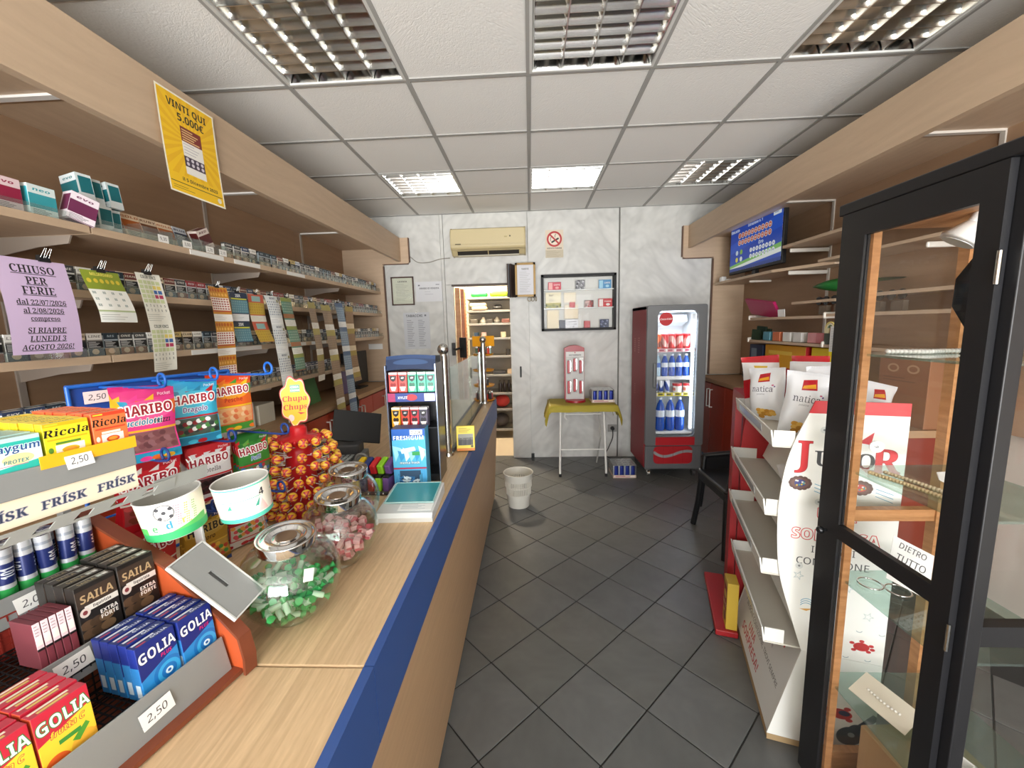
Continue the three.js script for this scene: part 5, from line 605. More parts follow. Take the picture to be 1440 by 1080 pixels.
// ---------- store room contents ----------
{
  const r = thing('metal_rack', 'grey perforated metal rack in the store room', 'rack', [-0.53, 0, -5.62]), gm = M('#8a8884', 0.45, 0.4), ys = [0.12, 0.4, 0.62, 0.87, 1.12, 1.36, 1.55, 1.72, 1.89];
  for (const [x, z] of [[-0.31, 0.2], [0.31, 0.2], [-0.31, -0.2], [0.31, -0.2]]) { const u = part(r, 'upright', mg([bx(0.035, 2.3, 0.003, x, 1.15, z), bx(0.003, 2.3, 0.035, x + Math.sign(x) * 0.016, 1.15, z - Math.sign(z) * 0.016)]), M('#a29a88', 0.5, 0.2)); if (z > 0) for (let i = 0; i < 44; i++) part(u, 'slot', bx(0.012, 0.022, 0.001, x, 0.2 + i * 0.045, z + 0.002), darkGrey); }
  ys.forEach((y) => part(r, 'shelf', rb(0.62, 0.028, 0.4, 0.003, 0, y, 0), gm)); part(r, 'back_sheet', bx(0.62, 2.1, 0.004, 0, 1.1, -0.195), M('#75716a', 0.6));
  const on = (n, lab, cat, g, m, x, y, z = -5.5) => solo(n, lab, cat, g, m, [x, y, z]);
  on('green_packet', 'green packet on the top shelf of the store room rack', 'packet', rb(0.22, 0.06, 0.16, 0.025, 0, 0.03, 0), M('#1f9a3c', 0.25), -0.66, 1.905); on('green_packet', 'yellow-green wrapped packet on the top shelf of the store room rack', 'packet', rb(0.24, 0.065, 0.16, 0.03, 0, 0.033, 0), M('#9ac02a', 0.25), -0.4, 1.905);
  on('folded_cloth', 'cream folded cloth bundle on the store room rack', 'cloth', mg([rb(0.2, 0.05, 0.18, 0.024, 0, 0.025, 0), rb(0.22, 0.05, 0.16, 0.024, -0.02, 0.07, 0)]), M('#d8c8aa', 0.8), -0.66, 1.735);
  on('cable_coil', 'dark coiled cable beside the cream cloth', 'cable', mg([0, 1, 2].map((i) => place(new THREE.TorusGeometry(0.06 - i * 0.008, 0.008, 6, 20), 0, 0.03 + i * 0.012, 0, PI / 2 + 0.2 * i))), darkGrey, -0.42, 1.735);
  [['glass_flask', 'small pale flask', '#b8b4aa', -0.62, 1.565], ['glass_flask', 'grey flask', '#96928a', -0.44, 1.565]].forEach(([n, l, c, x, y]) => on(n, l + ' on the store room rack', 'flask', lathe([[0, 0], [0.04, 0], [0.045, 0.03], [0.02, 0.06], [0.014, 0.08], [0, 0.082]], 16), M(c, 0.3), x, y));
  [['#4a463e', -0.74, 0.1], ['#3a3632', -0.53, 0.08], ['#6a4038', -0.32, 0.1]].forEach(([c, x, w2], i) => on('tool_box', ['brown-grey', 'black', 'reddish'][i] + ' low box on the store room rack', 'box', rb(w2, 0.05, 0.14, 0.006, 0, 0.025, 0), M(c, 0.6), x, 1.566));
  [['#2c4a6a', 'blue', -0.72], ['#d8b8b0', 'pink', -0.62], ['#e6dcc0', 'cream', -0.36]].forEach(([c, n, x]) => on('small_tin', `small ${n} tin on the store room rack`, 'tin', cy(0.035, 0.035, 0.07, 0, 0.035, 0, 16), M(c, 0.4), x, 1.376));
  on('small_tin', 'dark tin alone on a store room shelf', 'tin', cy(0.03, 0.03, 0.08, 0, 0.04, 0, 16), darkGrey, -0.3, 1.136); on('flat_box', 'dark flat box on the store room rack', 'box', rb(0.16, 0.04, 0.14, 0.004, 0, 0.02, 0), M('#2c2a2c', 0.5), -0.42, 0.886); on('flat_box', 'beige small box next to the dark flat box', 'box', rb(0.07, 0.06, 0.1, 0.004, 0, 0.03, 0), M('#c8b49a', 0.5), -0.28, 0.886);
  for (let i = 0; i < 4; i++) on('bottle', 'dark bottle on a low shelf of the store room rack', 'bottle', lathe([[0, 0], [0.026, 0], [0.027, 0.1], [0.012, 0.13], [0.012, 0.16], [0, 0.16]], 14), M('#2a2426', 0.2), -0.42 + i * 0.06, 0.636).userData.group = 'dark bottles in the store room';
  on('sack', 'red sack at the bottom of the store room rack', 'sack', sp(0.1, 0, 0.085, 0, 14, 0.85), M('#b0302c', 0.7), -0.4, 0.418, -5.55); on('sack', 'dark bag at the foot of the store room rack', 'bag', sp(0.11, 0, 0.095, 0, 14, 0.85), M('#3a3638', 0.7), -0.42, 0.142, -5.55);
  const d = struct('door_2', metric(rb(0.04, 1.95, 0.5, 0.004, -0.8, 0.98, -4.98, 0, 0.12), 1), M('#f0c89a', 0.45, 0, { map: pineT }), 'pine door standing open into the store room'); part(d, 'frame_post', metric(bx(0.05, 1.96, 0.05, -0.815, 0.98, -4.69)), pine);
  const mo = thing('monitor', 'small black monitor on an arm beside the doorway', 'monitor', [-0.76, 1.3, -4.42], 0.35); part(mo, 'screen', rb(0.02, 0.22, 0.13, 0.005, 0.03, 0, 0, 0, 0.3), black); part(mo, 'arm', bars([[0.02, 0, -0.02], [-0.04, -0.02, -0.05], [-0.05, -0.02, -0.15]], 0.012), black); part(mo, 'mount', rb(0.04, 0.14, 0.03, 0.006, -0.05, -0.02, -0.14), darkGrey);
}

// ---------- drinks fridge ----------
{
  const f = thing('drinks_fridge', 'grey and red upright drinks fridge with lit glass door', 'fridge', [1.365, 0, -4.17]), gy = M('#686a6c', 0.4, 0.3), rd = M('#8f1d22', 0.4), wh = M('#e6ecf0', 0.45);
  const sideM = printed(200, 600, (g, w, h) => { fr(g, '#8a1c22', 0, 0, w, h); for (let i = 0; i < 7; i++) { scribble(g, '#c88a86', 40, 120 + i * 8, 24, 1, 1, 3); scribble(g, '#c88a86', 96, 116 + i * 9, 30, 1, 1, 3); } for (let i = 0; i < 5; i++) scribble(g, '#a86060', 46, 300 + i * 9, 30, 1, 1, 3); });
  part(f, 'side', bx(0.02, 1.56, 0.52, -0.265, 0.885, -0.02), [rd, sideM, rd, rd, rd, rd]); part(f, 'side', bx(0.02, 1.56, 0.52, 0.265, 0.885, -0.02), rd); part(f, 'back', bx(0.51, 1.56, 0.02, 0, 0.885, -0.28), wh); part(f, 'top', bx(0.55, 0.03, 0.54, 0, 1.655, -0.01), gy); part(f, 'plinth', bx(0.51, 0.28, 0.5, 0, 0.24, -0.02), darkGrey); part(f, 'inner_floor', bx(0.5, 0.02, 0.48, 0, 0.4, -0.02), wh);
  part(f, 'liner', mg([bx(0.004, 1.22, 0.48, -0.252, 1.02, -0.02), bx(0.004, 1.22, 0.48, 0.252, 1.02, -0.02), bx(0.5, 0.004, 0.48, 0, 1.635, -0.02), bx(0.5, 1.22, 0.004, 0, 1.02, -0.265)]), wh);
  const sh2 = new THREE.Shape(); const RR = (s, x0, y0, x1, y1, r) => { s.moveTo(x0 + r, y0); s.lineTo(x1 - r, y0); s.quadraticCurveTo(x1, y0, x1, y0 + r); s.lineTo(x1, y1 - r); s.quadraticCurveTo(x1, y1, x1 - r, y1); s.lineTo(x0 + r, y1); s.quadraticCurveTo(x0, y1, x0, y1 - r); s.lineTo(x0, y0 + r); s.quadraticCurveTo(x0, y0, x0 + r, y0); };
  RR(sh2, -0.27, 0.335, 0.27, 1.67, 0.02); const ho = new THREE.Path(); RR(ho, -0.18, 0.42, 0.195, 1.625, 0.06); sh2.holes.push(ho);
  const dr = part(f, 'door', extr(sh2, 0.04, 0.004).translate(0, 0, 0.235), gy); part(dr, 'door_glass', bx(0.4, 1.23, 0.004, 0.008, 1.02, 0.255), paneGlass); part(dr, 'handle', rb(0.03, 0.24, 0.02, 0.008, -0.2, 1.02, 0.29), M('#6a6c6e', 0.35, 0.4)); part(dr, 'red_strip', bx(0.37, 0.08, 0.003, 0.01, 0.378, 0.281), M('#b01822', 0.35));
  const lp = tex(300, 160, (g, w, h) => { fr(g, '#a8151f', 0, 0, w, h); g.strokeStyle = '#8e8f90'; g.lineWidth = 24; g.beginPath(); g.moveTo(0, 50); g.bezierCurveTo(60, 110, 110, 96, 170, 70); g.bezierCurveTo(220, 46, 260, 40, 300, 52); g.stroke(); for (let i = 1; i < 4; i++) fr(g, '#8f121a', i * 75, 0, 3, h); });
  part(f, 'lower_grille', rb(0.54, 0.235, 0.03, 0.01, 0, 0.21, 0.255), gy); const ll = new THREE.Shape(); RR(ll, -0.19, 0.15, 0.18, 0.325, 0.05); const lg = extr(ll, 0.004); { const p = lg.attributes.position, uv = lg.attributes.uv; for (let i = 0; i < p.count; i++) uv.setXY(i, (p.getX(i) + 0.19) / 0.37, (p.getY(i) - 0.15) / 0.175); } part(f, 'logo_panel', lg.translate(0, 0, 0.271), M('#ffffff', 0.35, 0, { map: lp }));
  const dm = tex(256, 256, (g) => { fr(g, '#c01420', 0, 0, 256, 256); tx(g, 'Coca-Cola', 128, 128, 50, '#f6f0ee', { f: 'serif', sk: 0.25, sx: 0.95, rot: -0.04 }); }); const ld = part(dr, 'logo_disc', cy(0.062, 0.062, 0.004, -0.105, 1.545, 0.283, 36, PI / 2), M('#c01420', 0.35)); part(ld, 'logo_face', new THREE.CircleGeometry(0.061, 36).translate(-0.105, 1.545, 0.2856), M('#ffffff', 0.35, 0, { map: dm }));
  for (const [x, z] of [[-0.22, 0.2], [0.22, 0.2], [-0.22, -0.22], [0.22, -0.22]]) { const c = part(f, 'caster', cy(0.035, 0.035, 0.025, x, 0.036, z, 18, 0, 0, PI / 2), z > 0 && x < 0 ? chrome : M('#4a4a4c', 0.4, 0.4)); part(c, 'fork', bx(0.04, 0.05, 0.03, x, 0.075, z), steel); }
  const sy = [1.255, 0.99, 0.83, 0.45]; sy.forEach((y, i) => { const s = part(f, 'wire_shelf', bx(0.49, 0.012, 0.42, 0, y, 0.0), M('#e9eef0', 0.4)); part(s, 'price_strip', bx(0.49, i === 3 ? 0.02 : 0.034, 0.004, 0, y - 0.005, 0.213), i % 2 ? M('#eef2f4', 0.4) : printed(256, 20, (g, w, h) => { fr(g, i ? '#d8cf3a' : '#d8a4ac', 0, 0, w, h); for (let k = 0; k < 6; k++) { fr(g, i ? '#5a5420' : '#9c3048', 14 + k * 42, 5, 22, 9); fr(g, '#f2f2ee', 2 + k * 42, 3, 9, 14); } })); });
  const led = M('#f4fbff', 0.4, 0, { emissive: '#dff0ff', emissiveIntensity: 8 }); part(f, 'led_strip', mg(Array.from({ length: 34 }, (_, i) => rb(0.016, 0.02, 0.012, 0.004, 0.172, 0.5 + i * 0.031, 0.222))), led); part(f, 'led_channel', bx(0.034, 1.12, 0.008, 0.174, 1.03, 0.214), wh); part(f, 'light_box', bx(0.46, 0.02, 0.1, 0, 1.62, 0.13), M('#f2f9ff', 0.4, 0, { emissive: '#e2f2ff', emissiveIntensity: 3.2 })); part(f, 'inner_fan_cover', bx(0.4, 0.07, 0.16, 0.02, 1.53, -0.15, -0.3), wh);
  const ra = new THREE.RectAreaLight(new THREE.Color(0.86, 0.94, 1), 26, 0.44, 0.09); ra.position.set(1.365, 1.605, -4.04); ra.rotation.set(-PI / 2, 0, 0); scene.add(ra);
  const rs = new THREE.RectAreaLight(new THREE.Color(0.86, 0.94, 1), 34, 0.02, 1.05); rs.position.set(1.365 + 0.155, 1.02, -4.17 + 0.222); rs.lookAt(1.365 - 0.3, 1.02, -4.17 - 0.05); scene.add(rs);
  const W = (x, y, z) => [1.365 + x, y, -4.17 + z];
  const canG = lathe([[0, 0.003], [0.024, 0], [0.032, 0.01], [0.033, 0.02], [0.033, 0.1], [0.031, 0.112], [0.026, 0.118], [0, 0.116]], 18), canM = (c, c2) => printed(64, 64, (g, w, h) => { fr(g, c, 0, 0, w, h); fr(g, '#d8dadc', 0, 0, w, 4); poly(g, c2, [[0, 30], [20, 24], [40, 34], [64, 28], [64, 36], [40, 42], [20, 32], [0, 38]]); fr(g, '#d0d4d8', 0, 60, w, 4); }, 0.3, { metalness: 0.3 });
  const cr = canM('#c4161f', '#e0a8a2'), co = canM('#e05a1c', '#7c2a12');
  for (let i = 0; i < 6; i++) for (let k = 0; k < 2; k++) solo('drink_can', i < 2 ? 'orange soda can on the top fridge shelf' : 'red cola can on the top fridge shelf', 'can', canG, i < 2 ? co : cr, W(-0.205 + i * 0.068, 1.261, 0.16 - k * 0.075), [0, 0.7 + i, 0], i < 2 ? 'orange cans in the fridge' : 'red cans in the fridge').scale.y = 1.2;
  const bot = (h, r, lab, m, lm, cap, pos, grp) => { const b = thing('water_bottle', lab, 'bottle', pos, 0.4, grp); part(b, 'bottle', lathe([[0, 0.004], [r * 0.8, 0], [r, 0.012], [r, h * 0.3], [r * 0.93, h * 0.36], [r, h * 0.42], [r, h * 0.62], [r * 0.7, h * 0.8], [0.013, h * 0.9], [0.013, h * 0.94], [0, h * 0.94]], 16), m); part(b, 'label', new THREE.CylinderGeometry(r + 0.0006, r + 0.0006, h * 0.2, 16, 1, true).translate(0, h * 0.52, 0), lm); part(b, 'cap', cy(0.015, 0.015, h * 0.07, 0, h * 0.965, 0, 12), cap); };
  const bl = M('#1c4fae', 0.15), cl2 = M('#b9d8ea', 0.12), lbM = M('#2f66c0', 0.4), lw = M('#dfe8f2', 0.4);
  for (let i = 0; i < 6; i++) bot(0.215, 0.031, i < 2 ? 'clear water bottle on the second fridge shelf' : 'small dark blue water bottle on the second fridge shelf', i < 2 ? cl2 : bl, i < 2 ? lbM : lw, lw, W(-0.205 + i * 0.068, 0.996, 0.16), i < 2 ? 'small clear bottles in the fridge' : 'small blue bottles in the fridge');
  for (let i = 0; i < 4; i++) bot(0.33, 0.044, i < 1 ? 'large clear water bottle on the lowest fridge shelf' : 'large blue water bottle on the lowest fridge shelf', i < 1 ? cl2 : bl, i < 1 ? lbM : lw, lw, W(-0.19 + i * 0.094, 0.457, 0.15), i < 1 ? undefined : 'large blue bottles in the fridge');
  const ce = canM('#d5dae2', '#23418f'); for (let i = 0; i < 4; i++) solo('energy_can', 'slim silver and blue can on the third fridge shelf', 'can', canG, ce, W(-0.21 + i * 0.056, 0.836, 0.16), [0, i, 0], 'slim cans in the fridge').scale.set(0.78, 1.08, 0.78);
  const tubT = printed(128, 48, (g, w, h) => { fr(g, '#eceae6', 0, 0, w, h); fr(g, '#c2262e', 0, 0, w, 14); fr(g, '#c87a6a', 20, 22, 30, 16); fr(g, '#c87a6a', 84, 22, 30, 16); }); for (let i = 0; i < 2; i++) solo('yogurt_tub', 'white tub with red lid on the third fridge shelf', 'tub', cy(0.045, 0.04, 0.09, 0, 0.045, 0, 20), tubT, W(0.06 + i * 0.1, 0.836, 0.15), null, 'white tubs in the fridge');
}
// ---------- folding table, knife display, can packs, bin ----------
{
  const t = thing('folding_table', 'folding table with white tube legs under a yellow cloth', 'table', [0.51, 0, -4.17]), wt = M('#e4e2dc', 0.35);
  part(t, 'tabletop', rb(0.66, 0.02, 0.4, 0.006, 0, 0.715, 0), wt);
  for (const x of [-0.235, 0.225]) { part(t, 'leg', bars([[x, 0.012, 0.2], [x, 0.1, 0.185], [x * 0.93, 0.7, 0.12]], 0.011), wt); part(t, 'leg', bars([[x * 0.86, 0.012, -0.2], [x * 0.9, 0.35, 0.0], [x * 0.86, 0.7, -0.14]], 0.009), M('#b9b7b0', 0.35)); part(t, 'foot_cap', cy(0.014, 0.014, 0.03, x, 0.015, 0.2, 12), black); }
  part(t, 'cross_bar', bars([[-0.225, 0.27, 0.165], [0.215, 0.27, 0.165]], 0.007), wt); part(t, 'cross_bar', bars([[-0.17, 0.62, 0.1], [0.19, 0.62, 0.1]], 0.008), wt); part(t, 'hook_bracket', bars([[-0.17, 0.69, 0.12], [-0.18, 0.6, 0.13], [-0.16, 0.57, 0.13]], 0.007), wt);
  solo('tablecloth', 'yellow cloth draped over the folding table', 'tablecloth', grid(40, 24, (u, v) => { const x = (u - 0.5) * 0.98, z = (v - 0.5) * 0.54, ex = Math.max(0, Math.abs(x) - 0.335), ez = Math.max(0, Math.abs(z) - 0.205); const fall = Math.hypot(ex, ez * 1.0); const c = ex > 0 && ez > 0 ? 1.3 : 1; return [Math.sign(x) * (Math.min(Math.abs(x), 0.335) + ex * 0.25 + 0.008 * Math.sin(z * 40) * Math.min(1, ex * 10)), 0.7275 - fall * 0.95 * c - (ez > 0 ? 0 : 0), Math.sign(z) * (Math.min(Math.abs(z), 0.205) + ez * 0.3 + 0.01 * Math.sin(x * 30) * Math.min(1, ez * 12))]; }), M('#a39431', 0.75), [0.51, 0, -4.17]);
  const k = thing('knife_display', 'tall red and silver pocket knife display on the yellow cloth', 'display stand', [0.445, 0.729, -4.2], 0), rd = M('#9c1a22', 0.35);
  part(k, 'base', place(new THREE.CylinderGeometry(0.1, 0.105, 0.02, 30), 0.012, 0.011, 0.01), rd); const hs = new THREE.Shape(); hs.moveTo(-0.1, 0); hs.lineTo(0.1, 0); hs.lineTo(0.1, 0.53); hs.quadraticCurveTo(0, 0.585, -0.1, 0.53); hs.closePath(); part(k, 'body', extr(hs, 0.07, 0.002).translate(0, 0.02, -0.06), rd); part(k, 'front_panel', bx(0.185, 0.49, 0.004, 0.006, 0.27, 0.014), M('#b9b6b2', 0.4)); part(k, 'header', bx(0.18, 0.05, 0.002, 0.006, 0.49, 0.0175), printed(180, 50, (g, w, h) => { fr(g, '#d6d3d0', 0, 0, w, h); poly(g, '#a01c24', [[82, 4], [98, 4], [90, 20]]); tx(g, 'VICTORINOX', 90, 34, 20, '#1c1c1e'); })); part(k, 'small_sign', bx(0.04, 0.026, 0.002, 0.07, 0.44, 0.018), white);
  for (let i = 0; i < 6; i++) { const kn = thing('pocket_knife', 'red pocket knife hanging on the display panel', 'knife', [0.445 - 0.055 + (i % 3) * 0.06, 0.729 + (i < 3 ? 0.3 : 0.09) + (i % 3 === 1 ? 0.02 : 0), -4.175], 0, 'red pocket knives on the display'); part(kn, 'handle', rb(0.026, 0.13, 0.014, 0.006, -0.004, 0.06, 0.002), M('#b01a24', 0.3)); part(kn, 'blade', extr([[0, 0], [0.008, 0.01], [0.01, 0.1], [0, 0.12]], 0.002).translate(0.01, 0.01, 0), steel); part(kn, 'card', bx(0.04, 0.15, 0.002, 0, 0.06, -0.007), M('#9c9896', 0.4)); }
  const canE = printed(64, 128, (g, w, h) => { fr(g, '#d9dde2', 0, 0, w, h); poly(g, '#22338a', [[8, 20], [56, 20], [56, 108], [8, 108]]); ci(g, '#c9a23a', 32, 54, 8); fr(g, '#e9ecef', 26, 0, 12, h); }, 0.3, { metalness: 0.4 });
  const cg = lathe([[0, 0], [0.022, 0], [0.0265, 0.008], [0.0265, 0.105], [0.022, 0.116], [0, 0.116]], 16);
  [[0.72, 0.729, -4.2, 'on the yellow cloth'], [0.905, 0, -4.03, 'on the floor beside the fridge']].forEach(([x, y, z, w], pi) => { const tr = thing('can_tray', `cardboard tray of slim energy drink cans ${w}`, 'tray', [x, y, z], 0); part(tr, 'tray', mg([bx(0.224, 0.004, 0.23, 0, 0.003, 0), bx(0.224, 0.03, 0.003, 0, 0.016, 0.114), bx(0.224, 0.03, 0.003, 0, 0.016, -0.114), bx(0.003, 0.03, 0.23, 0.111, 0.016, 0), bx(0.003, 0.03, 0.23, -0.111, 0.016, 0)]), M('#c9b3a2', 0.6)); part(tr, 'print_band', bx(0.2, 0.018, 0.001, 0, 0.017, 0.1165), printed(160, 16, (g, a, b) => { fr(g, '#e0d4cc', 0, 0, a, b); scribble(g, '#a03038', 8, 5, 130, 2, 6, 3); })); part(tr, 'film', mg([bx(0.222, 0.001, 0.226, 0, 0.126, 0), bx(0.001, 0.1, 0.226, 0.1115, 0.08, 0), bx(0.001, 0.1, 0.226, -0.1115, 0.08, 0)]), M('#e8ecec', 0.15, 0, { transmission: 0.7, thickness: 0 }));
    for (let i = 0; i < 4; i++) for (let j = 0; j < 4; j++) solo('energy_can', `slim blue and silver energy drink can in the tray ${w}`, 'can', cg, canE, [x - 0.0815 + i * 0.0545, y + 0.006, z + 0.084 - j * 0.0555], [0, -PI / 2 + 0.1, 0], `energy cans in the tray ${w}`); });
  const b = thing('waste_bin', 'white slotted plastic waste bin on the floor beside the counter', 'bin', [-0.125, 0, -3.32]), bm = M('#d5d2c8', 0.4), rAt = (y) => 0.088 + y * 0.115;
  part(b, 'cup', lathe([[0, 0.004], [rAt(0) - 0.004, 0.004], [rAt(0), 0], [rAt(0.115), 0.115], [rAt(0.115) - 0.004, 0.115], [rAt(0) - 0.004, 0.006]], 40), bm); part(b, 'ring', new THREE.TorusGeometry(rAt(0.17), 0.005, 8, 40).rotateX(PI / 2).translate(0, 0.175, 0), bm); part(b, 'collar', lathe([[rAt(0.23), 0.228], [rAt(0.23) + 0.004, 0.232], [rAt(0.29), 0.285], [rAt(0.3) + 0.006, 0.292], [rAt(0.3) + 0.002, 0.297], [rAt(0.29) - 0.004, 0.288], [rAt(0.23) - 0.003, 0.23]], 40), bm);
  for (let i = 0; i < 44; i++) { const a = i / 44 * 2 * PI; for (const [y0, y1] of [[0.112, 0.172], [0.178, 0.232]]) part(b, 'slat', bx(0.0085, y1 - y0 + 0.004, 0.003, 0, 0, 0), bm, [rAt((y0 + y1) / 2) * Math.sin(a), (y0 + y1) / 2, rAt((y0 + y1) / 2) * Math.cos(a)], [0, a, 0]); }
  const c = thing('plastic_chair', 'black plastic chair pushed in behind the snack stand', 'chair', [1.42, 0, -2.72], -PI / 2), pm = M('#141518', 0.35);
  part(c, 'seat', rb(0.44, 0.03, 0.44, 0.015, 0, 0.44, 0), pm); part(c, 'apron', mg([bx(0.42, 0.06, 0.02, 0, 0.41, 0.2), bx(0.42, 0.06, 0.02, 0, 0.41, -0.2), bx(0.02, 0.06, 0.4, 0.2, 0.41, 0), bx(0.02, 0.06, 0.4, -0.2, 0.41, 0)]), pm);
  for (const [sx, sz] of [[-1, 1], [1, 1], [-1, -1], [1, -1]]) part(c, 'leg', mg([bars([[sx * 0.19, 0.44, sz * 0.19], [sx * 0.215, 0.2, sz * 0.2], [sx * 0.25, 0.012, sz * 0.215]], 0.021), bars([[sx * 0.19, 0.44, sz * 0.17], [sx * 0.225, 0.16, sz * 0.18]], 0.015)]), pm);
  for (const k of [-1, 1]) part(c, 'armrest', mg([bars([[k * 0.2, 0.44, 0.18], [k * 0.205, 0.55, 0.17], [k * 0.2, 0.58, -0.15]], 0.02), bx(0.02, 0.12, 0.32, k * 0.2, 0.5, 0.01)]), pm); part(c, 'backrest', grid(8, 6, (u, v) => [(u - 0.5) * 0.42, 0.45 + v * 0.36, -0.2 - v * 0.07 - 0.03 * Math.cos((u - 0.5) * 3)]), pm);
}
// ---------- screen and goods on the other shelving ----------
{
  const tm = tex(640, 360, (g, w, h) => { const bl = '#1a49b4'; fr(g, bl, 0, 0, w, h); poly(g, '#1f58c8', [[0, 160], [w, 60], [w, 150], [0, 230]]); poly(g, '#7fc05a', [[0, 318], [w, 246], [w, 276], [0, 340]]); poly(g, '#eef3ea', [[0, 336], [w, 276], [w, 308], [0, 350]]); fr(g, '#173a8c', 0, 338, w, 22); tx(g, 'Estrazione n. 1', 330, 58, 26, '#e9eefc'); for (let r = 0; r < 2; r++) for (let i = 0; i < 10; i++) { ci(g, '#e9d8d0', 130 + i * 42, 110 + r * 50, 21); ci(g, '#c8542c', 130 + i * 42, 110 + r * 50, 16); tx(g, String((i * 7 + r * 13) % 90 + 1), 130 + i * 42, 110 + r * 50, 16, '#ffffff'); } tx(g, 'Oro', 410, 202, 34, '#e9f2fc'); for (let r = 0; r < 2; r++) for (let i = 0; i < 8; i++) { ci(g, '#eef2f6', 290 + i * 38, 238 + r * 42, 16); tx(g, String((i * 11 + r * 5) % 90 + 1), 290 + i * 38, 238 + r * 42, 14, '#2a3a6a'); } for (let i = 0; i < 4; i++) ci(g, ['#cfe0ea', '#8ac04a', '#e8d84a', '#eaeef2'][i], 100 + (i % 2) * 60, 230 + (i / 2 | 0) * 50, 18); tx(g, '10eLotto', 62, 66, 30, '#f4f8ff', { sk: 0.15 }); fr(g, '#e6eef6', 540, 14, 84, 54); scribble(g, '#3a5aa0', 552, 28, 56, 3, 12, 3); });
  const tv = thing('television', 'flat television showing a lottery draw on the corner shelf', 'television', [2.03, 1.912, -3.885], 0); tv.rotation.set(0, -PI / 2 + 0.02, 0);
  part(tv, 'casing', rb(0.84, 0.5, 0.035, 0.006, 0, 0.3, 0), black); part(tv, 'screen', bx(0.81, 0.455, 0.002, 0, 0.305, 0.0185), M('#10131c', 0.3, 0, { emissive: '#ffffff', emissiveMap: tm, emissiveIntensity: 0.75 })); part(tv, 'stand', mg([bx(0.3, 0.012, 0.12, 0, 0.006, -0.02), bx(0.06, 0.06, 0.03, 0, 0.035, -0.01)]), black);
  const tl = new THREE.RectAreaLight(new THREE.Color(0.3, 0.45, 1), 0.5, 0.8, 0.44); tl.position.set(2.0, 2.215, -3.885); tl.rotation.set(0, PI / 2, 0); scene.add(tl);
  const on = (n, lab, cat, g, m, x, y, z, rot) => solo(n, lab, cat, g, m, [x, y, z], rot);
  on('power_adapter', 'small white adapter on the screen shelf', 'adapter', mg([rb(0.05, 0.05, 0.06, 0.01, 0, 0.025, 0), rb(0.03, 0.02, 0.08, 0.006, 0.02, 0.01, 0.06)]), white, 1.99, 1.912, -4.4);
  on('folder', 'magenta plastic folder leaning on the small shelf', 'folder', rb(0.025, 0.16, 0.46, 0.006, 0, 0.08, 0), M('#b0205c', 0.3), 2.1, 1.548, -3.78, [0.12, 0, 0.5]); on('white_card', 'small white card in front of the magenta folder', 'card', rb(0.006, 0.06, 0.09, 0.001, 0, 0.03, 0), white, 2.045, 1.535, -3.46, [0, 0, 0.1]);
  on('green_bag', 'crumpled green plastic bag on the upper small shelf', 'bag', grid(14, 10, (u, v) => [0.02 + 0.1 * Math.sin(v * PI * 2) * (0.7 + 0.3 * Math.sin(u * 9)) , 0.07 + 0.065 * Math.cos(v * PI * 2) * (0.6 + 0.4 * Math.sin(u * 5 + 1)) * Math.sin(PI * (0.04 + u * 0.92)), (u - 0.5) * 0.6]), M('#1f6a2c', 0.35), 2.15, 1.675, -2.9);
  for (let i = 0; i < 5; i++) { const s = thing('sunglasses_stand', 'dark sunglasses on a small stand on the middle small shelf', 'sunglasses', [2.1, 1.545, -3.08 + i * 0.15], 0, 'sunglasses on the shelf'); part(s, 'stand', bx(0.03, 0.06, 0.08, 0.02, 0.03, 0), M('#6a5c4c', 0.6)); for (const k of [-1, 1]) part(s, 'lens', cy(0.03, 0.03, 0.006, 0, 0.095, k * 0.034, 18, 0, 0, PI / 2), M('#1a1614', 0.15)); part(s, 'bridge', bx(0.008, 0.01, 0.12, 0, 0.112, 0), black); }
  [['#2c3c2c', 'short dark green notebook', 0.09], ['#26382c', 'tallest dark green notebook', 0.12], ['#33442e', 'olive green notebook', 0.1]].forEach(([c, n, h], i) => on('notebook', `${n} at the end of the lowest small shelf`, 'notebook', rb(0.02, h, 0.1, 0.003, 0, h / 2, 0), M(c, 0.5), 2.07 + i * 0.03, 1.337, -3.86 + i * 0.02, [0.1, 0.3, 0]));
  [['#5a92a4', 'blue-grey box', -3.66], ['#c8704a', 'orange box', -3.52], ['#dcdad2', 'clear white packet', -3.38], ['#d0cec8', 'pale packet', -3.25], ['#c88a8a', 'pink packet', -3.08], ['#b86a6c', 'rose packet', -2.99]].forEach(([c, n, z], i) => on('small_box', `${n} on the lowest small shelf`, 'box', rb(0.05, 0.075, 0.1, 0.004, 0, 0.0375, 0), M(c, 0.4), 2.07, 1.337, z));
  { const rn = thing('rainbow_ornament', 'small wooden rainbow ornament on a dark block', 'ornament', [2.05, 1.337, -2.91], -PI / 2); part(rn, 'block', rb(0.07, 0.075, 0.03, 0.003, 0, 0.0375, 0), M('#34402c', 0.5)); ['#d8c878', '#e6dcc0', '#7a9a7c'].forEach((c, i) => part(rn, 'arch', new THREE.TorusGeometry(0.042 - i * 0.012, 0.0055, 8, 18, PI).translate(0, 0.108, 0), M(c, 0.5))); part(rn, 'arch_legs', mg([-1, 1].map((k) => bx(0.035, 0.034, 0.01, k * 0.03, 0.092, 0))), M('#e0d4a8', 0.5)); }
  on('hanging_list', 'white paper list hanging from the lowest small shelf', 'paper', sheet(0.07, 0.17), printed(70, 170, (g, w, h) => { fr(g, '#dcdcd8', 0, 0, w, h); scribble(g, '#7a7a78', 8, 14, 50, 14, 11, 2); }), 2.02, 1.46, -2.83, [0, -PI / 2, 0]);
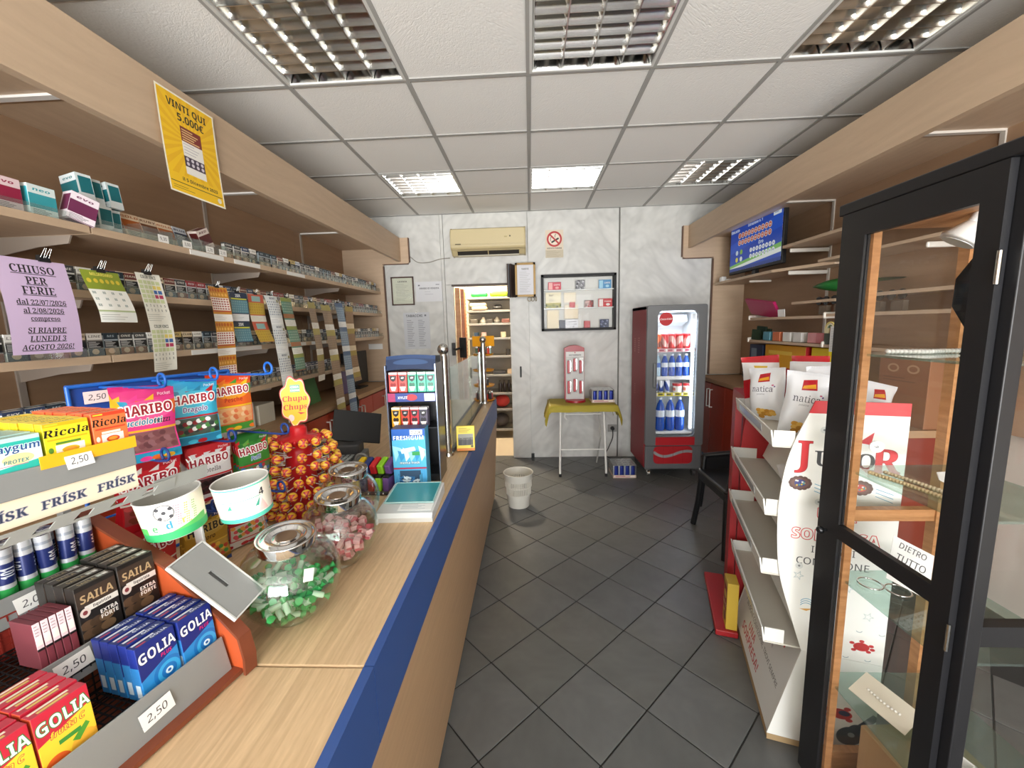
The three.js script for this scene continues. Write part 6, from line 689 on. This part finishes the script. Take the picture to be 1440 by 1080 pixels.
  const ct = (c, c2, t) => printed(200, 120, (g, w, h) => { fr(g, c, 0, 0, w, h); fr(g, c2, 0, 60, w, 60); tx(g, t, 100, 92, 34, '#e8d8b0'); fr(g, '#e6c04a', 20, 16, 120, 10); });
  on('carton', 'dark blue carton on the worktop under the small shelves', 'carton', rb(0.2, 0.36, 0.22, 0.003, 0, 0.18, 0), [M('#1f2c4a', 0.5), printed(120, 200, (g, w, h) => { fr(g, '#1f2c4a', 0, 0, w, h); fr(g, '#6a7a8a', 16, 20, 50, 60); fr(g, '#4a3a4a', 50, 90, 60, 60); }), ...Array(4).fill(M('#1f2c4a', 0.5))], 2.2, 0.93, -3.91);
  on('carton', 'yellow and red lottery carton on the worktop behind the crisps', 'carton', rb(0.2, 0.37, 0.54, 0.003, 0, 0.185, 0), [M('#b02024', 0.5), ct('#d69a1e', '#b01c22', 'LOTTO'), M('#d69a1e', 0.5), M('#b02024', 0.5), M('#b02024', 0.5), M('#b02024', 0.5)], 2.2, 0.93, -3.49); on('carton', 'bright yellow carton next to the lottery carton', 'carton', rb(0.18, 0.37, 0.18, 0.003, 0, 0.185, 0), M('#e0c81e', 0.5), 2.2, 0.93, -3.08);
  on('carton', 'brown storage carton with pale ring prints on the worktop end', 'carton', rb(0.24, 0.37, 0.3, 0.003, 0, 0.185, 0), [M('#8a5c3c', 0.7), printed(200, 280, (g, w, h) => { fr(g, '#8a5c3c', 0, 0, w, h); for (const x of [60, 140]) { ci(g, '#b08a68', x, 50, 24, 18); ci(g, '#8a5c3c', x, 50, 16, 11); } scribble(g, '#6f4a30', 20, 90, 150, 2, 12, 3); }), ...Array(4).fill(M('#8a5c3c', 0.7))], 2.14, 0.93, -2.3);
  on('wire_ball', 'dark wire holder on the worktop', 'holder', mg([0, 1, 2, 3, 4].map((i) => place(new THREE.TorusGeometry(0.07, 0.005, 6, 20), 0, 0.075 + i * 0.028, 0, PI / 2 + 0.25, 0, 0))), darkGrey, 2.0, 0.935, -3.78);
  // the worktop behind the counter
  on('black_monitor', 'black flat monitor on the worktop behind the counter', 'monitor', mg([rb(0.03, 0.34, 0.56, 0.006, 0, 0.2, 0), bx(0.16, 0.012, 0.2, 0, 0.006, 0), bx(0.03, 0.06, 0.05, -0.01, 0.04, 0)]), black, -1.8, 0.93, -4.1); on('green_folder', 'green folder standing on the worktop behind the counter', 'folder', rb(0.02, 0.3, 0.3, 0.003, 0, 0.15, 0), M('#1c7a26', 0.5), -1.78, 0.93, -3.2, [0, 0.1, 0.2]); on('purple_folder', 'purple folder beside the black monitor', 'folder', rb(0.02, 0.25, 0.12, 0.003, 0, 0.125, 0), M('#5c4a7c', 0.5), -1.74, 0.93, -3.72, [0, 0, 0.15]);
  { const h = thing('scanner', 'black desk scanner on the worktop below the scratch tickets', 'scanner', [-1.75, 0.932, -2.9], 0.5); part(h, 'head', rb(0.1, 0.05, 0.22, 0.02, 0, 0.18, 0, 0.5), black); part(h, 'foot', sp(0.08, 0, 0.04, 0, 18, 0.5), M('#303234', 0.12, 0.5)); part(h, 'neck', bars([[0, 0.03, 0], [0, 0.17, -0.03]], 0.012), black); }
  [['#d8d6d0', -2.35, 0.16, 'white'], ['#c9c4b4', -2.55, 0.13, 'beige'], ['#b8b4ae', -2.15, 0.1, 'grey'], ['#d2d0ca', -1.9, 0.15, 'pale']].forEach(([c, z, h, n]) => on('paper_carton', `${n} carton standing on the worktop under the tobacco shelves`, 'carton', rb(0.14, h, 0.16, 0.004, 0, h / 2, 0), M(c, 0.6), -1.8, 0.93, z));
  on('wall_label', 'small white label on the wooden end panel by the tobacco shelving', 'label', bx(0.16, 0.06, 0.002), white, -1.74, 1.33, -4.543); on('leash', 'black strap hanging from the worktop edge', 'strap', tube([[-1.6, 0.94, -3.5], [-1.556, 0.942, -3.51], [-1.54, 0.88, -3.51], [-1.545, 0.8, -3.49], [-1.54, 0.74, -3.52], [-1.545, 0.66, -3.51]], 0.009, 24, 6), black, 0, 0, 0);
}

// ---------- snack stand ----------
const JO = V(0.83, 0, -1.331), JD = V(0.2860, 0, -0.9582), JX = V(0.9582, 0, 0.2860), JR = Math.atan2(-0.286, 0.9582);
const jn = (x, y, z) => [JO.x + x * JX.x - z * JD.x, y, JO.z + x * JX.z - z * JD.z];
{
  const s = thing('snack_stand', 'white cardboard crisp display with JUNIOR side panel', 'display stand', [JO.x, 0, JO.z], JR), wc = M('#e3e2dc', 0.6), edge = M('#a58a64', 0.8);
  const pt = [[0.085, 0.385], [0.075, 0.415], [0.042, 0.522], [0.007, 0.647], [-0.008, 0.774], [-0.01, 0.926], [0.009, 1.076], [0.062, 1.235], [0.07, 1.258], [0.311, 1.258], [0.311, 0.385]];
  const sp2 = new THREE.Shape(); sp2.moveTo(...pt[0]); sp2.splineThru(pt.slice(1, 8).map((p) => new THREE.Vector2(...p))); pt.slice(8).forEach((p) => sp2.lineTo(...p)); sp2.closePath();
  const jm = tex(680, 1840, (g) => {
    g.scale(2, 2); const X = (x) => (x + 0.02) * 1000, Y = (y) => (1.27 - y) * 1000, w = 340, h = 920; fr(g, '#e9e8e2', 0, 0, w, h); fr(g, '#c81f26', 0, 0, w, Y(1.218));
    tx(g, 'J', X(0.052), Y(1.085), 112, '#c8242a', { f: 'serif', st: '#8f1a1e', lw: 3 }); tx(g, 'U', X(0.104), Y(1.07), 70, '#2a2a2c', { f: 'serif' }); tx(g, 'N', X(0.148), Y(1.08), 70, '#c8242a', { f: 'serif' }); tx(g, 'I', X(0.182), Y(1.09), 66, '#c8242a', { f: 'serif' }); tx(g, 'O', X(0.214), Y(1.07), 66, '#2a2a2c', { f: 'serif' }); tx(g, 'R', X(0.262), Y(1.075), 104, '#c8242a', { f: 'serif', st: '#8f1a1e', lw: 3 }); poly(g, '#c8242a', [[X(0.19), Y(1.13)], [X(0.228), Y(1.165)], [X(0.222), Y(1.125)]]);
    for (const [x, c] of [[0.045, '#3a3f7a'], [0.206, '#b8463a']]) { for (let i = 0; i < 12; i++) ci(g, '#5a4038', X(x) + 24 * Math.cos(i * PI / 6), Y(0.984) + 16 * Math.sin(i * PI / 6), 9); ci(g, '#6a4c44', X(x), Y(0.984), 25, 18); ci(g, c, X(x), Y(0.984), 16, 12); for (let i = 0; i < 9; i++) ci(g, ['#c9a83a', '#4a8a8a', '#d8d4cc'][i % 3], X(x) + 12 * Math.cos(i * 1.7), Y(0.984) + 8 * Math.sin(i * 2.3), 3); g.strokeStyle = '#5a9ab8'; g.lineWidth = 2; for (let i = 0; i < 3; i++) { g.beginPath(); g.moveTo(X(x + 0.04), Y(0.985 - i * 0.012)); g.lineTo(X(x + 0.085), Y(0.97 - i * 0.013)); g.stroke(); } }
    tx(g, 'UNA', X(0.15), Y(0.885), 50, '#e9e8e2', { st: '#c8343a', lw: 5 }); tx(g, 'SORPRESA', X(0.15), Y(0.81), 50, '#e9e8e2', { st: '#c8343a', lw: 5, sx: 0.98 }); tx(g, 'IN OGNI', X(0.15), Y(0.76), 32, '#3a3a3c', { b: 0 }); tx(g, 'CONFEZIONE', X(0.15), Y(0.716), 34, '#3a3a3c', { b: 0 });
    g.strokeStyle = '#b9c4c4'; g.lineWidth = 2; for (const [x, y] of [[0.06, 0.66], [0.2, 0.64], [0.26, 0.55], [0.12, 0.58]]) { g.beginPath(); for (let i = 0; i < 11; i++) { const a = i * PI / 5, r = i % 2 ? 6 : 15; g.lineTo(X(x) + r * Math.cos(a), Y(y) + r * Math.sin(a)); } g.stroke(); }
    g.strokeStyle = '#5a9ab8'; for (let i = 0; i < 3; i++) { g.beginPath(); g.arc(X(0.09), Y(0.56) + 8 * i, 20, 3.6, 5.4); g.stroke(); } poly(g, '#d09a4a', [[X(0.07), Y(0.54)], [X(0.11), Y(0.547)], [X(0.09), Y(0.535)]]);
    ci(g, '#b8282c', X(0.25), Y(0.44), 22, 15); for (const [a, b] of [[-26, -10], [26, -8], [-20, 14], [20, 14], [0, -20], [30, 4]]) ci(g, '#b8282c', X(0.25) + a, Y(0.44) + b, 7, 5); for (let i = 0; i < 5; i++) { g.strokeStyle = '#8a9aa4'; g.beginPath(); g.arc(X(0.18 + i * 0.03), Y(0.5 - (i % 2) * 0.1), 9, 0.4, 2.6); g.stroke(); }
    for (const [x, y] of [[0.1, 1.165], [0.1, 0.925], [0.06, 0.695], [0.13, 0.42]]) { ci(g, '#d2d4d0', X(x), Y(y), 11); ci(g, '#7a7c7c', X(x), Y(y), 3.5); }
  });
  const pg = extr(sp2, 0.006); { const p = pg.attributes.position, uv = pg.attributes.uv; for (let i = 0; i < p.count; i++) uv.setXY(i, (p.getX(i) + 0.02) / 0.34, 1 - (1.27 - p.getY(i)) / 0.92); }
  part(s, 'side_panel', pg.translate(0, 0, -0.006), M('#ffffff', 0.5, 0, { map: jm }), null, null, 'white side panel lettered JUNIOR');
  part(s, 'side_panel', extr(sp2, 0.006).translate(0, 0, -0.65), M('#b01f24', 0.5));
  part(s, 'back_panel', bx(0.006, 1.22, 0.64, 0.308, 0.62, -0.325), wc);
  const bw = [[0, 0.03], [0.311, 0.03], [0.311, 0.384], [0.085, 0.384]];
  const em = tex(256, 320, (g, w, h) => { fr(g, '#e6e5df', 0, 0, w, h); ci(g, '#b8282c', 170, 190, 26, 17); ci(g, '#2c3a5a', 178, 186, 13, 9); for (const [a, b] of [[-30, -8], [-26, 12], [14, -20], [20, 16]]) ci(g, '#b8282c', 170 + a, 190 + b, 8, 6); g.strokeStyle = '#6aa0b8'; g.lineWidth = 4; for (let i = 0; i < 3; i++) { g.beginPath(); g.moveTo(148 - i * 12, 208 + i * 4); g.lineTo(104 - i * 8, 262); g.stroke(); } g.save(); g.translate(200, 250); g.rotate(0.6); fr(g, '#3a4a56', -12, -90, 18, 80); ci(g, '#34424e', 0, 10, 28, 34); ci(g, '#34424e', 0, -18, 20, 22); ci(g, '#9aa4aa', 0, 4, 8); g.restore(); });
  const bg = extr(bw, 0.006); { const p = bg.attributes.position, uv = bg.attributes.uv; for (let i = 0; i < p.count; i++) uv.setXY(i, p.getX(i) / 0.32, (p.getY(i) - 0.03) / 0.36); }
  part(s, 'base_end', bg.translate(0, 0, -0.006), M('#ffffff', 0.55, 0, { map: em })); part(s, 'base_end', extr(bw, 0.006).translate(0, 0, -0.65), wc);
  const fm = tex(640, 384, (g, w, h) => { fr(g, '#dedfdd', 0, 0, w, h); ci(g, '#b8282c', 150, 60, 20, 14); tx(g, '* IN OGNI CONFEZIONE, TROVI SEMPRE', 330, 225, 29, '#4a4a4c', { b: 0 }); tx(g, 'UNA', 250, 275, 52, '#c05a60'); tx(g, 'SORPRESA!', 270, 325, 56, '#c05a60'); tx(g, 'con tante', 340, 120, 30, '#8a7a8a', { b: 0 }); tx(g, 'nuove avventure', 350, 154, 30, '#8a7a8a', { b: 0 }); poly(g, '#b8282c', [[480, 40], [560, 30], [540, 90], [500, 80]]); });
  part(s, 'base_front', grid(6, 4, (u, v) => [0.002 + 0.083 * v, 0.03 + 0.354 * v, -0.645 + 0.64 * u]), M('#ffffff', 0.5, 0, { map: fm })); part(s, 'base_foot', bx(0.306, 0.03, 0.64, 0.155, 0.016, -0.325), edge);
  [[1.1, -0.035], [0.86, -0.045], [0.645, -0.045], [0.385, -0.025]].forEach(([y, x0], i) => { const t = part(s, 'tray', bx(0.306 - x0, 0.006, 0.632, (0.306 + x0) / 2, y, -0.326), M('#c9c4b8', 0.7)); part(t, 'front_lip', bx(0.005, 0.055, 0.632, x0 - 0.004, y + 0.026, -0.326, 0, 0, 0.15), wc); part(t, 'end_lip', bx(0.06, 0.055, 0.004, x0 + 0.03, y + 0.026, -0.0135), wc); part(t, 'end_lip', bx(0.1, 0.05, 0.004, x0 + 0.05, y + 0.026, -0.638), wc); part(t, 'price_rail', bx(0.002, 0.03, 0.4, x0 - 0.009, y + 0.03, -0.34, 0, 0, 0.15), M('#b9bcbe', 0.2)); });
  part(s, 'inner_wall', mg([bx(0.004, 0.22, 0.63, 0.12, 0.98, -0.325, 0, 0, -0.35), bx(0.004, 0.19, 0.63, 0.12, 0.75, -0.325, 0, 0, -0.35), bx(0.004, 0.23, 0.63, 0.13, 0.51, -0.325, 0, 0, -0.35)]), wc);
  const r = thing('red_stand', 'red metal snack stand with floor plate behind the crisp display', 'display stand', jn(0, 0, -0.68), JR), rm = M('#a01d22', 0.45);
  part(r, 'column', bx(0.14, 1.13, 0.3, 0.07, 0.585, -0.155), rm); part(r, 'floor_plate', rb(0.1, 0.03, 0.5, 0.006, -0.055, 0.016, -0.07), rm); part(r, 'side_flange', bx(0.03, 1.1, 0.02, -0.02, 0.57, -0.02), rm);
  const bb = thing('snack_carton', 'small yellow and red snack carton at the foot of the red stand', 'carton', jn(-0.035, 0.032, -0.56), JR); part(bb, 'carton', rb(0.05, 0.24, 0.09, 0.003, 0, 0.12, 0), [M('#c9a83a', 0.5), printed(100, 240, (g, w, h) => { fr(g, '#c9a83a', 0, 0, w, h); fr(g, '#8a2420', 10, 30, 80, 130); ci(g, '#e0c060', 50, 80, 30, 20); tx(g, 'SNACK', 50, 130, 26, '#f0e0b0'); ci(g, '#5a2a3a', 50, 195, 24); }), ...Array(4).fill(M('#c9a83a', 0.5))]);
  const chip = printed(300, 420, (g, w, h) => { fr(g, '#e2e3e6', 0, 0, w, h); for (let i = 0; i < 40; i++) fr(g, '#d3d5da', i * 8, 0, 3, 18); poly(g, '#b3202a', [[112, 52], [196, 40], [204, 108], [104, 116]]); poly(g, '#e2a02a', [[116, 86], [190, 70], [196, 96], [108, 106]]); tx(g, 'natica', 148, 168, 62, '#4c4a56', { f: 'serif', b: 0 }); ci(g, '#b03060', 232, 138, 9, 5); ci(g, '#6a4a8a', 246, 148, 6); tx(g, 'patatine', 140, 208, 18, '#8a8a92', { b: 0 }); for (let i = 0; i < 9; i++) ci(g, ['#d8a040', '#e6b85a', '#c48a30'][i % 3], 110 + (i % 4) * 34, 340 + (i / 4 | 0) * 24 + (i * 13) % 10, 26, 17); }, 0.25);
  const redc = printed(300, 420, (g, w, h) => { fr(g, '#e4e2e2', 0, 0, w, h); poly(g, '#b81c26', [[0, 180], [w, 120], [w, 260], [0, 320]]); poly(g, '#b81c26', [[0, 0], [w, 0], [w, 60], [0, 40]]); tx(g, 'pata', 150, 214, 60, '#f2eeea', { f: 'serif', sk: 0.2, rot: -0.2 }); ci(g, '#e0b050', 210, 350, 40, 26); ci(g, '#d8a040', 150, 370, 36, 24); poly(g, '#d8b030', [[90, 70], [200, 80], [190, 110], [100, 104]]); }, 0.25);
  const cb = (m, x, y, z, ry, w, h, lab, grp, rx = -0.08, rz = 0, k = 1) => { const o = solo('crisp_bag', lab, 'crisps', bag(w, h, 0.075, k), m, jn(x, y, z), null, grp); o.rotation.set(rx, JR + ry, rz, 'YXZ'); };
  const G = 'white crisp bags on the top tray', L = 'white crisp bag standing on the top tray of the display';
  cb(chip, 0.035, 1.105, -0.4, -0.75, 0.15, 0.215, L, G, -0.05, 0.1, 1); cb(chip, 0.08, 1.105, -0.16, -0.3, 0.14, 0.225, L, G, -0.06, -0.1, 2); cb(chip, 0.24, 1.105, -0.3, -0.1, 0.19, 0.235, L, G, -0.06, 0.05, 3); cb(chip, 0.2, 1.105, -0.46, -0.2, 0.16, 0.235, L, G, -0.06, 0.0, 4); cb(chip, 0.245, 1.105, -0.14, 0.25, 0.13, 0.2, L, G, -0.05, -0.25, 5); 
  cb(redc, 0.23, 1.105, -0.585, -0.1, 0.14, 0.25, 'red-topped crisp bag behind the white bags on the top tray', 'red-topped crisp bags', -0.1, 0, 6); cb(redc, 0.06, 1.105, -0.585, -0.1, 0.15, 0.25, 'red-topped crisp bag behind the white bags on the top tray', 'red-topped crisp bags', -0.1, 0.1, 7);
  cb(redc, 0.05, 0.9, -0.2, -0.6, 0.16, 0.2, 'red and white crisp bag slumped on the second tray', null, -0.5, -1.1, 8); cb(redc, 0.08, 0.68, -0.12, -0.4, 0.13, 0.16, 'red and white crisp bag lying on the third tray', null, -1.0, -0.6, 9);
  solo('orange_ring', 'small orange ring lying in the second tray', 'ring', place(new THREE.TorusGeometry(0.014, 0.007, 8, 18), 0, 0.02, 0, 0.4), M('#c87a1c', 0.4), jn(0.04, 0.864, -0.06));
}
// ---------- black glass cabinet ----------
{
  const x0 = 0.875, x1 = 1.22, zf = -1.21, zn = -0.79, bk = M('#17171a', 0.42), gl = M('#ffffff', 0.02, 0, { transmission: 1, thickness: 0, ior: 1.3 });
  const c = thing('display_cabinet', 'tall black framed glass cabinet lined with pine, full of jewellery', 'cabinet', [1.05, 0, -1.0]);
  const P = (n, g, m, par = c) => part(par, n, g.translate(-1.05, 0, 1.0), m);
  P('top', rb(x1 - x0 + 0.03, 0.03, zn - zf + 0.03, 0.004, (x0 + x1) / 2, 1.806, (zf + zn) / 2), bk); P('base', span(x0, x1, 0.0, 0.06, zf, zn), bk);
  for (const [x, z] of [[x0, zf], [x0, zn - 0.035], [x1 - 0.03, zf], [x1 - 0.03, zn - 0.035]]) P('corner_post', rb(0.03, 1.735, 0.035, 0.003, x + 0.015, 0.925, z + 0.0175), bk);
  const d = P('door', mg([span(x0 - 0.016, x0 - 0.001, 0.06, 1.79, -1.206, -1.126), span(x0 - 0.016, x0 - 0.001, 0.06, 1.79, -0.856, -0.812), span(x0 - 0.016, x0 - 0.001, 1.725, 1.79, -1.126, -0.856), span(x0 - 0.016, x0 - 0.001, 0.896, 0.937, -1.126, -0.856), span(x0 - 0.016, x0 - 0.001, 0.06, 0.13, -1.126, -0.856)]), bk);
  P('door_pane', span(x0 - 0.01, x0 - 0.007, 0.937, 1.725, -1.126, -0.856), gl, d); P('door_pane', span(x0 - 0.01, x0 - 0.007, 0.13, 0.896, -1.126, -0.856), gl, d); P('knob', mg([sp(0.011, x0 - 0.034, 0.9, -1.168, 12), cy(0.004, 0.004, 0.02, x0 - 0.022, 0.9, -1.168, 8, 0, 0, PI / 2)]), M('#3a3a3c', 0.25, 0.8), d);
  for (const y of [1.6, 0.85, 0.25]) P('hinge', cy(0.004, 0.004, 0.06, x0 - 0.018, y, -0.808, 8), steel, d);
  P('lining_post', metric(mg([span(x0 + 0.002, x0 + 0.022, 0.06, 1.79, -1.129, -1.119), span(x0 + 0.002, x0 + 0.022, 0.06, 1.79, -0.863, -0.856)]), 2), pine); P('lining_top', metric(span(x0 + 0.02, x1 - 0.005, 1.745, 1.79, zf + 0.036, zn - 0.036), 2), pine);
  P('rear_post', metric(span(x1 - 0.05, x1 - 0.031, 0.06, 1.75, zf + 0.005, zf + 0.035), 2), pine); P('rear_post', metric(span(x1 - 0.05, x1 - 0.031, 0.06, 1.75, zn - 0.035, zn - 0.005), 2), pine); P('side_rail', metric(span(x0 + 0.03, x1 - 0.05, 0.92, 0.955, zf + 0.005, zf + 0.03), 2), pine); P('side_rail', metric(span(x0 + 0.03, x1 - 0.05, 0.06, 0.13, zf + 0.005, zf + 0.03), 2), pine);
  P('side_pane', span(x0 + 0.03, x1 - 0.03, 0.06, 1.79, zf + 0.001, zf + 0.004), gl); P('side_pane', span(x0 + 0.03, x1 - 0.03, 0.06, 1.79, zn - 0.02, zn - 0.017), gl); P('rear_pane', span(x1 - 0.012, x1 - 0.008, 0.06, 1.79, zf + 0.035, zn - 0.035), gl); P('near_rail', span(x0 + 0.03, x1 - 0.03, 0.84, 0.885, zn - 0.03, zn - 0.004), bk); P('near_rail', span(x0 + 0.03, x1 - 0.03, 1.735, 1.79, zn - 0.03, zn - 0.004), bk);
  [1.42, 1.095, 0.77, 0.43].forEach((y) => P('glass_shelf', span(x0 + 0.012, x1 - 0.02, y - 0.006, y, zf + 0.04, zn - 0.04), M('#dcebe6', 0.04, 0, { transmission: 0.95, thickness: 0 })));
  const l = thing('spot_lamp', 'white spot lamp clipped inside the black cabinet', 'lamp', [1.0, 1.694, -1.025], 0); l.rotation.set(0.5, 0.4, -0.5); l.scale.setScalar(1.15); part(l, 'holder', cy(0.014, 0.012, 0.035, 0, 0.045, 0, 16), white); part(l, 'head', lathe([[0.0, -0.012], [0.03, -0.012], [0.032, -0.004], [0.022, 0.012], [0.013, 0.028], [0, 0.028]], 24), M('#eceae4', 0.4)); part(l, 'lens', cy(0.026, 0.026, 0.002, 0, -0.0125, 0, 22), M('#d6d8d8', 0.3));
  solo('necklace_bust', 'black velvet necklace bust in the cabinet', 'bust', lathe([[0, 0], [0.035, 0.002], [0.03, 0.012], [0.012, 0.03], [0.03, 0.06], [0.052, 0.11], [0.05, 0.17], [0.03, 0.21], [0.015, 0.23], [0, 0.232]], 28).scale(0.7, 1.05, 1.15), M('#0d0d0f', 0.95), [1.04, 1.421, -0.985], [0, 0.5, 0.06]);
  for (let i = 0; i < 3; i++) solo('ring_pendant', 'gold hoop pendant hanging on the black bust', 'pendant', new THREE.TorusGeometry(0.016 + i * 0.003, 0.0016, 6, 24), M('#c99a4c', 0.2, 1), [1.008 - i * 0.004, 1.6 - i * 0.03, -0.97 + 0.004 * i], [0.3, -0.9, 0], 'gold hoops on the bust');
  const strand = (pts, n, r, col, lab, metal = 0) => { const cv = new THREE.CatmullRomCurve3(pts.map((p) => V(...p))), t = thing('bead_strand', lab, 'beads', pts[0]), g = sp(r, 0, 0, 0, 10), m = M(col, 0.18, metal); for (let i = 0; i < n; i++) { const q = cv.getPointAt(i / (n - 1)); part(t, 'bead', g, m, [q.x - pts[0][0], q.y - pts[0][1], q.z - pts[0][2]]); } };
  strand([[0.925, 1.4262, -1.1], [0.985, 1.4262, -1.07], [1.06, 1.4262, -1.08], [1.13, 1.4262, -1.05]], 28, 0.0058, '#e6e2dc', 'white pearl strand on the top glass shelf'); strand([[0.94, 1.4262, -1.12], [1.02, 1.4262, -1.1], [1.12, 1.4262, -1.09]], 22, 0.0056, '#d8d4d0', 'second pearl strand lying behind the first');
  strand([[0.91, 1.1, -1.1], [0.93, 1.1, -1.02], [0.945, 1.1, -0.93]], 22, 0.0056, '#d8c49a', 'gold bead strand along the front of the second glass shelf', 0.3); strand([[0.95, 1.1, -1.1], [0.97, 1.1, -1.0], [0.98, 1.1, -0.92]], 22, 0.0054, '#e0d0b0', 'pale gold bead strand behind the front strand', 0.3);
  solo('round_tag', 'white round tag hanging inside the cabinet door', 'tag', cy(0.016, 0.016, 0.004, 0, 0, 0, 22, PI / 2), printed(48, 48, (g) => { fr(g, '#eceae6', 0, 0, 48, 48); tx(g, '9', 24, 24, 18, '#5a5a60'); }), [0.92, 1.172, -1.1], [0, -0.3, 0]);
  solo('card', 'white pear-shaped jewellery card on the second glass shelf', 'card', extr([[0, 0], [0.03, 0.01], [0.05, 0.05], [0.03, 0.075], [0, 0.08], [-0.03, 0.06], [-0.03, 0.02]], 0.002).rotateX(-1.2), white, [1.03, 1.1, -0.95], [0, 0.4, 0]);
  for (let i = 0; i < 3; i++) solo('bracelet', 'thin silver bracelet lying on the third glass shelf', 'bracelet', place(new THREE.TorusGeometry(0.028, 0.0022, 6, 28), 0, 0.004, 0, PI / 2), chrome, [0.94 + 0.05 * i, 0.771, -1.1 + 0.03 * (i % 2)], null, 'silver bracelets');
  solo('price_note', 'white handwritten price note propped on the third glass shelf', 'note', bx(0.11, 0.12, 0.001, 0, 0.03, 0), printed(140, 150, (g, w, h) => { fr(g, '#efeeec', 0, 0, w, h); tx(g, 'DIETRO', 70, 22, 28, '#2a2a30', { b: 0, sk: 0.2 }); tx(g, 'TUTTO', 70, 64, 34, '#2a2a30', { b: 0, sk: 0.2 }); tx(g, '€ 14,00', 70, 110, 38, '#2a2a30', { sk: 0.2 }); }), [0.985, 0.832, -1.04], [-0.5, 0.1, -0.5]);
  solo('jewellery_box', 'small white jewellery box on the lowest glass shelf', 'box', mg([bx(0.08, 0.004, 0.08, 0, 0.002, 0), bx(0.08, 0.025, 0.004, 0, 0.0125, 0.038), bx(0.08, 0.025, 0.004, 0, 0.0125, -0.038), bx(0.004, 0.025, 0.08, 0.038, 0.0125, 0), bx(0.004, 0.025, 0.08, -0.038, 0.0125, 0)]), white, [0.985, 0.431, -0.9], [0, 0.3, 0]);
  solo('earring_card', 'beige card with earrings on the lowest glass shelf', 'card', bx(0.09, 0.002, 0.13, 0, 0.02, 0, 0.2, 0, 0.2), M('#cfc6b4', 0.6), [0.96, 0.44, -1.04], [0, 0.5, 0]); strand([[0.94, 0.468, -1.07], [0.95, 0.466, -1.03], [0.965, 0.464, -1.0]], 10, 0.0035, '#e0dcd4', 'short row of pearls on the beige card');
  solo('cardboard_box', 'brown cardboard box at the bottom of the cabinet', 'box', rb(0.22, 0.3, 0.24, 0.003, 0, 0.15, 0), M('#a8845c', 0.75), [1.04, 0.06, -0.95], [0, 0.05, 0]);
}
renderer.render(scene, camera);
